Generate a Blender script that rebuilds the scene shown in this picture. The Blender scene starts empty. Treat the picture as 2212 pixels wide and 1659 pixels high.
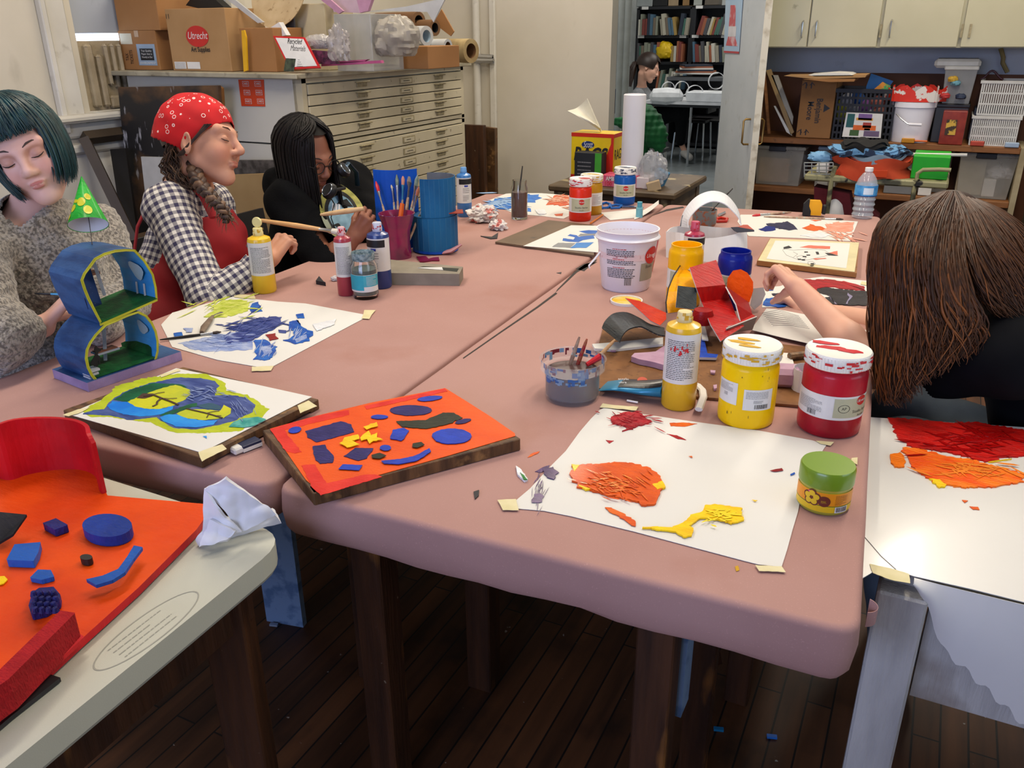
import bpy,bmesh,math,random
import numpy as np
from mathutils import Vector,Matrix,noise as mnoise
PI=math.pi
rnd=random.Random(7)
C=bpy.context.scene.collection
SC=bpy.context.scene

# ---------------------------------------------------------------- camera, world, lights, exposure
FPX,PITCH,ROLL,YAW,CAMZ=1812.0,math.radians(22.8),math.radians(-0.45),math.radians(26.5),1.48
def _basis():
 fw=np.array([-math.sin(YAW)*math.cos(PITCH),math.cos(YAW)*math.cos(PITCH),-math.sin(PITCH)])
 rt=np.array([math.cos(YAW),math.sin(YAW),0.0]);up=np.cross(rt,fw)
 c,s=math.cos(ROLL),math.sin(ROLL)
 return rt*c+up*s,-rt*s+up*c,fw
CR,CU,CF=_basis()
cam_d=bpy.data.cameras.new('camera');cam=bpy.data.objects.new('camera',cam_d);C.objects.link(cam)
cam_d.sensor_width=36.0;cam_d.lens=FPX/2212*36.0;cam_d.clip_start=0.02;cam_d.clip_end=60
cam.matrix_world=Matrix(((CR[0],CU[0],-CF[0],0),(CR[1],CU[1],-CF[1],0),(CR[2],CU[2],-CF[2],CAMZ),(0,0,0,1)))
SC.camera=cam
SC.view_settings.view_transform='Standard';SC.view_settings.look='None'
SC.view_settings.gamma=1.0;SC.view_settings.use_curve_mapping=False
SC.view_settings.exposure=0.0
world=bpy.data.worlds.new('daylight');SC.world=world;world.use_nodes=True
world.node_tree.nodes['Background'].inputs[0].default_value=(0.55,0.75,1.0,1)
world.node_tree.nodes['Background'].inputs[1].default_value=1.0
def area(name,loc,rot,sx,sy,power,col):
 l=bpy.data.lights.new(name,'AREA');l.shape='RECTANGLE';l.size=sx;l.size_y=sy;l.energy=power;l.color=col
 o=bpy.data.objects.new(name,l);C.objects.link(o);o.location=loc;o.rotation_euler=rot;return o
WARM=(1.0,0.88,0.72);DAY=(0.52,0.60,1.0)
ROOM_LAMPS=[(-2.1,1.9,0.26),(-2.1,4.6,.26),(0.2,1.9,.26),(0.2,4.6,.26)]
for x,y,s in ROOM_LAMPS:area('ceiling_lamp_light',(x,y,3.11),(0,0,0),0.22,1.9,39,WARM)
for x,y in ((-3.0,8.3),(-2.0,10.6)):area('far_room_lamp_light',(x,y,3.0),(0,0,0),1.2,1.6,42,(1.0,.97,.92))
area('window_daylight',(-1.2,-2.46,1.75),(math.radians(90),0,0),2.6,1.3,80,DAY)
area('side_window_daylight',(2.95,1.2,1.9),(0,math.radians(90),0),1.1,2.2,22,(.7,.82,1.0))

# ---------------------------------------------------------------- pixel helpers: a point of the photo carried onto a real plane
def ray(px,py):return CF + CR*((px-1106)/FPX) - CU*((py-829.5)/FPX)
ORG=np.array([0,0,CAMZ])
TZ=0.76
def Zp(px,py,z=TZ):d=ray(px,py);return Vector(ORG + d*((z-CAMZ)/d[2]))
def Xp(px,py,x):d=ray(px,py);return Vector(ORG + d*(x/d[0]))
def Yp(px,py,y):d=ray(px,py);return Vector(ORG + d*(y/d[1]))
def Dp(px,py,dep):return Vector(ORG + ray(px,py)*dep)
def proj(p):
 v=np.array(p,float)-ORG;z=v@CF
 return 1106+FPX*(v@CR)/z,829.5-FPX*(v@CU)/z,z
def upz(p,py):
 lo,hi=0.0,2.6
 for _ in range(40):
  m=(lo+hi)/2
  if proj((p[0],p[1],m))[1]>py:lo=m
  else:hi=m
 return (lo+hi)/2
def cylfit(xl,xr,yb,yt,z=TZ):
 """centre, radius and height of an upright round thing from its silhouette"""
 P=Zp((xl+xr)/2,yb,z);d=Vector((P.x,P.y,0)).normalized();r=0.03
 for _ in range(6):
  c=P + d*r;r=(xr-xl)/2/FPX*proj((c.x,c.y,z+.08))[2]
 c=P + d*r
 return Vector((c.x,c.y,z)),r,upz(c,yt)-z

# ---------------------------------------------------------------- materials
def lin(h):
 if isinstance(h,str):
  h=h.lstrip('#');c=[int(h[i:i+2],16)/255 for i in (0,2,4)]
 else:c=list(h)
 return tuple((x/12.92 if x <= .04045 else ((x+.055)/1.055)**2.4) for x in c)+(1,)
_M={}
def mat(key,col=None,rough=.6,col2=None,scale=12,detail=4,stretch=(1,1,1),lo=.35,hi=.65,bump=0,bscale=None,metal=0,coat=0,trans=0,ior=1.45,alpha=1,emit=0,spec=.5,sheen=0,bstretch=None,coord='Object',dist=.01,sub=0):
 if key in _M:return _M[key]
 m=bpy.data.materials.new(key);m.use_nodes=True;nt=m.node_tree;N=nt.nodes;L=nt.links
 b=N['Principled BSDF'];_M[key]=m
 col=lin(col);tc=N.new('ShaderNodeTexCoord')
 mp=N.new('ShaderNodeMapping');mp.inputs['Scale'].default_value=stretch;L.new(tc.outputs[coord],mp.inputs[0])
 c2=lin(col2) if col2 else tuple(x*.86 for x in col[:3])+(1,)
 nz=N.new('ShaderNodeTexNoise');nz.inputs['Scale'].default_value=scale;nz.inputs['Detail'].default_value=detail
 L.new(mp.outputs[0],nz.inputs['Vector'])
 rp=N.new('ShaderNodeMapRange');rp.inputs[1].default_value=lo;rp.inputs[2].default_value=hi;L.new(nz.outputs[0],rp.inputs[0])
 mx=N.new('ShaderNodeMix');mx.data_type='RGBA';L.new(rp.outputs[0],mx.inputs['Factor']);mx.inputs['A'].default_value=col;mx.inputs['B'].default_value=c2
 L.new(mx.outputs['Result'],b.inputs['Base Color'])
 b.inputs['Roughness'].default_value=rough;b.inputs['Metallic'].default_value=metal;b.inputs['Coat Weight'].default_value=coat
 b.inputs['Coat Roughness'].default_value=.12
 b.inputs['Transmission Weight'].default_value=trans;b.inputs['IOR'].default_value=ior;b.inputs['Alpha'].default_value=alpha
 b.inputs['Specular IOR Level'].default_value=spec;b.inputs['Sheen Weight'].default_value=sheen
 if sub:b.inputs['Subsurface Weight'].default_value=sub;b.inputs['Subsurface Radius'].default_value=(.012,.004,.002)
 if emit:b.inputs['Emission Color'].default_value=col;b.inputs['Emission Strength'].default_value=emit
 if bump:
  n2=N.new('ShaderNodeTexNoise');n2.inputs['Scale'].default_value=bscale or scale*3;n2.inputs['Detail'].default_value=5
  m2=N.new('ShaderNodeMapping');m2.inputs['Scale'].default_value=bstretch or stretch;L.new(tc.outputs[coord],m2.inputs[0]);L.new(m2.outputs[0],n2.inputs['Vector'])
  bp=N.new('ShaderNodeBump');bp.inputs['Strength'].default_value=bump;bp.inputs['Distance'].default_value=dist
  L.new(n2.outputs[0],bp.inputs['Height']);L.new(bp.outputs[0],b.inputs['Normal'])
 return m
def overlay(m,col,scale,lo,hi,stretch=(1,1,1),coord='Object',detail=5,amount=1.0,rough=None):
 """a second layer of stains or wear over a material's colour"""
 nt=m.node_tree;N=nt.nodes;L=nt.links;b=N['Principled BSDF']
 src=b.inputs['Base Color'].links[0].from_socket
 tc=N.new('ShaderNodeTexCoord');mp=N.new('ShaderNodeMapping');mp.inputs['Scale'].default_value=stretch;mp.inputs['Location'].default_value=(scale*.37,3.1,1.7)
 L.new(tc.outputs[coord],mp.inputs[0]);nz=N.new('ShaderNodeTexNoise');nz.inputs['Scale'].default_value=scale;nz.inputs['Detail'].default_value=detail
 L.new(mp.outputs[0],nz.inputs['Vector'])
 rp=N.new('ShaderNodeMapRange');rp.inputs[1].default_value=lo;rp.inputs[2].default_value=hi;rp.inputs[4].default_value=amount;L.new(nz.outputs[0],rp.inputs[0])
 mx=N.new('ShaderNodeMix');mx.data_type='RGBA';L.new(rp.outputs[0],mx.inputs['Factor']);L.new(src,mx.inputs['A']);mx.inputs['B'].default_value=lin(col)
 L.new(mx.outputs['Result'],b.inputs['Base Color'])
 return m
def paint(key,col,col2=None,rough=.22,bump=.5,scale=25,stretch=(1,1,1),coat=.3,**k):
 coat *= .3;rough+=.16;k.setdefault('spec',.22)
 return mat(key,col,rough,col2,scale,5,stretch,.4,.62,bump,k.pop('bscale',70),coat=coat,bstretch=k.pop('bstretch',(1,3,1)),dist=.004,**k)
def plastic(key,col,rough=.3,**k):return mat(key,col,rough,**k)

# ---------------------------------------------------------------- geometry collector
def rotm(rx=0,ry=0,rz=0):return Matrix.Rotation(rz,4,'Z') @ Matrix.Rotation(ry,4,'Y') @ Matrix.Rotation(rx,4,'X')
def frame(o,x,y,z=None):
 x=Vector(x).normalized();y=Vector(y);z=x.cross(y).normalized() if z is None else Vector(z).normalized();y=z.cross(x)
 return Matrix(((x.x,y.x,z.x,o[0]),(x.y,y.y,z.y,o[1]),(x.z,y.z,z.z,o[2]),(0,0,0,1)))
class G:
 def __init__(s,m=None):s.v=[];s.f=[];s.mi=[];s.mats=[];s.M=Matrix();s.cm=m
 def at(s,loc=(0,0,0),rx=0,ry=0,rz=0):s.M=Matrix.Translation(loc) @ rotm(rx,ry,rz);return s
 def add(s,vs,fs,m=None):
  m=m or s.cm
  if m not in s.mats:s.mats.append(m)
  k=s.mats.index(m);n=len(s.v)
  s.v+=[tuple(s.M @ Vector(v)) for v in vs];s.f+=[tuple(i+n for i in f) for f in fs];s.mi+=[k]*len(fs);return s
 def box(s,c,d,m=None,rz=0,R=None,taper=1,ch=0):
  x,y,z=d[0]/2,d[1]/2,d[2]/2;T=Matrix.Translation(c) @ (R or Matrix.Rotation(rz,4,'Z'))
  if ch:
   c_=min(ch,x*.9,y*.9,z*.9);V=[];idx={}
   for sx in (-1,1):
    for sy in (-1,1):
     for sz in (-1,1):
      for a in range(3):
       p=[sx*(x-c_),sy*(y-c_),sz*(z-c_)];p[a]=(sx,sy,sz)[a]*(x,y,z)[a]
       idx[(sx,sy,sz,a)]=len(V);V.append(T @ Vector(p))
   F=[];I=idx
   for sg in (-1,1):
    F.append([I[(sg,*q,0)] for q in ((-1,-1),(1,-1),(1,1),(-1,1))][::sg])
    F.append([I[(q[0],sg,q[1],1)] for q in ((-1,-1),(1,-1),(1,1),(-1,1))][::-sg])
    F.append([I[(q[0],q[1],sg,2)] for q in ((-1,-1),(1,-1),(1,1),(-1,1))][::sg])
   for a,b2 in ((0,1),(0,2),(1,2)):
    c3=3-a-b2
    for s1 in (-1,1):
     for s2 in (-1,1):
      def key(t,ax):
       q=[0,0,0];q[a]=s1;q[b2]=s2;q[c3]=t;return I[(*q,ax)]
      f=[key(-1,a),key(1,a),key(1,b2),key(-1,b2)]
      F.append(f)
   for k in [(i,j,l) for i in (-1,1) for j in (-1,1) for l in (-1,1)]:F.append([I[(*k,0)],I[(*k,1)],I[(*k,2)]])
   return s.add(V,F,m)
  V=[T @ Vector((sx*x*(taper if sz<0 else 1),sy*y*(taper if sz<0 else 1),sz*z)) for sz in (-1,1) for sy in (-1,1) for sx in (-1,1)]
  return s.add(V,[(0,2,3,1),(4,5,7,6),(0,1,5,4),(2,6,7,3),(0,4,6,2),(1,3,7,5)],m)
 def lathe(s,prof,c=(0,0,0),n=28,m=None,R=None,a0=0,a1=2*PI,cap=True):
  T=Matrix.Translation(c) @ (R or Matrix());full=abs(a1-a0-2*PI)<1e-6;V=[];F=[];k=n if full else n+1
  for r,z in prof:
   for i in range(k):
    a=a0+(a1-a0)*i/n;V.append(T @ Vector((r*math.cos(a),r*math.sin(a),z)))
  for j in range(len(prof)-1):
   for i in range(n):
    i2=(i+1) % k;F.append((j*k+i,j*k+i2,(j+1)*k+i2,(j+1)*k+i))
  if cap and full:
   if prof[0][0]>1e-5:F.append(tuple(range(k))[::-1])
   if prof[-1][0]>1e-5:F.append(tuple((len(prof)-1)*k+i for i in range(k)))
  return s.add(V,F,m)
 def tube(s,pts,rad,n=8,m=None,cap=True,flat=1.0,up=None):
  P=[Vector(p) for p in pts];V=[];F=[];N=len(P);pu=Vector(up) if up else None
  for i,p in enumerate(P):
   t=(P[min(i+1,N-1)]-P[max(i-1,0)]);t=t.normalized() if t.length>1e-9 else Vector((0,0,1))
   u=pu if pu is not None else (Vector((0,0,1)) if abs(t.z)<.9 else Vector((1,0,0)))
   u=(u-t*u.dot(t));u=u.normalized() if u.length>1e-6 else t.orthogonal().normalized();w=t.cross(u);pu=u
   r=rad[i] if isinstance(rad,(list,tuple)) else rad
   for k in range(n):
    a=2*PI*k/n;V.append(p+u*(r*flat*math.cos(a))+w*(r*math.sin(a)))
  for i in range(N-1):
   for k in range(n):F.append((i*n+k,i*n+(k+1) % n,(i+1)*n+(k+1) % n,(i+1)*n+k))
  if cap:F.append(tuple(range(n))[::-1]);F.append(tuple((N-1)*n+k for k in range(n)))
  return s.add(V,F,m)
 def prism(s,poly,h,T=None,m=None,m2=None):
  """polygon in the local xy plane of frame T, extruded h along local z"""
  T=T or Matrix();n=len(poly);V=[T @ Vector((x,y,0)) for x,y in poly]+[T @ Vector((x,y,h)) for x,y in poly]
  s.add(V,[tuple(range(n))[::-1]]+[(i,(i+1) % n,n+(i+1) % n,n+i) for i in range(n)],m)
  return s.add(V[n:],[tuple(range(n))],m2 or m)
 def slab(s,pts,nrm,h,m=None,m2=None):
  """3-D outline given a thickness h along nrm"""
  P=[Vector(p) for p in pts];nv=Vector(nrm).normalized()*h;n=len(P)
  s.add(P+[p+nv for p in P],[tuple(range(n))[::-1]]+[(i,(i+1) % n,n+(i+1) % n,n+i) for i in range(n)],m)
  return s.add([p+nv for p in P],[tuple(range(n))],m2 or m)
 def grid(s,fn,nu,nv,m=None,closeu=False,thick=0):
  """surface through fn(u,v), u,v in 0..1; thick gives it a back face"""
  ku=nu if closeu else nu+1;V=[Vector(fn(i/nu,j/nv)) for j in range(nv+1) for i in range(ku)]
  F=[(j*ku+i,j*ku+(i+1) % ku,(j+1)*ku+(i+1) % ku,(j+1)*ku+i) for j in range(nv) for i in range(nu)]
  if thick:
   nn=[Vector((0,0,0)) for _ in V]
   for f in F:
    q=(V[f[1]]-V[f[0]]).cross(V[f[3]]-V[f[0]])
    for i in f:nn[i]+=q
   n=len(V);V+=[V[i]-(nn[i].normalized()*thick if nn[i].length>0 else Vector()) for i in range(n)]
   B=[tuple(i+n for i in f[::-1]) for f in F];E=[]
   if not closeu:
    for j in range(nv):E+=[(j*ku,(j+1)*ku,(j+1)*ku+n,j*ku+n),(j*ku+nu,j*ku+nu+n,(j+1)*ku+nu+n,(j+1)*ku+nu)]
   for i in range(nu):i2=(i+1) % ku;E+=[(i,i+n,i2+n,i2),(nv*ku+i,nv*ku+i2,nv*ku+i2+n,nv*ku+i+n)]
   F=F+B+E
  return s.add(V,F,m)
 def build(s,name,parent=None,local=False,smooth=False,bevel=0,sub=0,ang=40,weld=False):
  me=bpy.data.meshes.new(name);o=bpy.data.objects.new(name,me);C.objects.link(o);V=[Vector(v) for v in s.v]
  if parent is not None:
   o.parent=parent
   if not local:Mi=parent['_'];Mi=(Matrix.Translation(Mi[0:3]) @ Matrix.Rotation(Mi[3],4,'Z')).inverted();V=[Mi @ v for v in V]
   o['_']=[0,0,0,0] if local else parent['_']
  else:
   a=np.array([tuple(v) for v in V]);lo,hi=a.min(0),a.max(0);c=Vector(((lo[0]+hi[0])/2,(lo[1]+hi[1])/2,lo[2]))
   V=[v-c for v in V];o.location=c;o['_']=[c.x,c.y,c.z,0]
  me.from_pydata([tuple(v) for v in V],[],s.f)
  for m in s.mats:me.materials.append(m)
  me.polygons.foreach_set('material_index',s.mi)
  if weld:
   bm=bmesh.new();bm.from_mesh(me);bmesh.ops.remove_doubles(bm,verts=bm.verts,dist=1e-5);bmesh.ops.recalc_face_normals(bm,faces=bm.faces);bm.to_mesh(me);bm.free()
  if bevel:md=o.modifiers.new('b','BEVEL');md.width=bevel;md.segments=2;md.limit_method='ANGLE';md.angle_limit=math.radians(50)
  if sub:md=o.modifiers.new('s','SUBSURF');md.levels=sub;md.render_levels=sub
  if smooth:
   me.polygons.foreach_set('use_smooth',[True]*len(me.polygons))
   if ang<180:me.set_sharp_from_angle(angle=math.radians(ang))
  me.update();return o
def tag(o,label,cat,group=None,kind=None):
 o['label']=label;o['category']=cat
 if group:o['group']=group
 if kind:o['kind']=kind
 return o
def thing(name,label,cat,loc=(0,0,0),rz=0,group=None):
 o=bpy.data.objects.new(name,None);C.objects.link(o);o.location=loc;o.rotation_euler=(0,0,rz);o.empty_display_size=.05
 o['_']=[loc[0],loc[1],loc[2],rz];return tag(o,label,cat,group)
def struct(o):o['kind']='structure';return o
def copy_thing(root,loc,rz,label,group=None):
 r=root.copy();C.objects.link(r);r.location=loc;r.rotation_euler=(0,0,rz);r['label']=label
 if group:r['group']=group
 for ch in list(root.children):
  c=ch.copy();C.objects.link(c);c.parent=r
  for g_ in ch.children:d=g_.copy();C.objects.link(d);d.parent=c
 return r
# ---------------------------------------------------------------- lettering as mesh
_TC={}
def textgeo(txt,size=1.0,shear=0,bold=0,spacing=1.0):
 k=(txt,shear,bold,spacing)
 if k not in _TC:
  cu=bpy.data.curves.new('t','FONT');cu.body=txt;cu.align_x='CENTER';cu.align_y='CENTER';cu.shear=shear;cu.offset=bold;cu.space_character=spacing;cu.resolution_u=3
  o=bpy.data.objects.new('t',cu);me=bpy.data.meshes.new_from_object(o)
  _TC[k]=([tuple(v.co) for v in me.vertices],[tuple(p.vertices) for p in me.polygons])
  bpy.data.objects.remove(o);bpy.data.meshes.remove(me);bpy.data.curves.remove(cu)
 v,f=_TC[k];return [(x*size,y*size,z) for x,y,z in v],f
def gtext(g,txt,T,size,m,w=None,**k):
 """lettering in the xy plane of frame T (x right, y up)"""
 v,f=textgeo(txt,size,**k)
 if w:
  ext=max(a[0] for a in v)-min(a[0] for a in v);v=[(x*w/ext,y,z) for x,y,z in v]
 g.add([T @ Vector((x,y,0)) for x,y,z in v],f,m)
def gtext_cyl(g,txt,c,r,ang,z,size,m,**k):
 v,f=textgeo(txt,size,**k)
 g.add([(c[0]+r*math.cos(ang+x/r),c[1]+r*math.sin(ang+x/r),c[2]+z+y) for x,y,_ in v],f,m)
def band(g,c,r,a0,a1,z0,z1,m,n=16,t=.0006):
 """label wrapped round a cylinder between two angles"""
 g.grid(lambda u,v:(c[0]+(r+t)*math.cos(a0+(a1-a0)*u),c[1]+(r+t)*math.sin(a0+(a1-a0)*u),c[2]+z0+(z1-z0)*v),n,1,m)
def fine_print(g,c,r,a0,a1,z0,z1,rows,m,rng,fill=.9):
 for i in range(rows):
  z=z1-(z1-z0)*(i+.5)/rows;a=a0;h=(z1-z0)/rows*.28;end=a0+(a1-a0)*(rng.uniform(.5,1) if rng.random()<.3 else fill)
  while a<end:
   w=(a1-a0)*rng.uniform(.04,.12);band(g,c,r+.0004,a,min(a+w,end),z-h/2,z+h/2,m,2);a+=w+(a1-a0)*.018
def fine_print_flat(g,T,w,h,rows,m,rng):
 for i in range(rows):
  y=h/2-h*(i+.5)/rows;x=-w/2;end=w/2 if rng.random()<.7 else w*rng.uniform(0,.5);t=h/rows*.3
  while x<end:
   q=min(w*rng.uniform(.04,.13),w/2-x);g.add([T @ Vector(p) for p in ((x,y-t/2,0),(x+q,y-t/2,0),(x+q,y+t/2,0),(x,y+t/2,0))],[(0,1,2,3)],m);x+=q+w*.02
def barcode(g,T,w,h,m,rng):
 x=-w/2
 while x<w/2:
  q=w*rng.choice((.012,.02,.035));g.add([T @ Vector(p) for p in ((x,-h/2,0),(x+q,-h/2,0),(x+q,h/2,0),(x,h/2,0))],[(0,1,2,3)],m);x+=q+w*rng.choice((.012,.02,.03))
def ell(cx,cy,rx,ry,n=24,a0=0,rot=0):
 c,s=math.cos(rot),math.sin(rot)
 return [(cx+rx*math.cos(t)*c-ry*math.sin(t)*s,cy+rx*math.cos(t)*s+ry*math.sin(t)*c) for t in [a0+2*PI*i/n for i in range(n)]]
def rag(poly,amp,rng,step=6,streak=0):
 """a painted edge: subdivide a pixel outline and roughen it"""
 out=[]
 for i in range(len(poly)):
  a=poly[i];b=poly[(i+1) % len(poly)];L=math.hypot(b[0]-a[0],b[1]-a[1]);n=max(1,int(L/step))
  for j in range(n):
   t=j/n;x=a[0]+(b[0]-a[0])*t;y=a[1]+(b[1]-a[1])*t;k=rng.uniform(-amp,amp)*(3 if rng.random()<streak else 1)
   out.append((x+k,y+rng.uniform(-amp,amp)*.5))
 return out
def zpoly(g,poly,z,t,m,rng=None,amp=0,step=6,streak=0):
 """a pixel outline laid on the level z as a layer t thick"""
 if amp:poly=rag(poly,amp,rng,step,streak)
 P=[Zp(x,y,z) for x,y in poly]
 area_=sum(P[i].x*P[(i+1) % len(P)].y-P[(i+1) % len(P)].x*P[i].y for i in range(len(P)))
 if area_<0:P=P[::-1]
 g.slab(P,(0,0,1),t,m)
# ---------------------------------------------------------------- smooth bodies: blended limbs turned into one continuous surface
class Body:
 def __init__(s):s.P=[]
 def cap(s,a,b,ra,rb=None,k=.012,tagn=0,sub=0):
  rb=ra if rb is None else rb;a=np.array(a,float);b=np.array(b,float)
  s.P.append(('c',a,b,ra,rb,k,(a+b)/2,np.linalg.norm(b-a)/2+max(ra,rb),tagn,sub));return s
 def chain(s,pts,rad,k=.012,tagn=0):
  for i in range(len(pts)-1):s.cap(pts[i],pts[i+1],rad[i],rad[i+1],k,tagn)
  return s
 def ell(s,c,r,M=None,k=.012,tagn=0,sub=0):
  """ellipsoid; M (Matrix) places local coordinates in the world"""
  if M is None:R=np.eye(3);c=np.array(c,float)
  else:A=np.array(M);R=A[:3,:3];sc=np.linalg.norm(R[:,0]);c=R @ np.array(c,float)+A[:3,3];R=R/sc;r=[x*sc for x in r]
  s.P.append(('e',c,R,np.array(r,float),None,k,c,max(r),tagn,sub));return s
 def ev1(s,p,X):
  if p[0]=='c':
   a,b,ra,rb=p[1:5];ab=b-a;L=max(ab@ab,1e-12);t=np.clip(((X-a)@ab)/L,0,1)
   return np.linalg.norm(X-a-t[:,None]*ab,axis=1)-(ra+(rb-ra)*t)
  q=(X-p[1])@p[2];r=p[3];k0=np.linalg.norm(q/r,axis=1);k1=np.linalg.norm(q/(r*r),axis=1)+1e-9
  return k0*(k0-1)/k1
 def ev(s,X,P=None):
  d=None
  for p in (s.P if P is None else P):
   e=s.ev1(p,X);k=p[5]
   if p[9]:
    if d is None:continue
    h=np.clip(.5-.5*(d+e)/k,0,1);d=d+(-e-d)*h+k*h*(1-h)
   elif d is None:d=e
   else:h=np.clip(.5+.5*(e-d)/k,0,1);d=e+(d-e)*h-k*h*(1-h)
  return np.full(len(X),1.0) if d is None else d
 def mesh(s,h=.004,clip=None,noise=None):
  pos=[p for p in s.P if not p[9]]
  lo=np.min([p[6]-p[7] for p in pos],0)-3*h;hi=np.max([p[6]+p[7] for p in pos],0)+3*h
  if clip:lo=np.maximum(lo,clip[0]);hi=np.minimum(hi,clip[1])
  B=12;nb=np.ceil((hi-lo)/(h*B)).astype(int);n=nb*B+1;D=np.full(n,1.0,np.float32)
  I=np.stack(np.meshgrid(*[np.arange(x) for x in nb],indexing='ij'),-1).reshape(-1,3)
  cen=lo+(I+.5)*B*h;d0=s.ev(cen);half=B*h*.87
  off=np.stack(np.meshgrid(*[np.arange(B+1)]*3,indexing='ij'),-1).reshape(-1,3)*h
  for (i,j,k),c,d in zip(I,cen,d0):
   i0,j0,k0=i*B,j*B,k*B
   if abs(d)>half*1.6+.02:
    if d<0:D[i0:i0+B+1,j0:j0+B+1,k0:k0+B+1]=-1
    continue
   X=lo+np.array([i0,j0,k0])*h+off
   P=[p for p in s.P if np.linalg.norm(p[6]-c)<p[7]+half+.04]
   if not P:continue
   v=s.ev(X,P)
   if noise is not None:v=v+noise(X)
   D[i0:i0+B+1,j0:j0+B+1,k0:k0+B+1]=v.reshape(B+1,B+1,B+1)
  ins=D<0
  c8=[ins[a:n[0]-1+a,b:n[1]-1+b,c:n[2]-1+c] for a in (0,1) for b in (0,1) for c in (0,1)]
  sm=sum(x.astype(np.int8) for x in c8);act=(sm>0) & (sm<8)
  idx=np.full(act.shape,-1,np.int32);A=np.argwhere(act);idx[tuple(A.T)]=np.arange(len(A))
  acc=np.zeros((len(A),3));cnt=np.zeros(len(A))
  corners=[(a,b,c) for a in (0,1) for b in (0,1) for c in (0,1)]
  val={c:D[A[:,0]+c[0],A[:,1]+c[1],A[:,2]+c[2]].astype(float) for c in corners}
  for c in corners:
   for ax in range(3):
    if c[ax]:continue
    e=list(c);e[ax]=1;e=tuple(e);va,vb=val[c],val[e];m=(va<0) != (vb<0)
    t=va/(va-vb+1e-12*(va==vb));p=np.tile(np.array(c,float),(len(A),1));p[:,ax]+=np.where(m,t,0)
    acc[m]+=p[m];cnt[m]+=1
  V=lo+(A+acc/cnt[:,None])*h;F=[]
  for ax in range(3):
   sl=[slice(1,-1)]*3;sl[ax]=slice(0,-1);sl2=list(sl);sl2[ax]=slice(1,None)
   a=ins[tuple(sl)];b=ins[tuple(sl2)];E=np.argwhere(a != b);fl=a[tuple(E.T)]
   o=np.array([1,1,1]);o[ax]=0;E=E+o;u,w=(ax+1) % 3,(ax+2) % 3
   du=np.zeros(3,int);du[u]=1;dw=np.zeros(3,int);dw[w]=1
   g=lambda Q:idx[Q[:,0],Q[:,1],Q[:,2]]
   q=np.stack([g(E-du-dw),g(E-dw),g(E),g(E-du)],1);q[~fl]=q[~fl][:,::-1];F.append(q)
  F=np.concatenate(F);F=F[(F >= 0).all(1)]
  return V,F
 def nearest(s,V,sel=None):
  P=[p for p in s.P if not p[9]];D=np.stack([s.ev1(p,V) for p in P]);return P,D.argmin(0)
def body_obj(name,V,F,m,parent=None,cols=None,uv=None,smooth=True,root=None):
 me=bpy.data.meshes.new(name);o=bpy.data.objects.new(name,me);C.objects.link(o)
 if parent is not None:
  o.parent=parent;Mi=parent['_'];T=np.array((Matrix.Translation(Mi[0:3]) @ Matrix.Rotation(Mi[3],4,'Z')).inverted());o['_']=parent['_']
  V=V @ T[:3,:3].T+T[:3,3]
 me.vertices.add(len(V));me.vertices.foreach_set('co',V.astype(np.float32).ravel())
 me.loops.add(F.size);me.loops.foreach_set('vertex_index',F.astype(np.int32).ravel());me.polygons.add(len(F))
 me.polygons.foreach_set('loop_start',(np.arange(len(F))*F.shape[1]).astype(np.int32));me.polygons.foreach_set('use_smooth',[smooth]*len(F))
 me.materials.append(m);me.update(calc_edges=True)
 if cols is not None:a=me.attributes.new('tint','FLOAT_COLOR','POINT');a.data.foreach_set('color',cols.astype(np.float32).ravel())
 if uv is not None:a=me.attributes.new('cloth','FLOAT_VECTOR','POINT');a.data.foreach_set('vector',uv.astype(np.float32).ravel())
 return o
def keep(V,F,mask):
 """the part of a surface whose vertices pass the mask"""
 f=F[mask[F].all(1)];u,inv=np.unique(f,return_inverse=True);return V[u],inv.reshape(f.shape),u
def solid(V,F,t):
 """give an open surface a thickness: a shell with a rim"""
 n=np.zeros_like(V);a,b,c,d=[V[F[:,i]] for i in range(4)];fn=np.cross(c-a,d-b)
 for i in range(4):np.add.at(n,F[:,i],fn)
 n /= np.linalg.norm(n,axis=1)[:,None]+1e-12;k=len(V);E={}
 for f in F:
  for i in range(4):
   e=(f[i],f[(i+1) % 4]);E[e]=1
 rim=[(b2,a2,a2+k,b2+k) for a2,b2 in E if (b2,a2) not in E]
 FF=np.concatenate([F,F[:,::-1]+k]+([np.array(rim)] if rim else []));return np.concatenate([V,V-n*t]),FF
def skin_mat(key,col,col2):
 m=mat(key,col,.5,col2,9,5,lo=.3,hi=.75,bump=.08,bscale=260,dist=.001,sub=.05,spec=.4);nt=m.node_tree;b=nt.nodes['Principled BSDF']
 at=nt.nodes.new('ShaderNodeAttribute');at.attribute_name='tint';mx=nt.nodes.new('ShaderNodeMix');mx.data_type='RGBA'
 src=b.inputs['Base Color'].links[0].from_socket;nt.links.new(at.outputs['Alpha'],mx.inputs['Factor']);nt.links.new(src,mx.inputs['A']);nt.links.new(at.outputs['Color'],mx.inputs['B'])
 nt.links.new(mx.outputs['Result'],b.inputs['Base Color']);return m
def look_frame(c,fwd,up=(0,0,1),s=1.0):
 """head frame: x to the wearer's left... y forward (face), z up"""
 y=Vector(fwd).normalized();z=Vector(up);z=(z-y*z.dot(y)).normalized();x=y.cross(z)
 return Matrix(((x.x*s,y.x*s,z.x*s,c[0]),(x.y*s,y.y*s,z.y*s,c[1]),(x.z*s,y.z*s,z.z*s,c[2]),(0,0,0,1)))
def TP(M,p):return np.array(M @ Vector(p))
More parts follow.
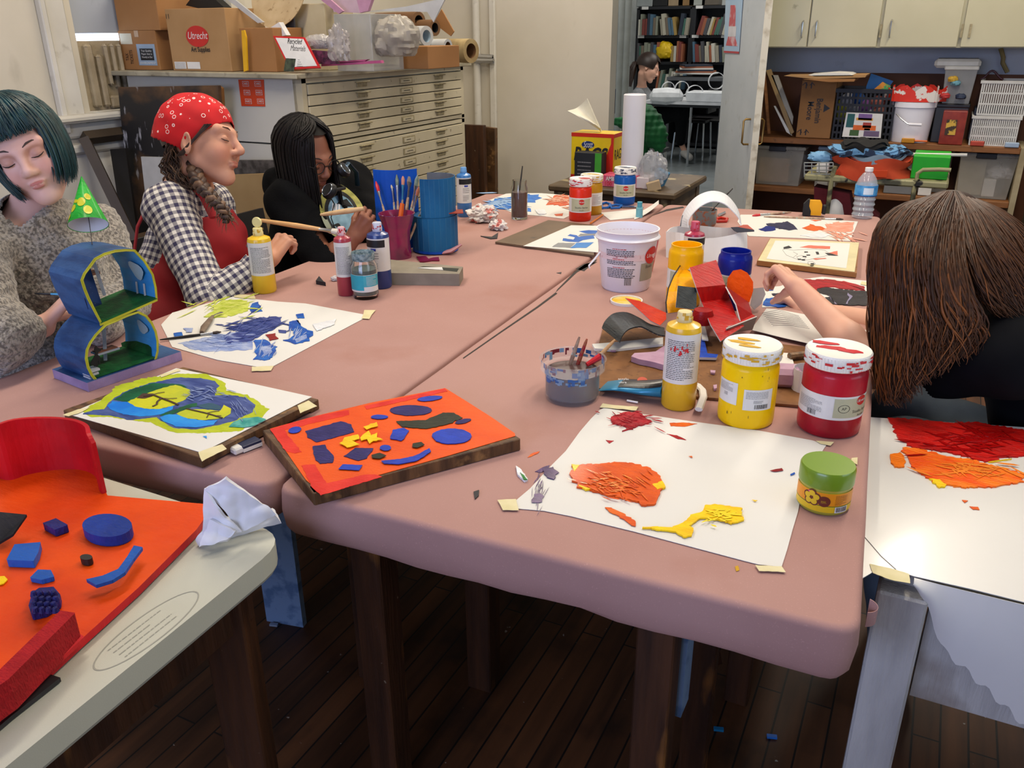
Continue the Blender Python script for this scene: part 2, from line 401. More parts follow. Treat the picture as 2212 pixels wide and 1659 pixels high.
def head(B,H,nose=1.0,jaw=1.0,lids=1.0):
 s=H.to_scale()[0]
 E=lambda c,r,k=.012,sub=0,rot=None:B.ell(c,r,H if rot is None else H @ Matrix.Translation(c) @ rot @ Matrix.Translation([-x for x in c]),k=k*s,sub=sub,tagn=1)
 Cp=lambda a,b,ra,rb,k=.01,sub=0:B.cap(TP(H,a),TP(H,b),ra*s,rb*s,k*s,1,sub)
 E((0,-.018,.030),(.076,.092,.088),.03);E((0,.020,-.026),(.058*jaw,.061,.079),.03)
 E((0,.056,-.095),(.020*jaw,.018,.018),.022)
 for x in (-1,1):
  Cp((x*.050*jaw,.002,-.055),(x*.013,.051,-.095),.014,.013,.024)
  E((x*.037,.050,-.034),(.022,.024,.024),.03)
  Cp((x*.046,.064,.022),(x*.010,.077,.016),.010,.009,.02)
  E((x*.032,.090,.001),(.017,.016,.0105),.012,1)
 Cp((0,.078,.014),(0,.097*nose,-.028),.0065,.0095,.012);E((0,.093*nose,-.032),(.0115,.011,.009),.008)
 for x in (-1,1):
  E((x*.0115,.085,-.035),(.0075,.011,.0075),.006)
  E((x*.032,.0665,-.001),(.0155,.0155*lids,.0130),.003)
  Cp((x*.046,.066,-.004),(x*.020,.074,-.006),.003,.003,.006)
 E((0,.0790,-.0595),(.0190,.0090,.0042),.006);E((0,.0785,-.0675),(.0155,.0090,.0048),.006)
 Cp((-.020,.0885,-.0636),(.020,.0885,-.0636),.0012,.0012,.004,1)
 for x in (-1,1):
  R=rotm(0,0,x*-.35)
  E((x*.077,-.010,-.012),(.0065,.019,.031),.006,0,R);E((x*.084,-.004,-.010),(.005,.010,.017),.004,1,R)
def head_tint(V,H,lip,brow=None,cheek=None,lid=None):
 Hi=np.array(H.inverted());q=V @ Hi[:3,:3].T+Hi[:3,3];c=np.zeros((len(V),4))
 def put(cc,r,col,amt,soft=.35):
  d=np.linalg.norm((q-np.array(cc))/np.array(r),axis=1);a=np.clip((1+soft-d)/soft,0,1)*amt;w=a>c[:,3]*0+.001
  col=np.array(lin(col)[:3]);na=np.maximum(c[:,3],a);c[w,:3]=c[w,:3]*(1-a[w,None])+col*a[w,None];c[w,:3]=np.where((c[w,3:4]<.001),col,c[w,:3]);c[:,3]=na
 if cheek:
  for x in (-1,1):put((x*.04,.07,-.036),(.014,.03,.014),cheek,.35,.9)
 if lid:
  for x in (-1,1):put((x*.032,.082,.006),(.019,.02,.010),lid,.55,.5)
 put((0,.092,-.0592),(.0175,.016,.0036),lip,.75);put((0,.092,-.0682),(.0145,.016,.0042),lip,.7)
 return c
def face_bits(par,H,hair_m,lash_m,lip_m=None,brow_m=None):
 """eyebrows and lash lines as thin parts"""
 for x in (-1,1):
  g=G(brow_m or hair_m);g.tube([TP(H,(x*a,b,c)) for a,b,c in ((.014,.0835,.0205),(.026,.0815,.0262),(.038,.0755,.0272),(.049,.066,.022))],[.0040,.0052,.0044,.0018],6,flat=.45)
  g.build('eyebrow',par,smooth=True)
  g=G(lash_m);g.tube([TP(H,(x*a,b,c)) for a,b,c in ((.019,.0795,-.0055),(.026,.0830,-.0075),(.034,.0830,-.0080),(.041,.0785,-.0065),(.0475,.073,-.003))],[.0007,.0014,.0015,.0014,.0006],5)
  g.build('eyelash',par,smooth=True)
def hand(B,W,side,curl=(25,30,20),spread=6,thumb=(40,20),s=1.0,fcurl=None,tc=(18,14),k=.004):
 """W: wrist frame, x across the palm (towards the thumb for side=+1), y along the fingers, z out of the back of the hand"""
 def T(p):return TP(W,(p[0]*side*s,p[1]*s,p[2]*s))
 B.cap(T((-.018,.012,0)),T((-.026,.075,0)),.015*s,.011*s,.012,2);B.cap(T((0,.008,0)),T((-.004,.082,.001)),.017*s,.011*s,.012,2);B.cap(T((.016,.012,0)),T((.022,.080,0)),.016*s,.011*s,.012,2)
 tips=[]
 for i,(x,L) in enumerate(((.026,.070),(.008,.078),(-.011,.072),(-.028,.056))):
  cu=(fcurl[i] if fcurl else curl);base=Vector((x,.082-(abs(i-1)*.004),0));yaw=math.radians((1.4-i)*spread);a=0;p=base;pts=[p];segs=(.45,.30,.25)
  for j in range(3):
   a+=math.radians(cu[j]);d=Vector((math.sin(yaw)*math.cos(a),math.cos(yaw)*math.cos(a),-math.sin(a)));p=p+d*L*segs[j];pts.append(p)
  r=(.0092,.0084,.0076,.0062) if i<3 else (.0080,.0072,.0064,.0054)
  B.chain([T(q) for q in pts],[z*s for z in r],k,2);tips.append(T(pts[-1]))
 a=math.radians(thumb[0]);b=math.radians(thumb[1]);p0=Vector((.020,.022,-.004));d=Vector((math.sin(a)*math.cos(b),math.cos(a)*math.cos(b),-math.sin(b)))
 p1=p0+d*.042;a-=math.radians(tc[0]);b+=math.radians(8);d2=Vector((math.sin(a)*math.cos(b),math.cos(a)*math.cos(b),-math.sin(b)));p2=p1+d2*.030
 a-=math.radians(tc[1]);d3=Vector((math.sin(a)*math.cos(b),math.cos(a)*math.cos(b),-math.sin(b)));p3=p2+d3*.022
 B.chain([T(q) for q in (p0,p1,p2,p3)],[.0135*s,.0105*s,.0095*s,.0075*s],.008,2);tips.append(T(p3))
 return tips
def strands(g,roots,path,n,rad,m,rng,segs=9,sides=4,flat=.5):
 """locks of hair: path(root, t, jitter) gives the point along a lock"""
 for _ in range(n):
  r=roots(rng);j=[rng.uniform(-1,1) for _ in range(6)];P=[path(r,i/segs,j) for i in range(segs+1)];k=rad*rng.uniform(.6,1.3)
  g.tube(P,[k*(.55+.45*min(1,i/2))*(1-.8*max(0,(i/segs-.6)/.4)) for i in range(segs+1)],sides,m[rng.randrange(len(m))],cap=False,flat=flat)
# ---------------------------------------------------------------- the room
WALL=overlay(mat('painted plaster','#cfc8b8',.55,'#c3bcab',1.5,bump=.15,bscale=60,dist=.002),'#8d8676',6,.66,.85,(1,1,.5),amount=.5)
WHITEW=overlay(mat('white painted wood','#d5d2c8',.45,'#c4c0b4',3,bump=.1,bscale=40,dist=.002),'#8a8375',14,.64,.8,amount=.6)
GREYW=overlay(mat('grey painted wall','#aeb4bd',.5,'#9fa6b0',2),'#7b7f86',8,.66,.8,amount=.5)
CEIL=mat('ceiling paint','#d9d6cc',.8,'#cfccc2',2)
def floor_mat(key,c1,c2,c3,bw,bh,rough,rot=PI/2,mort=.012):
 m=bpy.data.materials.new(key);m.use_nodes=True;nt=m.node_tree;N=nt.nodes;L=nt.links;b=N['Principled BSDF']
 tc=N.new('ShaderNodeTexCoord');mp=N.new('ShaderNodeMapping');mp.inputs['Rotation'].default_value=(0,0,rot);L.new(tc.outputs['Object'],mp.inputs[0])
 br=N.new('ShaderNodeTexBrick');br.inputs['Scale'].default_value=1;br.inputs['Brick Width'].default_value=bw;br.inputs['Row Height'].default_value=bh
 br.inputs['Mortar Size'].default_value=mort*bh*2;br.inputs['Mortar Smooth'].default_value=.1;br.offset=.37
 br.inputs['Color1'].default_value=lin(c1);br.inputs['Color2'].default_value=lin(c2);br.inputs['Mortar'].default_value=lin(c3);L.new(mp.outputs[0],br.inputs['Vector'])
 nz=N.new('ShaderNodeTexNoise');nz.inputs['Scale'].default_value=3;nz.inputs['Detail'].default_value=8;m2=N.new('ShaderNodeMapping');m2.inputs['Scale'].default_value=(8,.8,1);L.new(tc.outputs['Object'],m2.inputs[0]);L.new(m2.outputs[0],nz.inputs['Vector'])
 rp=N.new('ShaderNodeMapRange');rp.inputs[1].default_value=.3;rp.inputs[2].default_value=.7;rp.inputs[3].default_value=.45;rp.inputs[4].default_value=1.2;L.new(nz.outputs[0],rp.inputs[0])
 mx=N.new('ShaderNodeMix');mx.data_type='RGBA';mx.blend_type='MULTIPLY';mx.inputs['Factor'].default_value=1;L.new(br.outputs['Color'],mx.inputs['A']);L.new(rp.outputs[0],mx.inputs['B']);L.new(mx.outputs['Result'],b.inputs['Base Color'])
 b.inputs['Roughness'].default_value=rough
 bp=N.new('ShaderNodeBump');bp.inputs['Strength'].default_value=.5;bp.inputs['Distance'].default_value=.003;bp.invert=True;L.new(br.outputs['Fac'],bp.inputs['Height']);L.new(bp.outputs[0],b.inputs['Normal'])
 return m
FLOOR=overlay(floor_mat('worn floorboards','#6b4122','#4c2c15','#140c07',1.1,.0575,.58,mort=.02),'#c9c2b4',42,.735,.75,amount=.7)
overlay(FLOOR,'#1c120b',5,.55,.7,amount=.7)
FLOOR2=mat('grey vinyl floor','#8b9193',.25,'#7c8385',3,bump=.02)
g=G(FLOOR);g.box((-.7,1.7,-.05),(7.4,8.6,.1));struct(g.build('floor'))
g=G(FLOOR2);g.box((-1.7,9.1,-.05),(5.4,6.2,.1));o=struct(g.build('floor'))
WY=6.0;LX=-3.72;RX=3.0
XA=Yp(1313,300,WY).x;XB=Yp(1556,300,WY).x   # the doorway
g=G(WALL);g.box(((LX+XA)/2-.1,WY+.06,1.6),(XA-LX+.2,.12,3.2));g.box(((XA+XB)/2,WY+.06,2.75),(XB-XA,.12,.9));struct(g.build('wall_back'))
g=G(GREYW);g.box(((XB+RX)/2,WY+.06,1.6),(RX-XB,.12,3.2));struct(g.build('wall_back_right'))
xt=Yp(1068,200,WY).x
g=G(WHITEW);g.box((xt,WY-.015,1.6),(.05,.03,3.2),ch=.006);struct(g.build('trim_1'))
g=G(WHITEW);g.tube([(xt-.13,WY-.03,0),(xt-.13,WY-.03,3.2)],.028,12);struct(g.build('trim_2',smooth=True))
# left wall with a window low behind the file cabinets
wy0=Xp(160,60,LX).y;wy1=3.95;wz0=Xp(197,241,LX).z;wz1=2.3
g=G(WALL)
g.box((LX-.06,(-2.6+wy0)/2,1.6),(.12,wy0+2.6,3.2));g.box((LX-.06,(wy1+WY)/2,1.6),(.12,WY-wy1,3.2));g.box((LX-.06,(wy0+wy1)/2,wz0/2),(.12,wy1-wy0,wz0));g.box((LX-.06,(wy0+wy1)/2,(wz1+3.2)/2),(.12,wy1-wy0,3.2-wz1))
struct(g.build('wall_left'))
g=G(GREYW);g.box((LX-.05,(wy0+wy1)/2,(Xp(200,72,LX-.02).z+wz1)/2),(.02,wy1-wy0,wz1-Xp(200,72,LX-.02).z))
sh=g.build('window_shade');struct(sh);sh.name='window_2'
g=G(WHITEW);g.box((LX+.012,wy0-.10,1.7),(.03,.10,1.30+2*(1.7-wz0-.03)-1.1),ch=.006);g.box((LX+.02,wy0-.165,1.9),(.035,.03,1.8-.1),ch=.006)
g.box((LX+.025,(wy0+wy1)/2-.07,wz0-.02),(.12,wy1-wy0+.34,.035),ch=.01);g.box((LX+.012,(wy0+wy1)/2-.07,wz0-.075),(.03,wy1-wy0+.28,.07),ch=.008);struct(g.build('window_1',bevel=.002))
SKYG=mat('daylight behind the pane','#cfe4ff',.3,emit=5.5)
g=G(SKYG);g.box((LX-.11,(wy0+wy1)/2,(wz0+wz1)/2),(.01,wy1-wy0,wz1-wz0));struct(g.build('window_3'))
zr=Xp(150,325,LX).z
g=G(WHITEW);g.box((LX+.015,1.2,zr),(.035,7.2,.045),ch=.012);g.box((LX+.006,1.2,zr/2),(.012,7.2,zr-.02));struct(g.build('trim_3'))
g=G(WALL);g.box((RX+.06,(1.2-2.5)/2-.02-.6,1.6),(.12,2.5,3.2));g.box((RX+.06,4.4,1.6),(.12,3.4,3.2));g.box((RX+.06,1.2,.6),(.12,3.2,1.2));g.box((RX+.06,1.2,2.9),(.12,3.2,.6));struct(g.build('wall_right'))
g=G(WALL);g.box((-3.2,-2.56,1.6),(1.3,.12,3.2));g.box((1.6,-2.56,1.6),(2.8,.12,3.2));g.box((-1.2,-2.56,.5),(2.8,.12,1.0));g.box((-1.2,-2.56,2.85),(2.8,.12,.7));struct(g.build('wall_rear'))
g=G(CEIL);g.box((-.7,1.7,3.25),(7.4,8.8,.1));struct(g.build('ceiling'))
LAMPW=mat('lit lamp diffuser','#fff6e6',.4,emit=3.0);LAMPF=mat('white lamp housing','#dddddd',.4)
for i,(x,y,s) in enumerate(ROOM_LAMPS):
 t=thing('ceiling_light','long white ceiling lamp over the '+('flat files side, near the window','flat files side, near the doorway','brown-haired person side','shelves side, near the cupboards')[i],'ceiling light',(x,y,3.12))
 g=G(LAMPF);g.box((x,y,3.17),(.34,2.0,.06));g.build('housing',t);g=G(LAMPW);g.box((x,y,3.135),(.22,1.9,.012));g.build('diffuser',t)
# ---- the room beyond the doorway
FW=mat('far room wall','#c9ccca',.6)
g=G(FW);g.box((-1.9,12.2,1.6),(5.8,.12,3.2));struct(g.build('wall_far'));g=G(FW);g.box((-4.5,9.1,1.6),(.12,6.2,3.2));struct(g.build('wall_far_left'));g=G(FW);g.box((1.0,9.1,1.6),(.12,6.2,3.2));struct(g.build('wall_far_right'))
g=G(CEIL);g.box((-1.7,9.15,3.25),(5.6,6.2,.1));struct(g.build('ceiling'))
# ---- the door leaf standing open towards the tables
DW=overlay(mat('pale blue-grey door paint','#b9c0c6',.35,'#aeb6bd',3,bump=.05),'#8b8c88',10,.62,.75,amount=.5)
DE=mat('cream door edge paint','#d6d2c2',.5,'#a79c85',14,lo=.5,hi=.7)
hy,ex=5.97,0
pe=Yp(1632,300,5.22);A=Vector((XB+.01,hy,0));Bp=Vector((pe.x,5.22,0));dd=(Bp-A).normalized();dn=Vector((dd.y,-dd.x,0))
if dn.y>0 and dn.x>0:dn=-dn
DF=frame((A.x,A.y,0),dd,(0,0,1))     # x along the leaf, y up, z = normal
dl=(Bp-A).length
g=G(DW);g.add([DF @ Vector((a,b,c)) for c in (-.02,.02) for b in (.01,2.25) for a in (0,dl)],[(0,1,3,2),(4,6,7,5),(0,4,5,1),(2,3,7,6),(0,2,6,4)]);
g.add([DF @ Vector((dl,b,c)) for c in (-.02,.02) for b in (.01,2.25)],[(0,2,3,1)],DE);door=struct(g.build('door_1'))
BR=mat('worn brass pull','#9a7b45',.35,metal=.9)
for sg in (-1,1):
 g=G(BR);z0=Yp(1605,310,5.3).z;z1=Yp(1605,256,5.3).z
 g.tube([DF @ Vector(p) for p in ((dl-.07,z0,sg*.02),(dl-.07,z0,sg*.05),(dl-.07,z0+.01,sg*.06),(dl-.07,z1-.01,sg*.06),(dl-.07,z1,sg*.05),(dl-.07,z1,sg*.02))],.006,8);g.build('handle',door,smooth=True)
# ---------------------------------------------------------------- tables
PINK=mat('pink rosin paper','#ad867d',.8,'#a37b72',2.2,bump=.12,bscale=600,dist=.0006)
overlay(PINK,'#c99c92',380,.62,.72,amount=.5);overlay(PINK,'#94604f',3.2,.62,.74,amount=.35)
OLDW=overlay(overlay(mat('old dark table wood','#4a2c18',.5,'#2e1a0e',5,stretch=(6,6,.6),bump=.3,bscale=20),'#8a5a28',4,.62,.7,(3,3,.7),amount=.7),'#b6a890',30,.72,.76,amount=.5)
def paper_cover(name,cs,z,drop,r,label,seed,m):
 rg=random.Random(seed);P=[Vector((x,y)) for x,y in cs];n=len(P);out=[]
 for i in range(n):          # rounded corners, finely stepped sides
  a,b,c=P[i-1],P[i],P[(i+1) % n];d1=(a-b).normalized();d2=(c-b).normalized();q=.04
  for k in range(5):
   t=k/4;out.append((b+d1*q)*(1-t)**2+b*2*t*(1-t)+(b+d2*q)*t*t)
  L=(c-b).length
  for k in range(1,int(L/.06)):out.append(b+d2*(.04+(L-.08)*k/int(L/.06)))
 N=len(out);cen=sum(out,Vector((0,0)))/N;V=[];nr=[]
 for i in range(N):t=(out[(i+1) % N]-out[i-1]).normalized();nr.append(Vector((t.y,-t.x)))
 prof=[(-r,0)]+[(-r+r*math.sin(a),-r+r*math.cos(a)) for a in [PI/2*k/5 for k in range(1,6)]]+[(.002,-drop*.5),(-.002,-drop*.85),(-.012,-drop)]
 for j,(o_,dz) in enumerate(prof):
  for i,p in enumerate(out):
   w=mnoise.noise(Vector((p.x*5,p.y*5,seed)))*(.004 if j>5 else .0015)*(j>0);q=p+nr[i]*(o_+w);V.append((q.x,q.y,z+dz+(mnoise.noise(Vector((p.x*9,p.y*9,seed+3)))*.008 if j==len(prof)-1 else 0)))
 F=[tuple(range(N))]  # the flat top
 for j in range(len(prof)-1):F+=[(j*N+(i+1) % N,j*N+i,(j+1)*N+i,(j+1)*N+(i+1) % N) for i in range(N)]
 g=G(m);g.add(V,F);o=g.build(name,smooth=True,ang=60);o.data.polygons[0].use_smooth=False;return tag(o,label,'paper cover')
NRr=(.012,.978);FRr=(-.175,3.80);FLr=(-1.058,3.70);NLr=(-.932,.945)
NRl=(-.940,.944);FRl=(-1.066,3.695);FLl=(-1.93,3.62);NLl=(-1.835,.900)
paper_cover('paper_cover',(NRr,FRr,FLr,NLr),TZ,.092,.011,'pink paper cover over the table with the large white bucket and the white paint sheet',3,PINK)
paper_cover('paper_cover',(NRl,FRl,FLl,NLl),TZ,.075,.010,'pink paper cover over the table in front of the three seated people',8,PINK)
def table(name,label,cs,legs,ztop,m,ap=.09):
 t=thing(name,label,'table',(sum(c[0] for c in cs)/4,sum(c[1] for c in cs)/4,0));inn=lambda k:[((c[0]-t.location.x)*k+t.location.x,(c[1]-t.location.y)*k+t.location.y) for c in cs]
 g=G(m);g.prism(inn(.97),.033,Matrix.Translation((0,0,ztop-.036)));g.build('tabletop',t)
 g=G(m);q=inn(.86)
 for i in range(4):
  a,b=Vector((*q[i],ztop-.036-ap/2)),Vector((*q[(i+1) % 4],ztop-.036-ap/2));d=b-a;g.box((a+b)/2,(d.length,.022,ap),rz=math.atan2(d.y,d.x))
 g.build('apron',t)
 for x,y in legs:
  g=G(m);g.box((x,y,(ztop-.036)/2),(.062,.062,ztop-.036),rz=.04,ch=.003,taper=.85);g.build('leg',t)
 return t
la=Yp(1423,1400,1.09);lb=Yp(1512,1430,1.30);lc=Yp(812,1240,1.06);ld=Yp(1015,1400,1.9);le=Yp(700,1250,1.5)
table('work_table','old dark wooden table under the pink paper with the large white bucket',(NRr,FRr,FLr,NLr),[(la.x,la.y),(-.30,3.45),(-.98,3.35),(lc.x,lc.y),(-.79,1.42)],TZ,OLDW)
table('work_table','old dark wooden table under the pink paper in front of the three seated people',(NRl,FRl,FLl,NLl),[(-1.05,1.33),(-1.16,3.45),(-1.85,3.4),(-1.76,1.05)],TZ,OLDW)
# loose old timber posts under the tables
t=thing('trestle','dark wooden trestle stand under the pink tables beside a blue strip','trestle',(lb.x,lb.y+.1,0));
for dx,dy,hh in ((0,.03,.66),(.03,.33,.66)):g=G(OLDW);g.box((lb.x+dx,lb.y+dy,hh/2),(.055,.03,hh),ch=.003);g.build('leg',t)
g=G(OLDW);g.tube([(lb.x-.04,lb.y+.03,.60),(lb.x-.02,lb.y+.30,.12)],.014,4);g.build('brace',t)
BLUEM=mat('pale blue painted board','#7f9dc4',.5,'#5d7da8',20,lo=.5,hi=.6)
q0=Zp(1470,1380,.55)
g=G(BLUEM);g.box((q0.x,q0.y+.04,.50),(.018,.05,.26));tag(g.build('blue_strip'),'narrow pale blue strip behind the lit table leg under the pink table','board')
q0=Zp(607,1340,.02)
g=G(BLUEM);g.box((q0.x,q0.y+.02,.18),(.11,.02,.36),rz=.2);tag(g.build('blue_board'),'pale blue painted board standing on the floor behind the grey table','board')
# ---- grey folding-table top on a dark wooden table, bottom left
GZ=.742
GREYT=overlay(mat('grey moulded plastic','#b9b9a8',.45,'#b2b2a2',3,bump=.25,bscale=500,dist=.0005),'#6d6b5c',7,.66,.78,amount=.6)
a=Zp(628,1158,GZ);b=Zp(10,1659,GZ);farl=Zp(240,1037,GZ)
dv=(b-a).normalized();b=a+dv*1.15;fv=(farl-a).normalized();c4=a+fv*1.2;c3=b+fv*1.2
def rounded(cs,r,k=6):
 P=[Vector((c[0],c[1])) for c in cs];out=[]
 for i in range(len(P)):
  A_,B_,C_=P[i-1],P[i],P[(i+1) % len(P)];d1=(A_-B_).normalized();d2=(C_-B_).normalized()
  for j in range(k+1):t=j/k;out.append(tuple((B_+d1*r)*(1-t)**2+B_*2*t*(1-t)+(B_+d2*r)*t*t))
 return out
t=thing('folding_table','grey plastic folding table with a rounded corner under the orange relief board','table',(a.x-.5,a.y-.3,0))
g=G(GREYT);ou=rounded([a,b,c3,c4][::-1],.07)
g.prism(ou,.045,Matrix.Translation((0,0,GZ-.045)));o=g.build('tabletop',t,bevel=.008)
EM=mat('embossed grey plastic','#96968a',.5)
T=frame(Zp(322,1357,GZ+.0004),-dv,(-dv).cross(Vector((0,0,1)))*-1)
g=G(EM);w,h=.088,.030
for i in range(40):
 a0,a1=2*PI*i/40,2*PI*(i+1)/40;g.add([T @ Vector(p) for p in ((w*math.cos(a0),h*math.sin(a0),0),(w*math.cos(a1),h*math.sin(a1),0),(w*.975*math.cos(a1),h*.93*math.sin(a1),0),(w*.975*math.cos(a0),h*.93*math.sin(a0),0))],[(0,1,2,3)])
for k in range(4):fine_print_flat(g,T @ Matrix.Translation((-.01,.015-.010*k,0)),.09,.006,1,EM,rnd)
g.build('embossed_mark',t)
g=G(OLDW)
def beam(g,a,b,w,h):d=b-a;g.box((a+b)/2,(d.length,w,h),rz=math.atan2(d.y,d.x))
i0=a+fv*.07+dv*.05;i1=b+fv*.07;zz=GZ-.045-.05
beam(g,Vector((i0.x,i0.y,zz)),Vector((i1.x,i1.y,zz)),.03,.09);i2=i0+fv*1.0;beam(g,Vector((i0.x,i0.y,zz)),Vector((i2.x,i2.y,zz)),.03,.09);g.build('frame',t)
for p in (Zp(505,1400,.55),i0+fv*.9+dv*.05):g=G(OLDW);g.box((p.x,p.y,.34),(.065,.065,.68),rz=.5,ch=.003);g.build('leg',t)
# ---- white-papered desk at the right
WZ=.725
GW=overlay(overlay(mat('scuffed grey-white desk paint','#b6b4ae',.5,'#9c9a96',3,bump=.3,bscale=30,stretch=(8,8,1)),'#6b5a48',4,.6,.72,amount=.8),'#8a5430',7,.70,.74,(1,1,.6),amount=.9)
WP=mat('white coated paper','#d6d5cf',.3,'#cfcec8',2,coat=.2)
pl=Zp(1845,1262,WZ-.004);far=Zp(1876,902,WZ)
XW0=.03;y0=pl.y+.062;y1=far.y+.02
t=thing('desk','scuffed grey-white wooden desk with a torn white paper cover','desk',(.5,1.4,0))
g=G(GW);g.box((.60,(y0+y1)/2,WZ-.014),(1.14,y1-y0,.022),ch=.002);g.build('tabletop',t)
g=G(GW);z0=.50;g.box((.62,y0+.012,(WZ-.03+z0)/2),(1.04,.02,WZ-.03-z0));g.box((.62,y1-.05,.63),(1.04,.02,.13));g.build('apron',t)
for x,y in ((XW0+.030,y0-.005),(XW0+.06,y1-.04),(1.1,y0+.05),(1.1,y1-.04)):
 g=G(GW);g.box((x,y,(WZ-.025)/2),(.07,.055,WZ-.025),ch=.004,taper=.8);g.build('leg',t)
g=G(OLDW);g.box((.6,y0+.06,.10),(1.0,.03,.03));g.build('stretcher',t)
# ---------------------------------------------------------------- people
def cd(r,u,b):return Vector(CR*r+CU*u-CF*b)
def hframe(w,k,nrm):y=(Vector(k)-Vector(w)).normalized();z=Vector(nrm);z=(z-y*z.dot(y)).normalized();x=y.cross(z);return Matrix(((x.x,y.x,z.x,w[0]),(x.y,y.y,z.y,w[1]),(x.z,y.z,z.z,w[2]),(0,0,0,1)))
SKA=skin_mat('pale rosy skin','#e3b7a6','#d7a391');SKB=skin_mat('light tan skin','#cf9a80','#c08a70');SKC=skin_mat('brown skin','#94604a','#835340');SKD=skin_mat('fair skin with freckles','#dcab93','#cf9a82')
LASH=mat('dark lashes','#2a1c18',.6);DARKF=mat('black cotton','#121316',.9,'#0b0c0e',30,bump=.3,bscale=300,spec=.2)
def cloth_uv(B,V):
 P=[p for p in B.P if p[0]=='c' and not p[9]];D=np.stack([B.ev1(p,V) for p in P]);ix=D.argmin(0);uv=np.zeros((len(V),3))
 for i,p in enumerate(P):
  m=ix==i
  if not m.any():continue
  a,b=p[1],p[2];d=b-a;L=np.linalg.norm(d)+1e-9;d=d/L;ref=np.array([.3,-.8,.2]);ref=ref-d*(ref@d);ref /= np.linalg.norm(ref);w=np.cross(d,ref)
  q=V[m]-a;t=q@d;ang=np.arctan2(q@w,q@ref);uv[m,0]=ang*(p[3]+p[4])/2;uv[m,1]=t+p[8];uv[m,2]=i
 return uv
def gingham(key,c1,c2,size):
 m=bpy.data.materials.new(key);m.use_nodes=True;nt=m.node_tree;N=nt.nodes;L=nt.links;b=N['Principled BSDF'];b.inputs['Roughness'].default_value=.85
 at=N.new('ShaderNodeAttribute');at.attribute_name='cloth';sp=N.new('ShaderNodeSeparateXYZ');L.new(at.outputs['Vector'],sp.inputs[0]);o=[]
 for k in (0,1):
  a=N.new('ShaderNodeMath');a.operation='MULTIPLY';a.inputs[1].default_value=1/size;L.new(sp.outputs[k],a.inputs[0]);f=N.new('ShaderNodeMath');f.operation='FRACT';L.new(a.outputs[0],f.inputs[0])
  c=N.new('ShaderNodeMath');c.operation='GREATER_THAN';c.inputs[1].default_value=.5;L.new(f.outputs[0],c.inputs[0]);o.append(c)
 s=N.new('ShaderNodeMath');s.operation='ADD';L.new(o[0].outputs[0],s.inputs[0]);L.new(o[1].outputs[0],s.inputs[1]);r=N.new('ShaderNodeValToRGB');r.color_ramp.interpolation='CONSTANT'
 h=N.new('ShaderNodeMath');h.operation='MULTIPLY';h.inputs[1].default_value=.5;L.new(s.outputs[0],h.inputs[0]);L.new(h.outputs[0],r.inputs[0])
 e=r.color_ramp.elements;e[0].color=lin(c1);e[1].position=.9;e[1].color=lin(c2);k=e.new(.4);k.color=tuple((lin(c1)[i]*.35+lin(c2)[i]*.65) for i in range(3))+(1,)
 L.new(r.outputs[0],b.inputs['Base Color']);return m
def fold_noise(sc,amp):
 def f(X):return amp*(np.sin(X[:,0]*sc*1.3+2*np.sin(X[:,2]*sc*.8))*np.sin(X[:,2]*sc*1.1+1.5*np.sin(X[:,1]*sc*.9))+.5*np.sin(X[:,1]*sc*2.1+X[:,2]*sc*1.7))
 return f

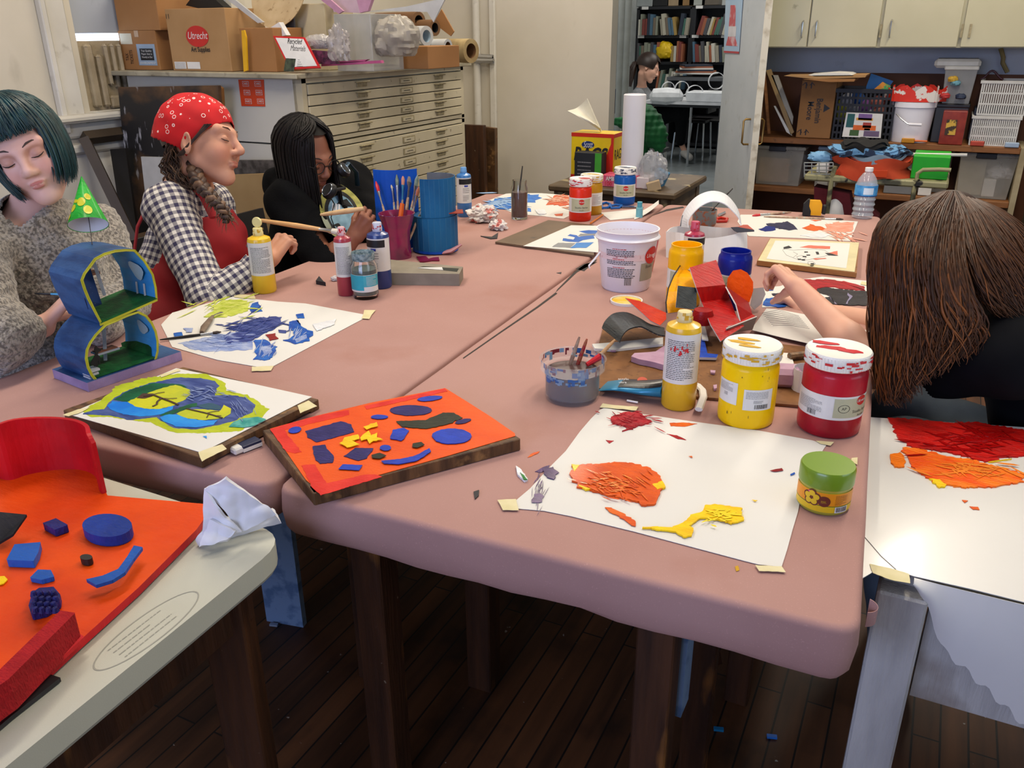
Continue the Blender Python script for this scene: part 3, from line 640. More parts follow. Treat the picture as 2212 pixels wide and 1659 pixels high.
# ======== the teal-haired person at the far left
def person_teal():
 f=.95;Q=lambda px,py,d:Dp(px,py,d+.06)
 zi=cd(-.345,.94,0).normalized();tow=cd(0,0,1);a=math.radians(27);z=zi*math.cos(a)+tow*math.sin(a);y=tow*math.cos(a)-zi*math.sin(a);y=(y+cd(1,0,0)*.16).normalized();z=(z-y*z.dot(y)).normalized()
 em=Q(47,342,1.9);H=look_frame(em-y*.083,y,z,1.04)
 t=thing('person','person with teal bob hair in a fuzzy grey sweater, hand at the blue house','person',(-2.1,1.3,0))
 B=Body();head(B,H,jaw=.97)
 nb=Q(70,458,2.06);ch=Q(95,590,2.12);pv=Vector((-2.18,1.30,.50));s0=Q(-75,520,1.93);s1=Q(200,505,2.22)
 B.cap(TP(H,(0,-.040,-.06)),nb,.050,.052,.014)
 B.cap(nb,ch,.05,.10,.03);B.cap(ch,pv,.11,.12,.05);B.cap(s0,s1,.05,.05,.05)
 el=Q(-22,735,1.84);wr=Q(92,705,1.93);kn=Q(140,652,1.945)
 B.cap(s0,el,.045,.040,.03);B.chain([el,el.lerp(wr,.45),wr],[.044,.046,.027],.02)
 W=hframe(wr,kn,cd(-.45,.65,.5));hand(B,W,-1,fcurl=[(20,55,35),(25,60,40),(30,62,40),(35,65,40)],thumb=(35,35),s=.95)
 e1=Q(262,650,2.22);w1=Q(215,700,2.05);B.cap(s1,e1,.045,.04,.03);B.cap(e1,w1,.038,.03,.02)
 V,F=B.mesh(.0032);c=head_tint(V,H,'#b4574f',cheek='#d48d80',lid='#a8745f')
 body_obj('body',V,F,SKA,t,c);HR=mat('teal dyed hair','#0c3f42',.48,'#05242a',40,stretch=(1,1,.3));HR2=mat('dark teal roots','#17302f',.4);face_bits(t,H,HR2,LASH,brow_m=mat('dark brow hair','#4a3a33',.7))
 FZ=mat('fuzzy grey-brown fleece','#a39a8c',1.0,'#5d564c',130,3,lo=.42,hi=.6,bump=1.0,bscale=180,dist=.006,sheen=.6)
 S=Body();S.cap(nb+Vector((0,0,-.035)),ch,.085,.145,.06);S.cap(ch,pv,.148,.165,.06);S.cap(s0+Vector((.0,0,-.01)),nb+Vector((0,0,-.05)),.070,.078,.05);S.cap(s1,nb+Vector((0,0,-.05)),.070,.078,.05)
 S.cap(s0,el+Vector((0,0,.01)),.078,.076,.04);S.cap(el,el.lerp(wr,.42),.078,.066,.03);S.cap(s1,e1,.078,.070,.04);S.cap(e1,w1,.068,.055,.03)
 rng=np.random.RandomState(3)
 def fz(X):return .0045*np.sin(X[:,0]*34+3*np.sin(X[:,2]*21))*np.sin(X[:,2]*30+2*np.sin(X[:,1]*27))+.0022*np.sin(X[:,0]*190+X[:,1]*60)*np.sin(X[:,2]*205+X[:,0]*40)*1.2
 V,F=S.mesh(.005,noise=fz);q=V-np.array(nb);m=~((q[:,2]>-.014+np.abs(q@CR-.024)*1.0) & (np.abs(q@CR-.024)<.066) & (q@(-CF)>-.07));V2,F2,_=keep(V,F,m);V2,F2=solid(V2,F2,.006)
 body_obj('sweater',V2,F2,FZ,t)
 rg=random.Random(5);g=G(HR);el3=(.088,.104,.103);c0=(0,-.020,.033)
 def root(r):
  ph=r.uniform(-PI,PI);return ph,r.uniform(.02,.55)
 def path(rt,u,j):
  ph,th0=rt;front=max(0.0,1-abs(ph)/.95);k=1+.03*j[0]
  fr=abs(ph)<.72
  if fr:end=1.40+.06*j[1];th=th0+(end-th0)*u;drop=0
  else:
   side=min(1,(abs(ph)-.72)/.3);end=1.62;s=min(1,u/.55);th=th0+(end-th0)*s;drop=max(0,(u-.55)/.45)*(.085+.025*side+.012*j[1])
  sx=math.sin(th);p=[el3[0]*k*sx*math.sin(ph),el3[1]*k*sx*math.cos(ph),el3[2]*k*math.cos(th)]
  if fr:p[1]+=.006*u;p[0]+=.004*math.sin(u*6+j[2]*3)*u
  else:
   inw=drop*drop*2.2;p[0]-=math.copysign(inw,p[0])*.9;p[1]+=drop*.25 if math.cos(ph)>-.2 else drop*.05;p[0]+=.006*j[3]*u;p[1]+=.006*j[4]*u;p[2]-=drop
  return TP(H,(c0[0]+p[0],c0[1]+p[1],c0[2]+p[2]))
 strands(g,root,path,1500,.0030,[HR,HR,HR,HR2],rg,10);g2=G(HR2)
 g.add(*_hair_cap(H,el3,c0,.97,lambda ph:1.2 if abs(ph)<.8 else 1.75),HR2);g.build('hair',t,smooth=True,ang=180)
 return t
def _hair_cap(H,r,c0,k,thf,n=40,m=14):
 V=[];F=[]
 for j in range(m+1):
  for i in range(n):
   ph=-PI+2*PI*i/n;th=thf(ph)*j/m;V.append(TP(H,(c0[0]+r[0]*k*math.sin(th)*math.sin(ph),c0[1]+r[1]*k*math.sin(th)*math.cos(ph),c0[2]+r[2]*k*math.cos(th))))
 for j in range(m):
  for i in range(n):F.append((j*n+i,j*n+(i+1) % n,(j+1)*n+(i+1) % n,(j+1)*n+i))
 return V,F
person_teal()

# ======== the woman-sized figure with the red bandana
def person_bandana():
 Dq=globals()['Dp'];Dp=lambda x_,y_,d_:Dq(x_,y_,d_+.17)
 t=thing('person','person in a red bandana, checked shirt and red apron holding a long paintbrush','person',(-2.1,1.9,0))
 y=cd(.985,.04,.14).normalized();z=cd(-.09,1,.10);em=Dp(497,303,2.43);H=look_frame(em-y*.087,y,z,1.17)
 B=Body();head(B,H,nose=1.05,jaw=.96)
 nb=Dp(408,425,2.53);ch=Dp(425,540,2.60);pv=Vector((-2.18,1.80,.50));s0=Dp(365,450,2.42);s1=Dp(455,440,2.75)
 B.cap(TP(H,(0,-.045,-.06)),nb,.053,.058,.014);B.cap(nb,ch,.08,.105,.05);B.cap(ch,pv,.11,.12,.05);B.cap(s0,s1,.05,.05,.05)
 el=Dp(452,648,2.34);wr=Dp(583,560,2.40);kn=Dp(618,508,2.42)
 B.cap(s0,el,.048,.042,.03);B.chain([el,el.lerp(wr,.4),wr],[.044,.044,.027],.02)
 W=hframe(wr,kn,cd(-.35,.25,.85));hand(B,W,-1,fcurl=[(55,50,25),(62,60,30),(65,65,35),(70,65,35)],thumb=(28,42),s=1.0)
 e1=Dp(520,590,2.8);w1=Dp(560,610,2.75);B.cap(s1,e1,.045,.04,.03);B.cap(e1,w1,.038,.03,.02)
 V,F=B.mesh(.0032);c=head_tint(V,H,'#a8584c',cheek='#c77a66');body_obj('body',V,F,SKB,t,c);face_bits(t,H,None,LASH,brow_m=mat('brown brow hair','#5a4134',.7))
 GI=gingham('navy and white gingham','#d9d4cb','#34304e',.024)
 S=Body();S.cap(nb+Vector((0,0,-.03)),ch,.095,.150,.05,0);S.cap(ch,pv+Vector((0,0,.08)),.150,.155,.05,.14)
 S.cap(s0,nb+Vector((0,0,-.03)),.070,.075,.05);S.cap(s1,nb+Vector((0,0,-.03)),.070,.075,.05)
 S.cap(s0,el,.074,.062,.03,0);c1=el.lerp(wr,.74);S.cap(el,c1,.062,.046,.02,.28);S.cap(c1,el.lerp(wr,.80),.050,.050,.004,.5);S.cap(s1,e1,.070,.06,.03)
 V,F=S.mesh(.0045,noise=fold_noise(38,.0022));q=V-np.array(nb);m=~((np.linalg.norm(q-np.array([.0,0,.035]),axis=1)<.085));wv=V-np.array(el.lerp(wr,.83));dd_=np.array((wr-el).normalized());m &= ~((wv@dd_>-.012) & (np.linalg.norm(wv,axis=1)<.12))
 V2,F2,u=keep(V,F,m);uv=cloth_uv(S,V2);n0=len(V2);V2,F2=solid(V2,F2,.004);body_obj('shirt',V2,F2,GI,t,uv=np.concatenate([uv,uv]))
    # collar
 g=G(GI);cen=nb+Vector((.0,0,.03));
 col_uv=[]
 g.grid(lambda u,v:cen+Vector((math.cos(u*2*PI)*(.070+.018*v),math.sin(u*2*PI)*(.072+.018*v),.020-.055*v*(1+.2*math.sin(u*9))))+Vector((0,0,.018*math.cos(u*2*PI-2.9))),40,4,closeu=True);o=g.build('collar',t,smooth=True)
 at=o.data.attributes.new('cloth','FLOAT_VECTOR','POINT');at.data.foreach_set('vector',np.array([(i % 40*.0115,i//40*.014,0) for i in range(len(o.data.vertices))],np.float32).ravel())
 AP=mat('red apron canvas','#a31a22',.75,'#8a141c',5,bump=.25,bscale=300,dist=.001)
 A=Body();A.cap(ch,pv+Vector((0,0,.08)),.160,.180,.05);kn1=pv+Vector((.38,-.10,.03));kn2=pv+Vector((.38,.16,.03));A.cap(pv+Vector((0,-.09,.02)),kn1,.11,.10,.05);A.cap(pv+Vector((0,.09,.02)),kn2,.11,.10,.05);A.cap(nb,ch,.10,.158,.05)
 V,F=A.mesh(.006,noise=fold_noise(22,.006));cx=np.array(ch);q=V-cx;fr=np.array([.93,-.20,0]);m=((V[:,2]<Dp(350,562,2.5).z) | ((q@fr>.070) & (V[:,2]<ch.z+.13)));V2,F2,_=keep(V,F,m);V2,F2=solid(V2,F2,.004);body_obj('apron',V2,F2,AP,t)
 g=G(AP);sp=[Dp(*p) for p in ((462,470,2.40),(440,425,2.44),(405,392,2.46),(360,402,2.49),(320,440,2.50),(297,490,2.52),(288,560,2.54))];g.tube(sp,.014,10,flat=.35,up=(0,0,1));g.build('apron_strap',t,smooth=True)
    # bandana: a cloth cap over the head with a point at the back
 BN=mat('red bandana print','#c8121a',.8,'#b00d14',12);nt=BN.node_tree;N=nt.nodes;L=nt.links;b=N['Principled BSDF'];src=b.inputs['Base Color'].links[0].from_socket
 tc=N.new('ShaderNodeTexCoord');vo=N.new('ShaderNodeTexVoronoi');vo.inputs['Scale'].default_value=46;vo.inputs['Randomness'].default_value=.7;L.new(tc.outputs['Object'],vo.inputs[0])
 mm=N.new('ShaderNodeMath');mm.operation='COMPARE';mm.inputs[1].default_value=.26;mm.inputs[2].default_value=.040;L.new(vo.outputs['Distance'],mm.inputs[0])
 v2=N.new('ShaderNodeTexNoise');v2.inputs['Scale'].default_value=11;L.new(tc.outputs['Object'],v2.inputs[0]);g3=N.new('ShaderNodeMath');g3.operation='GREATER_THAN';g3.inputs[1].default_value=.46;L.new(v2.outputs[0],g3.inputs[0])
 mu=N.new('ShaderNodeMath');mu.operation='MULTIPLY';L.new(mm.outputs[0],mu.inputs[0]);L.new(g3.outputs[0],mu.inputs[1]);mx=N.new('ShaderNodeMix');mx.data_type='RGBA';L.new(mu.outputs[0],mx.inputs['Factor']);L.new(src,mx.inputs['A']);mx.inputs['B'].default_value=lin('#e8cfc8');L.new(mx.outputs['Result'],b.inputs['Base Color'])
 D=Body();D.ell((0,-.022,.036),(.086,.104,.094),H,.02);D.ell((0,-.06,-.0),(.075,.07,.065),H,.03);D.cap(TP(H,(0,-.11,.02)),TP(H,(0,-.155,.0)),.035,.012,.03)
 V,F=D.mesh(.004,noise=fold_noise(50,.0012));Hi=np.array(H.inverted());q=V@Hi[:3,:3].T+Hi[:3,3]
 yy=q[:,1];lim=np.where(yy>-.02,.046-(.085-yy)*.72,-.030+(-.02-yy)*.45);lim=np.where((yy<-.0) & (yy>-.05),np.minimum(lim,-.045+np.abs(yy+.022)*1.6),lim);V2,F2,_=keep(V,F,q[:,2]>lim);V2,F2=solid(V2,F2,.003);body_obj('bandana',V2,F2,BN,t)
 H1=mat('brown hair','#4a352a',.5,'#2c1e17',60);H2=mat('light brown hair','#6b4f3a',.5);rg=random.Random(9);g=G(H1)
 g.add(*_hair_cap(H,(.080,.096,.092),(0,-.022,.03),1,lambda ph:1.5 if abs(ph)<1.2 else 2.0),H1)
 def root(r):return r.uniform(-1,1),r.uniform(0,1)
 def path(rt,u,j):
  a,h=rt;sx=a*.078;p0=Vector((sx,-.085-.03*h+abs(a)*.05,.02-.06*h));p1=Vector((sx*.75,-.085-.01*h+.03*j[2],-.075));p2=Vector((.035+.02*a,-.04+.02*j[3],-.125))
  q=p0*(1-u)**2+p1*2*u*(1-u)+p2*u*u;q+=Vector((math.sin(u*14+j[0]*6)*.006,math.sin(u*12+j[1]*6)*.008,0));return TP(H,q)
 strands(g,root,path,420,.0026,[H1,H1,H2],rg,12)
 def root2(r):return r.uniform(-1,1),0
 def path2(rt,u,j):a=rt[0];p0=Vector((.072+.004*j[0],.052-.01*j[1],.030));p2=Vector((.080,-.03+.012*j[2],-.045));p1=Vector((.084,.02,-.005));return TP(H,p0*(1-u)**2+p1*2*u*(1-u)+p2*u*u)
 strands(g,root2,path2,80,.0022,[H1,H1],rg,8)
 bp=[Dp(*p) for p in ((418,355,2.42),(425,385,2.38),(440,408,2.35),(462,432,2.33),(482,452,2.33),(494,478,2.34))]
 for s_ in range(3):
  pts=[];N_=40
  for i in range(N_+1):
   u=i/N_*(len(bp)-1);k=min(int(u),len(bp)-2);c_=bp[k].lerp(bp[k+1],u-k);ph=i*.62+s_*2*PI/3;d=(bp[k+1]-bp[k]).normalized();n1=d.cross(Vector((0,0,1))).normalized();n2=d.cross(n1);pts.append(c_+n1*(.0125*math.sin(ph))+n2*(.010*math.sin(2*ph)))
  g.tube(pts,[.015*(1-.55*i/N_) for i in range(N_+1)],8,H1 if s_ else H2,flat=.8)
 for _ in range(160):
  u=rg.random()*(len(bp)-1.01);k=int(u);c_=bp[k].lerp(bp[k+1],u-k);v=Vector([rg.uniform(-1,1) for _ in range(3)]).normalized();g.tube([c_+v*.012,c_+v*.024+Vector((0,0,-.008)),c_+v*.03+Vector((0,0,-.022))],[.0012,.001,.0004],3,H2,cap=False)
 g.build('hair',t,smooth=True,ang=180);return t,W
_,WB=person_bandana()

# ======== the figure in the black hoodie
def person_hoodie():
 t=thing('person','person with black chin-length hair in a black hoodie, head bent over a thin paintbrush','person',(-2.15,2.45,0))
 zi=cd(-.30,1,.25).normalized();y=cd(.80,-.42,.38).normalized();H=look_frame(Dp(662,340,3.0),y,zi,1.06)
 B=Body();head(B,H);nb=Dp(655,425,3.12);ch=Dp(690,500,3.18);pv=Vector((-2.28,2.55,.48));s0=Dp(628,440,3.0);s1=Dp(760,400,3.35)
 B.cap(TP(H,(0,-.04,-.06)),nb,.05,.055,.014);B.cap(nb,ch,.08,.11,.05);B.cap(ch,pv,.11,.12,.05);B.cap(s0,s1,.05,.05,.05)
 el=Dp(708,572,2.93);wr=Dp(765,512,2.90);kn=Dp(797,470,2.88);B.cap(s0,el,.045,.042,.03);B.chain([el,el.lerp(wr,.4),wr],[.042,.042,.027],.02)
 W=hframe(wr,kn,cd(.3,-.1,.9));hand(B,W,-1,fcurl=[(45,45,25),(50,50,30),(55,55,30),(60,55,35)],thumb=(30,40),s=.95)
 V,F=B.mesh(.004);c=head_tint(V,H,'#7a3c34');body_obj('body',V,F,SKC,t,c);face_bits(t,H,None,LASH,brow_m=LASH)
 S=Body();S.cap(nb,ch,.11,.165,.06);S.cap(ch,pv,.165,.175,.06);S.cap(s0,nb,.080,.09,.05);S.cap(s1,nb,.085,.09,.05);S.cap(s0,el,.082,.072,.04);S.cap(el,el.lerp(wr,.40),.070,.056,.02);S.cap(s1,Dp(812,500,3.15),.080,.070,.04)
 S.cap(Dp(600,395,3.08),Dp(640,425,3.2),.055,.075,.05);S.cap(Dp(590,380,3.12),Dp(612,405,3.15),.028,.05,.03)
 V,F=S.mesh(.006,noise=fold_noise(24,.005));wv=V-np.array(el.lerp(wr,.43));d_=np.array((wr-el).normalized());m=~((wv@d_>0) & (np.linalg.norm(wv,axis=1)<.1));m &= np.linalg.norm(V-np.array(nb.lerp(TP(H,(0,.02,-.1)),.8)),axis=1)>.06;V2,F2,_=keep(V,F,m);V2,F2=solid(V2,F2,.005)
 HOOD=mat('black sweatshirt fleece','#0b0c0f',.95,'#07080a',20,bump=.2,bscale=200,spec=.15);o=body_obj('hoodie',V2,F2,HOOD,t)
    # printed emblem on the chest
 ec=Dp(741,458,3.02);ex_=cd(.93,-.05,-.35).normalized();ey=cd(.05,1,.12);T=frame(ec,ex_,ey)
 cols=[mat('print yellow','#b9b45a',.7,'#8d8f4c',30),mat('print grey-green','#8f9684',.7),mat('print pale blue','#8db4c8',.7,'#6f93a8',30),mat('print white','#d8dade',.7),mat('print black','#0c0d10',.7)]
 g=G(cols[0]);P=lambda pts:[T @ Vector((x,yv,0)) for x,yv in pts]
 def disc(r0,r1,a0,a1,z,m,sx=1,sy=1.25,n=40):
  V_=[];F_=[]
  for i in range(n+1):
   a=a0+(a1-a0)*i/n;V_+=[T @ Vector((r*sx*math.cos(a),r*sy*math.sin(a),z)) for r in (r0,r1)]
  F_=[(2*i,2*i+1,2*i+3,2*i+2) for i in range(n)];g.add(V_,F_,m)
 disc(.066,.088,-.3,4.4,.0,cols[0]);disc(.066,.088,3.4,5.4,.0006,cols[1]);disc(0,.058,0,2*PI,.0008,cols[2],.9,1.15);disc(.052,.066,0,2*PI,.001,cols[4])
 g.prism([(-.03,-.05),(.02,-.07),(.045,.03),(.02,.055),(-.01,.04),(-.028,.02)],.0006,T @ Matrix.Translation((0,0,.001)),cols[4])
 for k in range(3):g.prism([(-.038+.011*k,.0),(-.030+.011*k,-.002),(-.028+.011*k,.028),(-.036+.011*k,.03)],.0006,T @ Matrix.Translation((0,0,.0014)),cols[3])
 g.prism([(-.01,-.095),(.065,-.075),(.068,-.045),(-.004,-.066)],.0008,T @ Matrix.Translation((0,0,.0016)),cols[2]);fine_print_flat(g,T @ Matrix.Translation((.03,-.07,.0032)) @ rotm(0,0,.24),.055,.02,1,cols[3],random.Random(2))
 me_d=g  # pressed on to the chest
    # settle the print onto the cloth
 Pn=[p for p in S.P];nrm=np.array(T)[:3,2];out=[]
 X=np.array(g.v)
 for _ in range(25):
  d=S.ev(X)-.004;X=X-nrm*np.clip(d,-.05,.05)[:,None]*.7
 base=np.array(T.inverted());off=(np.array(g.v)@base[:3,:3].T+base[:3,3])[:,2];X=X+nrm*(off[:,None]+.007);g.v=[tuple(x) for x in X]
 g.build('chest_print',t)
 PT=mat('brown striped corduroy','#5b4a3a',.85,'#33281f',60,stretch=(1,1,.05));S=Body();S.cap(pv,pv+Vector((.40,-.14,.06)),.11,.09,.04);S.cap(pv,pv+Vector((.40,.1,.06)),.11,.09,.04);V,F=S.mesh(.008);body_obj('trousers',V,F,PT,t)
 K1=mat('black straight hair','#080606',.5,'#100c0a',60,spec=.25);rg=random.Random(11);g=G(K1);r3=(.092,.108,.105);c0=(0,-.020,.033);g.add(*_hair_cap(H,r3,c0,.96,lambda ph:.9 if abs(ph)<.5 else 1.9),K1)
 def root(r):return r.uniform(-PI,PI),r.uniform(.02,.5)
 def path(rt,u,j):
  ph,t0=rt;k=1+.035*j[0];fr=abs(ph)<.5;end=1.15 if fr else 1.6;s=min(1,u/.5);th=t0+(end-t0)*(u if fr else s);drop=0 if fr else max(0,(u-.5)/.5)*(.125+.02*j[1])
  if fr:ph=ph+math.copysign(u*.8,ph)
  p=Vector((r3[0]*k*math.sin(th)*math.sin(ph),r3[1]*k*math.sin(th)*math.cos(ph),r3[2]*k*math.cos(th)))+Vector(c0);w=Vector(TP(H,p));w+=Vector((0,0,-drop))+Vector(TP(H,(0,.3*drop,-.55*drop))-TP(H,(0,0,0)));w+=Vector((.004*j[2],.004*j[3],0))*u;return w
 strands(g,root,path,1100,.0042,[K1,K1,mat('black brown hair','#140e0c',.5,spec=.25)],rg,9);g.build('hair',t,smooth=True,ang=180)
    # spectacles
 GL=mat('black spectacle frame','#111111',.3);g=G(GL)
 for x in (-1,1):g.tube([TP(H,(x*.034+.024*math.cos(a),.094,-.002+.019*math.sin(a))) for a in [2*PI*i/16 for i in range(17)]],.0016,6);g.tube([TP(H,(x*.058,.092,.003)),TP(H,(x*.078,.04,.003)),TP(H,(x*.079,-.01,.0))],.0016,6)
 g.tube([TP(H,(-.010,.096,.002)),TP(H,(.010,.096,.002))],.0016,6);g.build('spectacles',t,smooth=True)
    # headphones resting round the neck: a thing of their own
 hp=thing('headphones','black over-ear headphones with chrome rings round the neck of the black hoodie','headphones',tuple(nb));M1=mat('satin black plastic','#0d0e12',.45,spec=.3);M2=mat('brushed chrome ring','#a9b7c4',.25,metal=.9);M3=mat('blue steel band','#39566e',.3,metal=.6)
 A_,B_=Dp(712,413,2.86),Dp(741,368,3.02)
 for P_,ax in ((A_,cd(-.55,.3,.8)),(B_,cd(.75,.5,.35))):
  ax=Vector(ax).normalized();u=ax.orthogonal().normalized();R=Matrix((u,ax.cross(u),ax)).transposed().to_4x4()
  g=G(M1);g.lathe([(.0,-.013),(.022,-.013),(.029,-.005),(.029,.005),(.024,.012),(0,.013)],P_,24,M1,R);o=g.build('ear_cup',hp,smooth=True);g=G(M2);g.lathe([(.0215,.0125),(.0225,.0140),(.0235,.0125),(.0215,.0125)],P_,24,M2,R,cap=False);g.build('ring',o,smooth=True)
 g=G(M1);mid=Dp(762,366,3.12);g.tube([A_,A_.lerp(mid,.4)+Vector((.02,0,-.02)),Dp(730,400,3.0)],.006,8);g.tube([B_,Dp(752,352,3.06),Dp(770,372,3.14),Dp(772,400,3.2)],.009,8,M3,flat=.5);g.tube([A_+Vector((0,0,-.02)),Dp(722,440,2.93),Dp(715,470,2.97),Dp(726,500,2.98)],.002,6);g.build('headband',hp,smooth=True)
 return W
WC=person_hoodie()
# ======== the long-haired figure leaning over the table at the right
def interp_guides(gs,a,u):
 """gs: list of guide polylines; a across 0..1, u along 0..1"""
 def at(gd,u):x=u*(len(gd)-1);k=min(int(x),len(gd)-2);f=x-k;p0=gd[max(k-1,0)];p1=gd[k];p2=gd[k+1];p3=gd[min(k+2,len(gd)-1)];return .5*((2*p1)+(p2-p0)*f+(2*p0-5*p1+4*p2-p3)*f*f+(3*p1-p0-3*p2+p3)*f**3)
 x=a*(len(gs)-1);k=min(int(x),len(gs)-2);f=x-k;f=f*f*(3-2*f) if False else f;return at(gs[k],u)*(1-f)+at(gs[k+1],u)*f
def hair_sheet(g,gs,n,rad,ms,rng,segs=12,wave=.006,thick=.02,frm=0.0):
 for _ in range(n):
  a=rng.random();j=[rng.uniform(-1,1) for _ in range(5)];e=rng.uniform(.72,1.0)**.8;f0=frm+rng.uniform(-.35,.3)*(frm>0);P=[]
  for i in range(segs+1):
   u=f0+(e-f0)*i/segs;p=interp_guides(gs,min(max(a+.03*j[3]*u,0),1),u);p=p+cd(math.sin(u*11+j[0]*3+a*9)*wave*u+j[1]*.006*u,math.cos(u*7+j[1]*3)*wave*.3*u,j[2]*thick*(.4+.6*u));P.append(p)
  k=rad*rng.uniform(.6,1.3);g.tube(P,[k*(1-.75*max(0,(i/segs-.55)/.45))*(1 if not frm else min(1,.15+i/4)) for i in range(segs+1)],4,ms[rng.randrange(len(ms))],cap=False,flat=.5)
def person_brown():
 t=thing('person','person with long wavy brown hair in a black T-shirt, bent over the red paper sculpture','person',(.3,2.05,0))
 hc=Dp(2035,548,1.93);y=cd(-.62,-.70,.25).normalized();z=cd(-.35,.75,.55).normalized();H=look_frame(hc,y,z,1.02)
 B=Body();head(B,H);nb=Dp(2165,640,1.93);ch=Vector((.34,2.03,.74));pv=Vector((.52,1.98,.48));s0=Vector((.20,1.87,.86));s1=Vector((.26,2.22,.88))
 B.cap(TP(H,(0,-.045,-.05)),nb,.05,.055,.02);B.cap(nb,ch,.06,.10,.04);B.cap(ch,pv,.10,.12,.04);B.cap(s0,s1,.045,.045,.04)
 el=Dp(1893,800,1.93);wr=Dp(1722,622,2.13);kn=Dp(1672,566,2.20);B.cap(s0,el,.045,.040,.02);B.chain([el,el.lerp(wr,.35),wr],[.038,.040,.026],.02)
 W=hframe(wr,kn,cd(.30,.90,.25));hand(B,W,1,fcurl=[(55,45,20),(60,50,25),(66,50,30),(72,50,30)],thumb=(30,60),tc=(10,8),s=.98)
 e1=Dp(1905,705,2.22);w1=Dp(1752,672,2.34);k1=Dp(1706,645,2.38);B.cap(s1,e1,.045,.038,.02);B.chain([e1,w1],[.040,.026],.02)
 W1=hframe(w1,k1,cd(.1,.9,.4));hand(B,W1,-1,fcurl=[(50,50,20),(60,55,25),(66,55,30),(72,55,30)],thumb=(35,55),s=.95)
 V,F=B.mesh(.0034);c=head_tint(V,H,'#b4685c')
 for tips,nn in ((TP(W,(.01,.13,-.05)),.06),(TP(W1,(0,.12,-.05)),.06)):
  d=np.linalg.norm(V-tips,axis=1);k=np.clip((nn-d)/.03,0,.8)*(np.sin(V[:,0]*260)*np.sin(V[:,2]*230+V[:,1]*150)>-.2);r=np.array(lin('#8e1418')[:3]);w=k>0;c[w,:3]=r;c[w,3]=k[w]
 body_obj('body',V,F,SKD,t,c)
 S=Body();S.cap(nb+Vector((.03,0,-.01)),ch,.09,.15,.05);S.cap(ch,pv,.155,.16,.05);S.cap(s0,nb+Vector((.02,0,-.02)),.072,.08,.05);S.cap(s1,nb+Vector((.02,0,-.02)),.072,.08,.05);S.cap(s0,s0.lerp(el,.52),.075,.066,.04);S.cap(s1,s1.lerp(e1,.5),.072,.064,.04)
 V,F=S.mesh(.005,noise=fold_noise(20,.005));wv=V-np.array(s0.lerp(el,.55));d_=np.array((el-s0).normalized());m=~((wv@d_>0) & (np.linalg.norm(wv,axis=1)<.11));wv=V-np.array(s1.lerp(e1,.53));d_=np.array((e1-s1).normalized());m &= ~((wv@d_>0) & (np.linalg.norm(wv,axis=1)<.11));V2,F2,_=keep(V,F,m);V2,F2=solid(V2,F2,.004)
 body_obj('t_shirt',V2,F2,mat('black jersey','#0c0d11',.95,'#08090c',14,spec=.15),t)
 JN=mat('grey-blue jeans','#56636f',.8,'#414d59',8,bump=.3,bscale=350,dist=.001);S=Body();S.cap(pv,Vector((.03,1.90,.58)),.13,.095,.05);S.cap(pv,Vector((.03,2.14,.58)),.13,.095,.05);S.cap(Vector((.03,1.90,.58)),Vector((.10,1.86,.1)),.085,.06,.03);S.cap(Vector((.03,2.14,.58)),Vector((.12,2.14,.1)),.085,.06,.03);V,F=S.mesh(.007,noise=fold_noise(26,.004));body_obj('jeans',V,F,JN,t)
 h1=mat('mid brown hair','#4c2d17',.45,'#382010',60,spec=.3);h2=mat('dark brown hair','#2e190b',.5,spec=.3);h3=mat('copper brown hair','#613718',.45,'#784722',50,spec=.3);rg=random.Random(21);g=G(h2)
 L=lambda *p:[Dp(a,b,c) for a,b,c in p]
    # the curtain in front of the face, from the parting down to the table edge
 A=[L((2010,424,1.86),(1945,445,1.80),(1900,495,1.78),(1890,580,1.80),(1893,680,1.80),(1902,780,1.78),(1925,872,1.76)),
 L((2025,418,1.86),(1965,450,1.76),(1925,520,1.72),(1920,610,1.73),(1925,710,1.73),(1925,810,1.72),(1935,880,1.72)),
 L((2040,415,1.86),(1995,460,1.74),(1965,540,1.69),(1965,630,1.69),(1970,720,1.69),(1965,800,1.69),(1968,850,1.69)),
 L((2055,415,1.87),(2030,470,1.74),(2015,550,1.68),(2020,640,1.67),(2035,700,1.67),(2040,750,1.67),(2035,790,1.67)),
 L((2075,420,1.88),(2075,480,1.76),(2075,560,1.69),(2090,640,1.67),(2110,690,1.67),(2112,725,1.68),(2100,770,1.68))]
 Bk=[L((2055,415,1.87),(2070,470,1.77),(2085,540,1.71),(2110,610,1.69),(2140,660,1.68),(2170,690,1.69)),
 L((2070,416,1.88),(2110,460,1.79),(2145,520,1.74),(2180,580,1.72),(2215,640,1.71),(2245,690,1.71)),
 L((2080,420,1.90),(2140,455,1.83),(2195,510,1.79),(2235,570,1.77),(2270,640,1.76),(2300,700,1.76)),
 L((2085,424,1.93),(2150,450,1.90),(2210,495,1.87),(2260,560,1.86),(2300,630,1.86),(2330,690,1.86))]
 for gs,mm in ((A,h2),(Bk,h2)):
  g.grid(lambda a,u:tuple(interp_guides(gs,a,u*.93)+cd(0,0,-.022)),24,16,mm,thick=.004)
 Hk=look_frame(hc,y,z,1.02);g.add(*_hair_cap(Hk,(.086,.104,.102),(0,-.02,.033),1.0,lambda ph:1.9),h2)
 hair_sheet(g,A,1500,.0026,[h1,h1,h1,h2],rg,16,.017,.020);hair_sheet(g,Bk,1100,.0026,[h1,h1,h1,h2],rg,14,.010,.02)
    # copper ends
 hair_sheet(g,A,700,.0022,[h3,h1,h3],rg,12,.020,.024,.5);hair_sheet(g,Bk,260,.0022,[h3,h1],rg,10,.014,.022,.5)
 g.build('hair',t,smooth=True,ang=180);return W,W1
WD,WD1=person_brown()
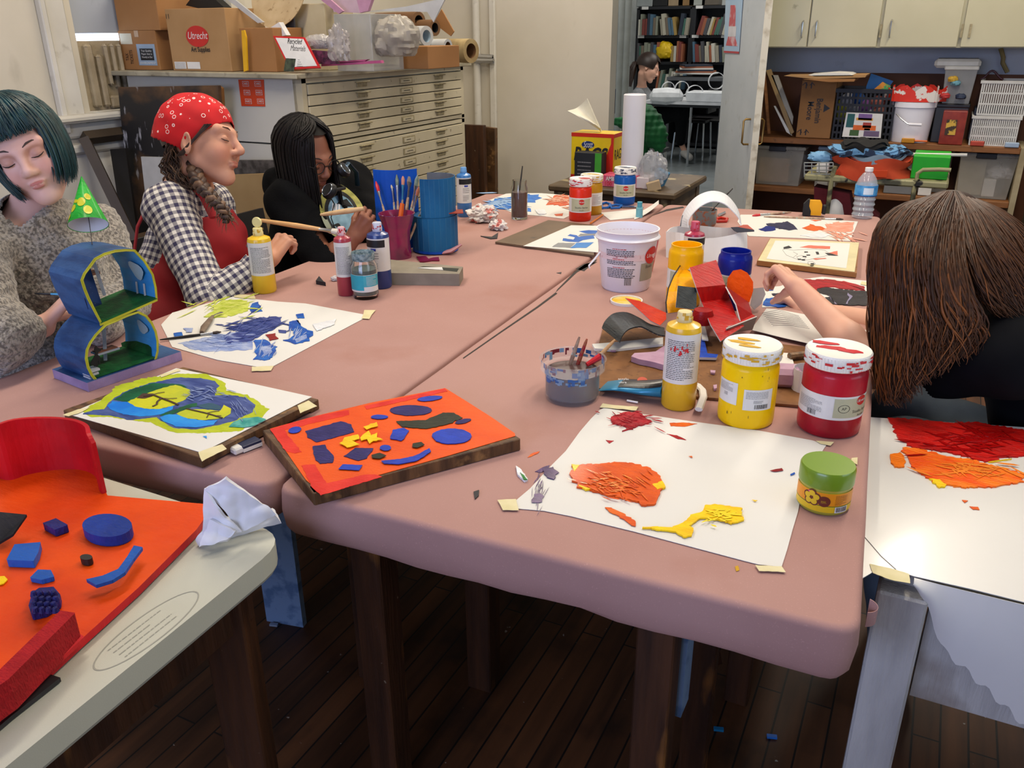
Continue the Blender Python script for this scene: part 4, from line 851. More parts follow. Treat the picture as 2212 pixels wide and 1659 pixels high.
J_=Body();J_.cap((.80,1.86,.80),(.80,2.20,.80),.05,.05,.04);J_.cap((.84,1.84,.60),(.84,2.22,.60),.045,.045,.08);J_.cap((.80,1.90,.88),(.80,2.16,.88),.04,.04,.05);V,F=J_.mesh(.008,noise=fold_noise(20,.006));tag(body_obj('jacket',V,F,DARKF),'black jacket over the chair behind the long brown hair','jacket')
# ======== the figure in the far room
def person_far():
 Yq=globals()['Yp'];Yp=lambda x_,y_,d_:Yq(x_+12,y_,d_)
 t=thing('person','person with dark ponytail and grey T-shirt seated in the far room','person',(-3.3,10.3,0))
 em=Yp(1400,152,10.15);y=cd(.85,-.38,.2).normalized();H=look_frame(em-y*.06,y,cd(.35,1,.15),1.28);B=Body();head(B,H)
 nb=Yp(1374,196,10.2);ch=Yp(1378,222,10.22);pv=Yp(1372,262,10.25);s0=Yp(1366,206,10.0);s1=Yp(1385,203,10.45)
 B.cap(TP(H,(0,-.04,-.06)),nb,.05,.055,.015);B.cap(nb,ch,.07,.10,.04);B.cap(ch,pv,.10,.11,.05);B.cap(s0,s1,.05,.05,.04)
 e0=Yp(1382,234,9.98);w0=Yp(1412,218,9.95);B.chain([s0,e0,w0],[.045,.042,.027],.02);hand(B,hframe(w0,Yp(1424,212,9.95),cd(0,1,.3)),-1,s=1.1,curl=(20,20,10));B.chain([s1,Yp(1400,232,10.5),Yp(1425,215,10.3)],[.045,.04,.03],.02)
 sh=Yp(1466,325,10.2);B.chain([Yp(1455,300,10.2),sh],[.035,.03],.02);V,F=B.mesh(.008);body_obj('body',V,F,SKD,t,head_tint(V,H,'#a05a50'))
 S=Body();S.cap(nb+Vector((0,0,-.03)),ch,.10,.14,.05);S.cap(ch,pv,.14,.15,.05);S.cap(s0,s0.lerp(e0,.8),.075,.07,.04);S.cap(s0,s1,.06,.06,.05);V,F=S.mesh(.012);body_obj('t_shirt',V,F,mat('heather grey jersey','#85878a',.9,'#707276',60),t)
 S=Body();k=Yp(1462,238,10.15);S.chain([pv,k,Yp(1458,305,10.18)],[.13,.09,.055],.04);k2=Yp(1450,240,10.5);S.chain([pv,k2,Yp(1440,300,10.6)],[.13,.09,.055],.04);V,F=S.mesh(.014);body_obj('trousers',V,F,DARKF,t)
 S=Body();S.cap(sh+Vector((0,0,-.03)),sh+Vector((.09,-.06,-.07)),.045,.04,.02);V,F=S.mesh(.01);body_obj('shoe',V,F,mat('white trainers','#b9b5b0',.6),t)
 K=mat('dark brown ponytail hair','#2a1b14',.45);g=G(K);g.add(*_hair_cap(H,(.096,.114,.110),(0,-.022,.034),1,lambda ph:1.15 if abs(ph)<.7 else 2.0),K);rg=random.Random(4)
 p0=TP(H,(0,-.12,.03))
 for _ in range(120):j=[rg.uniform(-1,1) for _ in range(3)];g.tube([Vector(p0),Vector(p0)+cd(-.04,-.02,.02)+Vector((j[0]*.02,j[1]*.02,0)),Vector(p0)+cd(-.08,-.12,0)+Vector((j[0]*.04,j[1]*.04,j[2]*.02)),Vector(p0)+cd(-.10+.02*j[0],-.27+.03*j[2],0)],[.009,.010,.009,.003],4,cap=False)
 g.build('hair',t,smooth=True,ang=180);g=G(mat('white hair tie','#e0e0e0'));g.lathe([(.02,-.01),(.026,0),(.02,.01)],tuple(p0),12);g.build('hair_tie',t)
person_far()
# ---------------------------------------------------------------- jars, bottles and tubs on the tables
LBW=mat('white label stock','#dddcd8',.4);INK=mat('black print','#1b1b1d',.5);INKR=mat('red print','#c0241c',.5);INKG=mat('grey print','#77777a',.5);LBG=mat('sage green label','#b4b494',.45);LIDW=overlay(mat('white plastic lid','#ecebe4',.35,'#e2e1d9',5),'#b9b4a5',30,.66,.74,amount=.4)
def facing(c,off=0):return math.atan2(-c[1],-c[0])+off     # angle that faces the photographer
def topframe(c):return Matrix.Translation(c)
def jar(label,xl,xr,yb,yt,col,col2,lid=True,lidstain=None,label_kind='band',seed=1,lidh=.145,group=None,print_off=0):
 c,r,h=cylfit(xl,xr,yb,yt);t=thing('paint_jar',label,'jar',tuple(c),0,group);rg=random.Random(seed)
 P=paint('paint in '+label[:30],col,col2,.18,.12,9,coat=.6);hb=h*(1-lidh) if lid else h;f=facing(c)
 g=G(P);g.lathe([(0,0),(r*.90,0),(r*.97,.004),(r*.985,.012),(r*.985,hb*.86),(r*.95,hb*.91),(r*.87,hb*.94),(r*.87,hb)]+([] if lid else [(r*.80,hb),(r*.80,hb*.86),(0,hb*.84)]),c,40,P);g.build('jar_body',t,smooth=True)
 if lid:
  g=G(LIDW);z0=hb*.955;g.lathe([(r*.93,z0),(r*.99,z0+.003),(r,h-.004),(r*.97,h),(r*.90,h-.0015),(0,h-.0015)],c,48);
  for k in range(60):a=2*PI*k/60;g.box((c.x+r*1.0*math.cos(a),c.y+r*math.sin(a),c.z+(z0+h)/2),(.0012,.0016,(h-z0)*.8),rz=a)
  o=g.build('lid',t,smooth=True,ang=50)
  if lidstain:
   g=G(lidstain)
   for k in range(34):
    a=f+rg.uniform(-1.6,1.6);w=rg.uniform(.004,.016)/r;z=rg.uniform(z0+.003,h-.004);band(g,c,r+.0012,a,a+w,z,z+rg.uniform(.001,.005),lidstain,3)
   for k in range(5):
    x,y=rg.uniform(-.5,.5)*r,rg.uniform(-.4,.4)*r;g.prism([(c.x+x+px_*r*.5,c.y+y+py_*r*.16) for px_,py_ in [(math.cos(q)*w_,math.sin(q)*w_) for q,w_ in [(q0_,rg.uniform(.55,1)) for q0_ in [i*PI/5 for i in range(10)]]]],.0006,Matrix.Translation((0,0,c.z+h-.0018+k*.0003)))
   g.build('paint_smears',o)
 g=G(LBW)
 if label_kind=='band':
  z0,z1=hb*.26,hb*.66;R=r*.985
  band(g,c,R,f-1.5,f+1.5,z0,z1,LBW,30);band(g,c,R+.0003,f-.85+print_off,f+1.0+print_off,z0+.004,z1-.004,LBG,20)
  lr=R+.0012;k=f+.12+print_off;g.grid(lambda u,v:(c.x+(lr)*math.cos(k+.25*(v)*math.cos(2*PI*u)),c.y+lr*math.sin(k+.25*v*math.cos(2*PI*u)),c.z+z1-.016+.011*v*math.sin(2*PI*u)),20,1,INKR,closeu=True)
  gtext_cyl(g,'Utrecht',c,lr+.0004,k,z1-.016,.0085,LBW,shear=.3);gtext_cyl(g,'Studio Series',c,lr,k,z0+.020,.0105,INK);gtext_cyl(g,'Acrylic',c,lr,k,z0+.009,.0065,INK)
 elif label_kind=='red':
  z0,z1=hb*.29,hb*.63;R=r*.985;band(g,c,R,f-1.55,f+1.5,z0,z1,LBW,34);band(g,c,R+.0003,f+.10,f+1.5,z0+.005,z1-.004,LBG,20)
  fine_print(g,c,R+.0004,f-1.2,f-.15,z0+.012,z1-.012,11,INKG,rg);k=f+1.05;lr=R+.0012
  g.grid(lambda u,v:(c.x+lr*math.cos(k+.22*v*math.cos(2*PI*u)),c.y+lr*math.sin(k+.22*v*math.cos(2*PI*u)),c.z+z1-.010+.010*v*math.sin(2*PI*u)),20,1,INKR,closeu=True)
  gtext_cyl(g,'Utrecht',c,lr+.0004,k,z1-.010,.0085,LBW,shear=.3);gtext_cyl(g,'Studio Series',c,lr,f+1.10,z0+.017,.0088,INK);gtext_cyl(g,'Acrylic',c,lr,f+1.10,z0+.008,.007,INK)
  g.grid(lambda u,v:(c.x+lr*math.cos(f+.42+(.17+.018*v)*math.cos(2*PI*u)),c.y+lr*math.sin(f+.42+(.17+.018*v)*math.cos(2*PI*u)),c.z+(z0+z1)/2+(.0075+.0008*v)*math.sin(2*PI*u)),24,1,INK,closeu=True);gtext_cyl(g,'AP',c,lr,f+.42,(z0+z1)/2,.008,INK)
  for k in range(16):a=f-.75+k*.02;band(g,c,R+.0006,a,a+rg.choice((.006,.011)),z0+.004,z0+.014,INK,1)
 elif label_kind=='stickers':
  R=r*.985
  for a0,a1,z0,z1 in ((f-1.25,f-.35,hb*.36,hb*.69),(f-.12,f+.95,hb*.31,hb*.62)):
   band(g,c,R,a0,a1,z0,z1,LBW,16);fine_print(g,c,R+.0004,a0+.08,a1-.1,z0+(z1-z0)*.55,z1-.004,7,INKG,rg);fine_print(g,c,R+.0004,a0+.35,a1-.35,z0+(z1-z0)*.34,z0+(z1-z0)*.5,3,INK,rg)
  for k in range(24):a=f+.28+k*.021;band(g,c,R+.0006,a,a+rg.choice((.006,.012)),hb*.335,hb*.40,INK,1)
  q=mat('dark paint smear','#6b5a10',.4)
  for k in range(9):a=f+rg.uniform(-.9,1.2);z=rg.choice((.1,.2,.74,.8,.9))*hb+rg.uniform(-.004,.004);band(g,c,R+.0004,a,a+rg.uniform(.01,.03),z,z+rg.uniform(.001,.006),q,2)
 elif label_kind=='side':
  R=r*.985;z0,z1=hb*.28,hb*.66;band(g,c,R,f-.1,f+1.5,z0,z1,LBW,20);fine_print(g,c,R+.0004,f+.1,f+1.1,z0+.006,z1-.006,9,INKG,rg)
 elif label_kind=='left':
  R=r*.985;z0,z1=hb*.30,hb*.62;band(g,c,R,f-1.5,f+1.5,z0,z1,LBW,30);band(g,c,R+.0003,f-.95,f+.4,z0+.004,z1-.004,LBG,18)
  lr=R+.001;g.grid(lambda u,v:(c.x+lr*math.cos(f-.25+(.15+.018*v)*math.cos(2*PI*u)),c.y+lr*math.sin(f-.25+(.15+.018*v)*math.cos(2*PI*u)),c.z+(z0+z1)/2+(.007+.001*v)*math.sin(2*PI*u)),24,1,INK,closeu=True)
 g.build('label',t);return t,c,r,h
RS=mat('red paint smears','#c8252f',.3);BS=mat('blue black smears','#39435a',.4);YS=mat('ochre smears','#d6a830',.4)
jar('large yellow paint jar with clean white lid and two stickers',1545,1667,930,741,'#f2c800','#e9b900',label_kind='stickers',seed=2,lidstain=YS)
_,cR,rR,hR=jar('large red paint jar with a red-smeared white lid beside the yellow jar',1716,1850,949,752,'#b3182a','#8f1322',label_kind='red',seed=3,lidstain=RS)
jar('orange-red paint jar with a sage label and red-flecked lid near the far table edge',1228,1277,480,384,'#d6301a','#b8240f',seed=4,lidstain=RS)
jar('ochre paint jar with a white lid directly behind the orange-red jar',1252,1300,466,376,'#b98a1c','#a67713',seed=5,label_kind='side',lidstain=YS)
jar('blue paint jar with a sage label and white lid near the far table edge',1324,1371,444,361,'#1456a6','#0f4a92',seed=6,lidstain=BS)
_,cY,rY,hY=jar('open yellow paint jar without lid in front of the white paper sculpture',1436,1511,668,527,'#f0b400','#e0a000',lid=False,label_kind='left',seed=7)
_,cB,rB,hB=jar('open dark blue paint jar without lid behind the orange paper shape',1541,1614,672,541,'#0f1f8a','#0a1568',lid=False,label_kind='left',seed=8)
for cc,rr,hh,col,nm in ((cY,rY,hY,'#f6bd12','thick yellow'),(cB,rB,hB,'#101c80','thick blue')):
 pass
# ---- green-lidded cosmetics jar
c,r,h=cylfit(1714,1830,1116,1000);t=thing('cosmetics_jar','round yellow-orange labelled jar with an olive green lid','jar',tuple(c));f=facing(c)
g=G(mat('olive jar plastic','#a8a236',.3,coat=.3));g.lathe([(0,0),(r*.86,0),(r*.95,.004),(r*.96,.01),(r*.96,h*.70)],c,40);g.build('jar_body',t,smooth=True)
g=G(mat('olive green lid','#6f8f1e',.3,'#678619',3,coat=.3));g.lathe([(r*.98,h*.62),(r,h*.63),(r,h*.95),(r*.95,h),(0,h)],c,40);g.build('lid',t,smooth=True)
g=G(LBW);R=r*.96;O1=mat('orange label print','#e8920c',.4);Y1=mat('yellow label print','#e3bc1c',.4);BRN=mat('brown print','#6b2a17',.5);OL=mat('olive print','#5f7418',.5)
band(g,c,R,f-1.5,f+1.5,h*.10,h*.56,Y1,30);band(g,c,R+.0003,f-1.5,f+1.5,h*.26,h*.55,O1,30);band(g,c,R+.0005,f-1.5,f+1.5,h*.245,h*.262,OL,30)
for k in range(5):
 a=k*2*PI/5+.3;zc=h*.40;rr=.0075
 for q,mm,s in ((.0014,BRN,1.25),(.0018,Y1,.85)):g.grid(lambda u,v:(c.x+(R+q)*math.cos(f-.42+(rr*math.cos(a)+.0058*s*v*math.cos(2*PI*u))/R),c.y+(R+q)*math.sin(f-.42+(rr*math.cos(a)+.0058*s*v*math.cos(2*PI*u))/R),c.z+zc+rr*math.sin(a)+.0058*s*v*math.sin(2*PI*u)),12,1,mm,closeu=True)
g.grid(lambda u,v:(c.x+(R+.0014)*math.cos(f+.05+.0095*v*math.cos(2*PI*u)/R),c.y+(R+.0014)*math.sin(f+.05+.0095*v*math.cos(2*PI*u)/R),c.z+h*.36+.0095*v*math.sin(2*PI*u)),20,1,BRN,closeu=True)
fine_print(g,c,R+.0018,f-.06,f+.16,h*.33,h*.39,3,Y1,rnd);fine_print(g,c,R+.0006,f+.45,f+1.0,h*.28,h*.52,8,BRN,rnd);band(g,c,R+.0006,f+.48,f+1.02,h*.10,h*.24,LBW,8)
for k in range(20):a=f+.52+k*.023;band(g,c,R+.0009,a,a+rnd.choice((.008,.014)),h*.12,h*.23,INK,1)
PKP=mat('pink print','#d9527a',.5);band(g,c,R+.0009,f-.58,f-.36,h*.50,h*.545,PKP,4);gtext_cyl(g,'new!',c,R+.0013,f-.47,h*.522,.004,LBW)
g.build('label',t)
# ---- squeeze bottles
def bottle(label,xl,xr,yb,ysh,ytop,col,cap,capst=None,side=0,seed=1,brand=True,openlid=None,lowfill=None,z=TZ):
 c,r,_=cylfit(xl,xr,yb,ysh,z);hs=upz(c,ysh)-z;ht=upz(c,ytop)-z;t=thing('paint_bottle',label,'bottle',tuple(c));rg=random.Random(seed);f=facing(c)
 P=mat('bottle '+label[:34],col,.3,coat=.25);g=G(P);g.lathe([(0,0),(r*.9,0),(r,.005),(r,hs-.010),(r*.93,hs-.002),(r*.55,hs+.004),(r*.40,hs+.006)],c,32);g.build('bottle_body',t,smooth=True)
 CM=mat('cap '+label[:34],cap,.35);g=G(CM);q=ht-hs;g.lathe([(r*.42,hs+.005),(r*.44,hs+.006),(r*.44,hs+q*.55),(r*.41,hs+q*.6),(r*.41,ht-.002),(r*.37,ht),(0,ht)],c,24)
 o=g.build('cap',t,smooth=True)
 if capst:
  g=G(capst);
  for k in range(10):a=f+rg.uniform(-1.3,1.3);zz=rg.uniform(hs+.008,ht-.006);band(g,c,r*.44+.0006,a,a+rg.uniform(.1,.5),zz,zz+rg.uniform(.002,.008),capst,4)
  g.build('paint_smears',o)
 if openlid:
  g=G(CM);p=c+Vector((0,0,ht))+cd(-.006,0,0);g.lathe([(0,-.002),(r*.42,-.002),(r*.44,.0),(r*.42,.005),(r*.40,.002),(0,.002)],p+cd(.004,.016,.0),20,CM,frame((0,0,0),(0,0,1),cd(1,0,.3)));g.build('flip_lid',t,smooth=True)
 g=G(LBW);z0,z1=hs*.34,hs*.93
 band(g,c,r,f-1.35+side,f+1.25+side,z0,z1,LBW,26)
 if brand:
  k=f+side*.0+brand;band(g,c,r+.0005,k-1.02,k+1.02,z1-.026,z1-.004,INK,16);gtext_cyl(g,'GOLDEN',c,r+.0010,k,z1-.015,.0185,LBW,bold=.0);band(g,c,r+.0006,k-.3,k+.2,z1-.036,z1-.029,mat('blue swatch','#2a3aa0',.5),6);fine_print(g,c,r+.0006,k-.5,k+.5,z1-.062,z1-.040,3,INKG,rg);fine_print(g,c,r+.0006,k-.5,k+.4,z0+.008,z0+.034,4,INKG,rg)
 else:fine_print(g,c,r+.0006,f-.9+side,f+.9+side,z0+.008,z1-.012,22,INK if seed % 2 else INKG,rg)
 g.build('label',t);return c,r,hs,t
bottle('tall yellow paint bottle with its flip cap open, standing by the checked sleeve',549,599,636,512,492,'#e8bf2a','#e9dc9a',YS,seed=11,brand=False,openlid=1)
bottle('muted red paint bottle with a red-smeared pale cap, left of the teal-labelled glass jar',731,768,641,512,490,'#a83a48','#e3b9bd',RS,seed=13,brand=False)
bottle('dark blue paint bottle with a GOLDEN label and pale cap, behind the teal-labelled glass jar',800,848,626,503,480,'#28407e','#c9cfe0',RS,seed=12,brand=-.45)
bottle('sky blue paint bottle with blue cap beyond the blue drum sculpture',988,1020,470,376,361,'#3d7cc0','#6aa2dc',None,seed=14,brand=.35)
bottle('small muted red bottle with a pink cap inside the white paper sculpture',1472,1516,590,502,478,'#a63350','#c4506a',RS,seed=15,brand=.4)
cb,rb,hb_,tb=bottle('large yellow paint bottle with a paint-smeared white label beside the murky water tub',1426,1501,890,699,672,'#e3b623','#e4d49c',YS,seed=17,brand=False)
g=G(RS);f=facing(cb)
for k in range(16):a=f+rnd.gauss(-.15,.22);z=hb_*rnd.gauss(.72,.03);band(g,cb,rb+.0012,a,a+rnd.uniform(.04,.16),z,z+rnd.uniform(.002,.009),RS,3)
g.build('red_smears',tb)
# ---- glass jars, vase, tub, bucket, cup
GLS=mat('clear glass','#f2f6f5',.03,trans=1.0,ior=1.45,lo=0,hi=1,col2='#eef4f3');CLP=mat('clear soft plastic','#c9cccc',.12,alpha=.16,col2='#b9bdbd',coat=.5)
c,r,h=cylfit(763,820,649,545);t=thing('glass_jar','teal-labelled glass jar of grey rinse water with a blue-grey stained rim','jar',tuple(c));f=facing(c)
g=G(GLS);g.lathe([(0,0),(r*.93,0),(r,.008),(r,h*.72),(r*.82,h*.82),(r*.84,h*.97),(r*.86,h),(r*.80,h),(r*.76,h*.82),(r*.93,h*.70),(r*.93,.012),(0,.008)],c,36);g.build('jar_body',t,smooth=True)
g=G(mat('grey rinse water','#6f7d7c',.15,'#5e6b6b',8));g.lathe([(0,.010),(r*.925,.012),(r*.925,h*.64),(0,h*.645)],c,32);g.build('water',t,smooth=True)
g=G(mat('dried blue grey paint','#4b6670',.6,'#8fa0a2',90,bump=.6,bscale=120));g.lathe([(r*.83,h*.84),(r*.855,h*.86),(r*.85,h*.93),(r*.875,h*.985),(r*.85,h*1.01),(r*.79,h*.99),(r*.765,h*.86)],c,32,cap=False);g.build('stained_rim',t,smooth=True)
g=G(LBW);band(g,c,r,f-1.5,f+1.2,h*.18,h*.56,LBW,26);TL=mat('teal label print','#1d93a8',.5,'#2aa4b8',20);band(g,c,r+.0005,f-1.5,f-.1,h*.22,h*.555,TL,16);band(g,c,r+.0005,f-.1,f+1.2,h*.30,h*.55,mat('teal label print b','#3fa6b6',.5),16);fine_print(g,c,r+.0009,f+.1,f+1.0,h*.32,h*.53,7,LBW,rnd);gtext_cyl(g,'la',c,r+.0009,f-.75,h*.45,.018,LBW)
g.build('label',t)
c,r,h=cylfit(1104,1140,476,389);t=thing('glass_jar','tall glass jar of murky mauve water holding one black brush','jar',tuple(c));cj=c
g=G(GLS);g.lathe([(0,0),(r*.93,0),(r,.006),(r*.97,h*.5),(r,h*.78),(r*.86,h*.88),(r*.88,h),(r*.82,h),(r*.80,h*.88),(r*.94,h*.76),(r*.93,.010),(0,.008)],c,32);g.build('jar_body',t,smooth=True)
g=G(mat('murky mauve water','#7d5f5a',.2,'#6d504c',6));g.lathe([(0,.009),(r*.925,.011),(r*.92,h*.70),(0,h*.705)],c,28);g.build('water',t,smooth=True)
BKW=mat('black lacquered handle','#1a1718',.3)
def brush(label,a,b,r=.003,hm=None,ferr=None,bris=None,fl=.12,group=None,wide=1.0):
 """a = handle end, b = bristle tip"""
 a=Vector(a);b=Vector(b);t=thing('paintbrush',label,'paintbrush',tuple(a),0,group);d=b-a
 g=G(hm);g.tube([a,a+d*.1,a+d*.5,a+d*(1-fl*2.2)],[r*.45,r*.8,r*1.15,r*.8],10);g.build('handle',t,smooth=True)
 if ferr:g=G(ferr);g.tube([a+d*(1-fl*2.3),a+d*(1-fl*1.4),a+d*(1-fl*.95)],[r*.85,r*1.0,r*1.1*wide],10,flat=1/max(1,wide*.8));g.build('ferrule',t,smooth=True)
 if bris:g=G(bris);g.tube([a+d*(1-fl),a+d*(1-fl*.45),b],[r*1.05*wide,r*1.3*wide,r*.35*wide],10,flat=1/max(1,wide));g.build('bristles',t,smooth=True)
 return t
METAL=mat('brushed steel ferrule','#c3c5c8',.25,metal=.95);WOOD=mat('pale birch handle','#d2a46c',.45,'#c4935a',30,stretch=(1,1,8));PWD=overlay(mat('paint-spattered handle','#b99f86',.5,'#8f6f5a',70),'#9fb0a8',60,.58,.62);BRD=mat('dark wet bristles','#3b2c26',.5);BRG=mat('stiff grey-green bristles','#7f8f86',.7,'#5f7068',60)
brush('thin black paintbrush standing in the jar of murky mauve water',cj+Vector((-.012,.0,.02)),Dp(1133,322,proj(cj)[2]),.003,BKW)
# magenta glass vase of brushes
c,r,h=cylfit(843,899,562,460);rt=(897-819)/2/FPX*proj(c)[2];t=thing('brush_vase','magenta-stained glass vase crammed with paintbrushes beside the blue drum sculpture','vase',tuple(c));cv=c;hv=h;c2=Vector((c.x-.012,c.y-.006,c.z))
g=G(mat('magenta paint-coated glass','#8e1f4e',.14,'#5c2a40',14,lo=.4,hi=.7,bump=.1,coat=.7,bscale=20));prof=[(r*.98,0),(r*1.0,.004),(r*.92,h*.35),(r*.98,h*.62),(rt,h)];g.lathe([(0,0)]+prof+[(rt*.94,h),(r*.88,h*.6),(r*.85,.02),(0,.015)],c2,36);g.build('vase_body',t,smooth=True)
for i,(px,py,d0,bris,wd,lab) in enumerate(((812,392,0,RS,1.6,'pink-tipped round brush leaning left in the magenta vase'),(846,385,.02,mat('cream bristles','#d9cba8',.7),1.8,'cream fan-tipped brush in the magenta vase'),(857,377,.0,BRG,1.3,'blue-green tipped brush in the magenta vase'),(871,376,.01,mat('salmon crusted bristles','#c98a78',.7),1.5,'salmon-tipped brush with a blue ferrule in the magenta vase'),(887,370,.03,mat('grey fibre bristles','#8d817b',.8),2.2,'widest flat brush with a broad steel ferrule in the magenta vase'),(902,379,.02,BRG,2.0,'green-grey flat brush near the right rim of the magenta vase'),(905,403,-.01,mat('copper crusted bristles','#a8654c',.7),1.5,'short copper-tipped brush near the right rim of the magenta vase'),(923,424,0,mat('rust bristles','#8a5040',.7),2.0,'rust-brown brush leaning furthest right over the vase rim'))):
 dep=proj(c2)[2]+d0;tip=Dp(px,py,dep);base=Vector((c2.x+.25*(tip.x-c2.x),c2.y+.25*(tip.y-c2.y),c2.z+.03));brush(lab,base,tip,.0042 if i != 4 else .006,PWD,METAL if i != 3 else mat('blue ferrule','#4a8fb8',.3,metal=.6),bris,.16,'brushes in the magenta vase',wd)
for px,lab in ((868,'orange handle stub in the magenta vase'),):
 a=Dp(px-3,470,proj(c2)[2]-.03);b=Dp(px+1,440,proj(c2)[2]-.03);g=G(mat('orange plastic handle','#d8601a',.4));g.tube([a,b],.011,12,flat=.6);tag(g.build('paint_stirrer',smooth=True),'thick flat orange plastic stub among the brushes in the magenta vase','stirrer')
# clear tub of dark water
c,r,h=cylfit(1170,1300,883,772);rt=(1306-1163)/2/FPX*proj((c.x,c.y,c.z+h))[2];rb=r*.93;t=thing('water_tub','clear plastic tub of murky purple-brown rinse water with a blue-stained wall','tub',tuple(c));ct=c;ht_=h;rtt=rt
g=G(CLP);g.lathe([(0,0),(rb*.96,0),(rb,.006),(rb*1.01,h*.72),(rt*.985,h*.74),(rt*.99,h*.96),(rt*1.02,h*.985),(rt*1.0,h),(rt*.965,h*.97),(rt*.96,h*.75),(rb*.975,h*.71),(rb*.965,.01),(0,.008)],c,48);g.build('tub_wall',t,smooth=True)
g=G(mat('murky purple water','#5a4440',.3,'#3c2b2e',5));g.lathe([(0,.010),(rb*.955,.012),(rb*.968,h*.68),(0,h*.685)],c,40);g.build('water',t,smooth=True)
g=G(mat('blue paint stain','#2f62a0',.4));f=facing(c);BL2=mat('maroon paint stain','#7c2630',.4);BL3=mat('pale blue film','#7f9fb8',.3)
for k in range(70):
 a=rnd.uniform(0,2*PI);z=rnd.uniform(.72,.96)*h;mm=rnd.choice((_M['blue paint stain'],BL2,BL3));band(g,c,rt*.958-.001,a,a+rnd.uniform(.05,.25),z,min(z+rnd.uniform(.004,.02),h*.97),mm,5)
for k in range(26):a=f+rnd.uniform(-1.2,.3);z=rnd.uniform(.50,.68)*h;band(g,c,rb*1.008,a,a+rnd.uniform(.08,.3),z,z+rnd.uniform(.003,.012),rnd.choice((_M['blue paint stain'],BL3)),5)
g.build('paint_stains',t)
dep=proj(c)[2]
for (x0,y0,x1,y1,hm,lab) in ((1222,815,1252,727,PWD,'blue-spattered brush handle furthest left in the murky water tub'),(1238,815,1268,732,overlay(mat('red-stained handle','#a8603c',.5),'#a01c24',40,.5,.55),'red-stained brush handle between the other two in the water tub'),(1262,805,1328,734,WOOD,'plain birch brush handle leaning right over the water tub rim')):
 a=Dp(x1,y1,dep-.02);b=Dp(x0,y0,dep+.02);brush(lab,a,b,.0042,hm,None,None,.1,'brushes in the murky water tub')
g=G(RS);p=Dp(1297,770,dep);g.tube([p,p+cd(-.03,-.018,.01)],[.008,.005],8);tag(g.build('paint_tube_tip',smooth=True),'red and blue crusted tool tip on the rim of the murky tub','tool')
# white bucket
c,r,h=cylfit(1298,1402,634,492);rt=(1418-1279)/2/FPX*proj((c.x,c.y,c.z+h))[2];t=thing('bucket','large white plastic paint bucket with a red oval label and grey swatch panel','bucket',tuple(c));f=facing(c);WB_=mat('white bucket plastic','#e6e6ee',.3,'#dcdce4',4)
g=G(WB_);g.lathe([(0,0),(r*.94,0),(r,.006),(rt*.93,h*.84),(rt*.99,h*.845),(rt*1.02,h*.87),(rt*.99,h*.89),(rt*.95,h*.90),(rt*.95,h*.97),(rt*.985,h),(rt*.94,h),(rt*.92,h*.9),(r*.95,.012),(0,.01)],c,56);g.build('bucket_wall',t,smooth=True)
g=G(overlay(mat('pale pink film','#e2cfd4',.4),'#b9838c',40,.62,.7));g.lathe([(0,h*.55),(rt*.88,h*.55),(rt*.915,h*.88)],c,48,cap=False);g.build('paint_film',t,smooth=True)
g=G(WB_);hp=c+Vector((0,0,h*.80));L_=lambda px,py:Dp(px,py,proj(c)[2]-.06);g.tube([L_(1318,519),L_(1303,536),L_(1284,560),L_(1272,574),L_(1274,580)],[.0045,.0045,.0045,.004,.003],8,flat=.5);g.build('handle',t,smooth=True)
def conew(ang,z):k=(rt*.93-r)/(h*.84);R=r+k*z+.0008;return (c.x+R*math.cos(ang),c.y+R*math.sin(ang),c.z+z)
g=G(LBW);k_=lambda a0,a1,z0,z1,m:g.grid(lambda u,v:conew(a0+(a1-a0)*u,z0+(z1-z0)*v),6,1,m)
rg=random.Random(4)
for i in range(18):
 z=h*.74-i*h*.028;
 if i in (5,10):continue
 mm=INKR if i in (0,6,11) else INK;a=f-.75+(.25 if i in (0,6,11) else 0)
 while a<(f+.25 if i not in (0,6,11) else f-.1):w=rg.uniform(.03,.1);k_(a,a+w,z,z+.0022,mm);a+=w+.018
for i in range(24):a=f-.05+i*.011;k_(a,a+rg.choice((.003,.006)),h*.14,h*.27,INK)
for rr,mm,dz in ((1,INKR,0),):g.grid(lambda u,v:tuple(Vector(conew(f+1.02+.34*v*math.cos(2*PI*u),h*.62+.026*v*math.sin(2*PI*u)))*1.0+Vector((math.cos(f),math.sin(f),0))*.001),24,1,mm,closeu=True)
v_,f_=textgeo('Utrecht',.017,shear=.3);g.add([tuple(Vector(conew(f+1.0+x/rt,h*.62+y))+Vector((math.cos(f+1),math.sin(f+1),0))*.0018) for x,y,_ in v_],f_,LBW)
k_(f+.55,f+1.35,h*.20,h*.50,mat('grey swatch print','#9c9884',.5));v_,f_=textgeo('Studio',.014);g.add([tuple(Vector(conew(f+.93+x/rt,h*.44+y))+Vector((math.cos(f+1),math.sin(f+1),0))*.0012) for x,y,_ in v_],f_,INK)
g.build('label',t)
# red cup behind bucket
c,r,h=cylfit(1372,1414,590,514);t=thing('plastic_cup','red plastic cup with a white rim half hidden behind the white bucket','cup',tuple(c));g=G(mat('red cup plastic','#c4281c',.3));rr=(1426-1376)/2/FPX*proj(c)[2];g.lathe([(0,0),(r*.78,0),(rr*1.05,h)],c,28,cap=False);g.build('cup_wall',t,smooth=True);g=G(LBW);g.lathe([(rr*1.05,h-.003),(rr*1.1,h),(rr*1.05,h+.003),(rr*.98,h),(r*.75,.004)],c,28,cap=False);g.build('cup_lining',t,smooth=True)
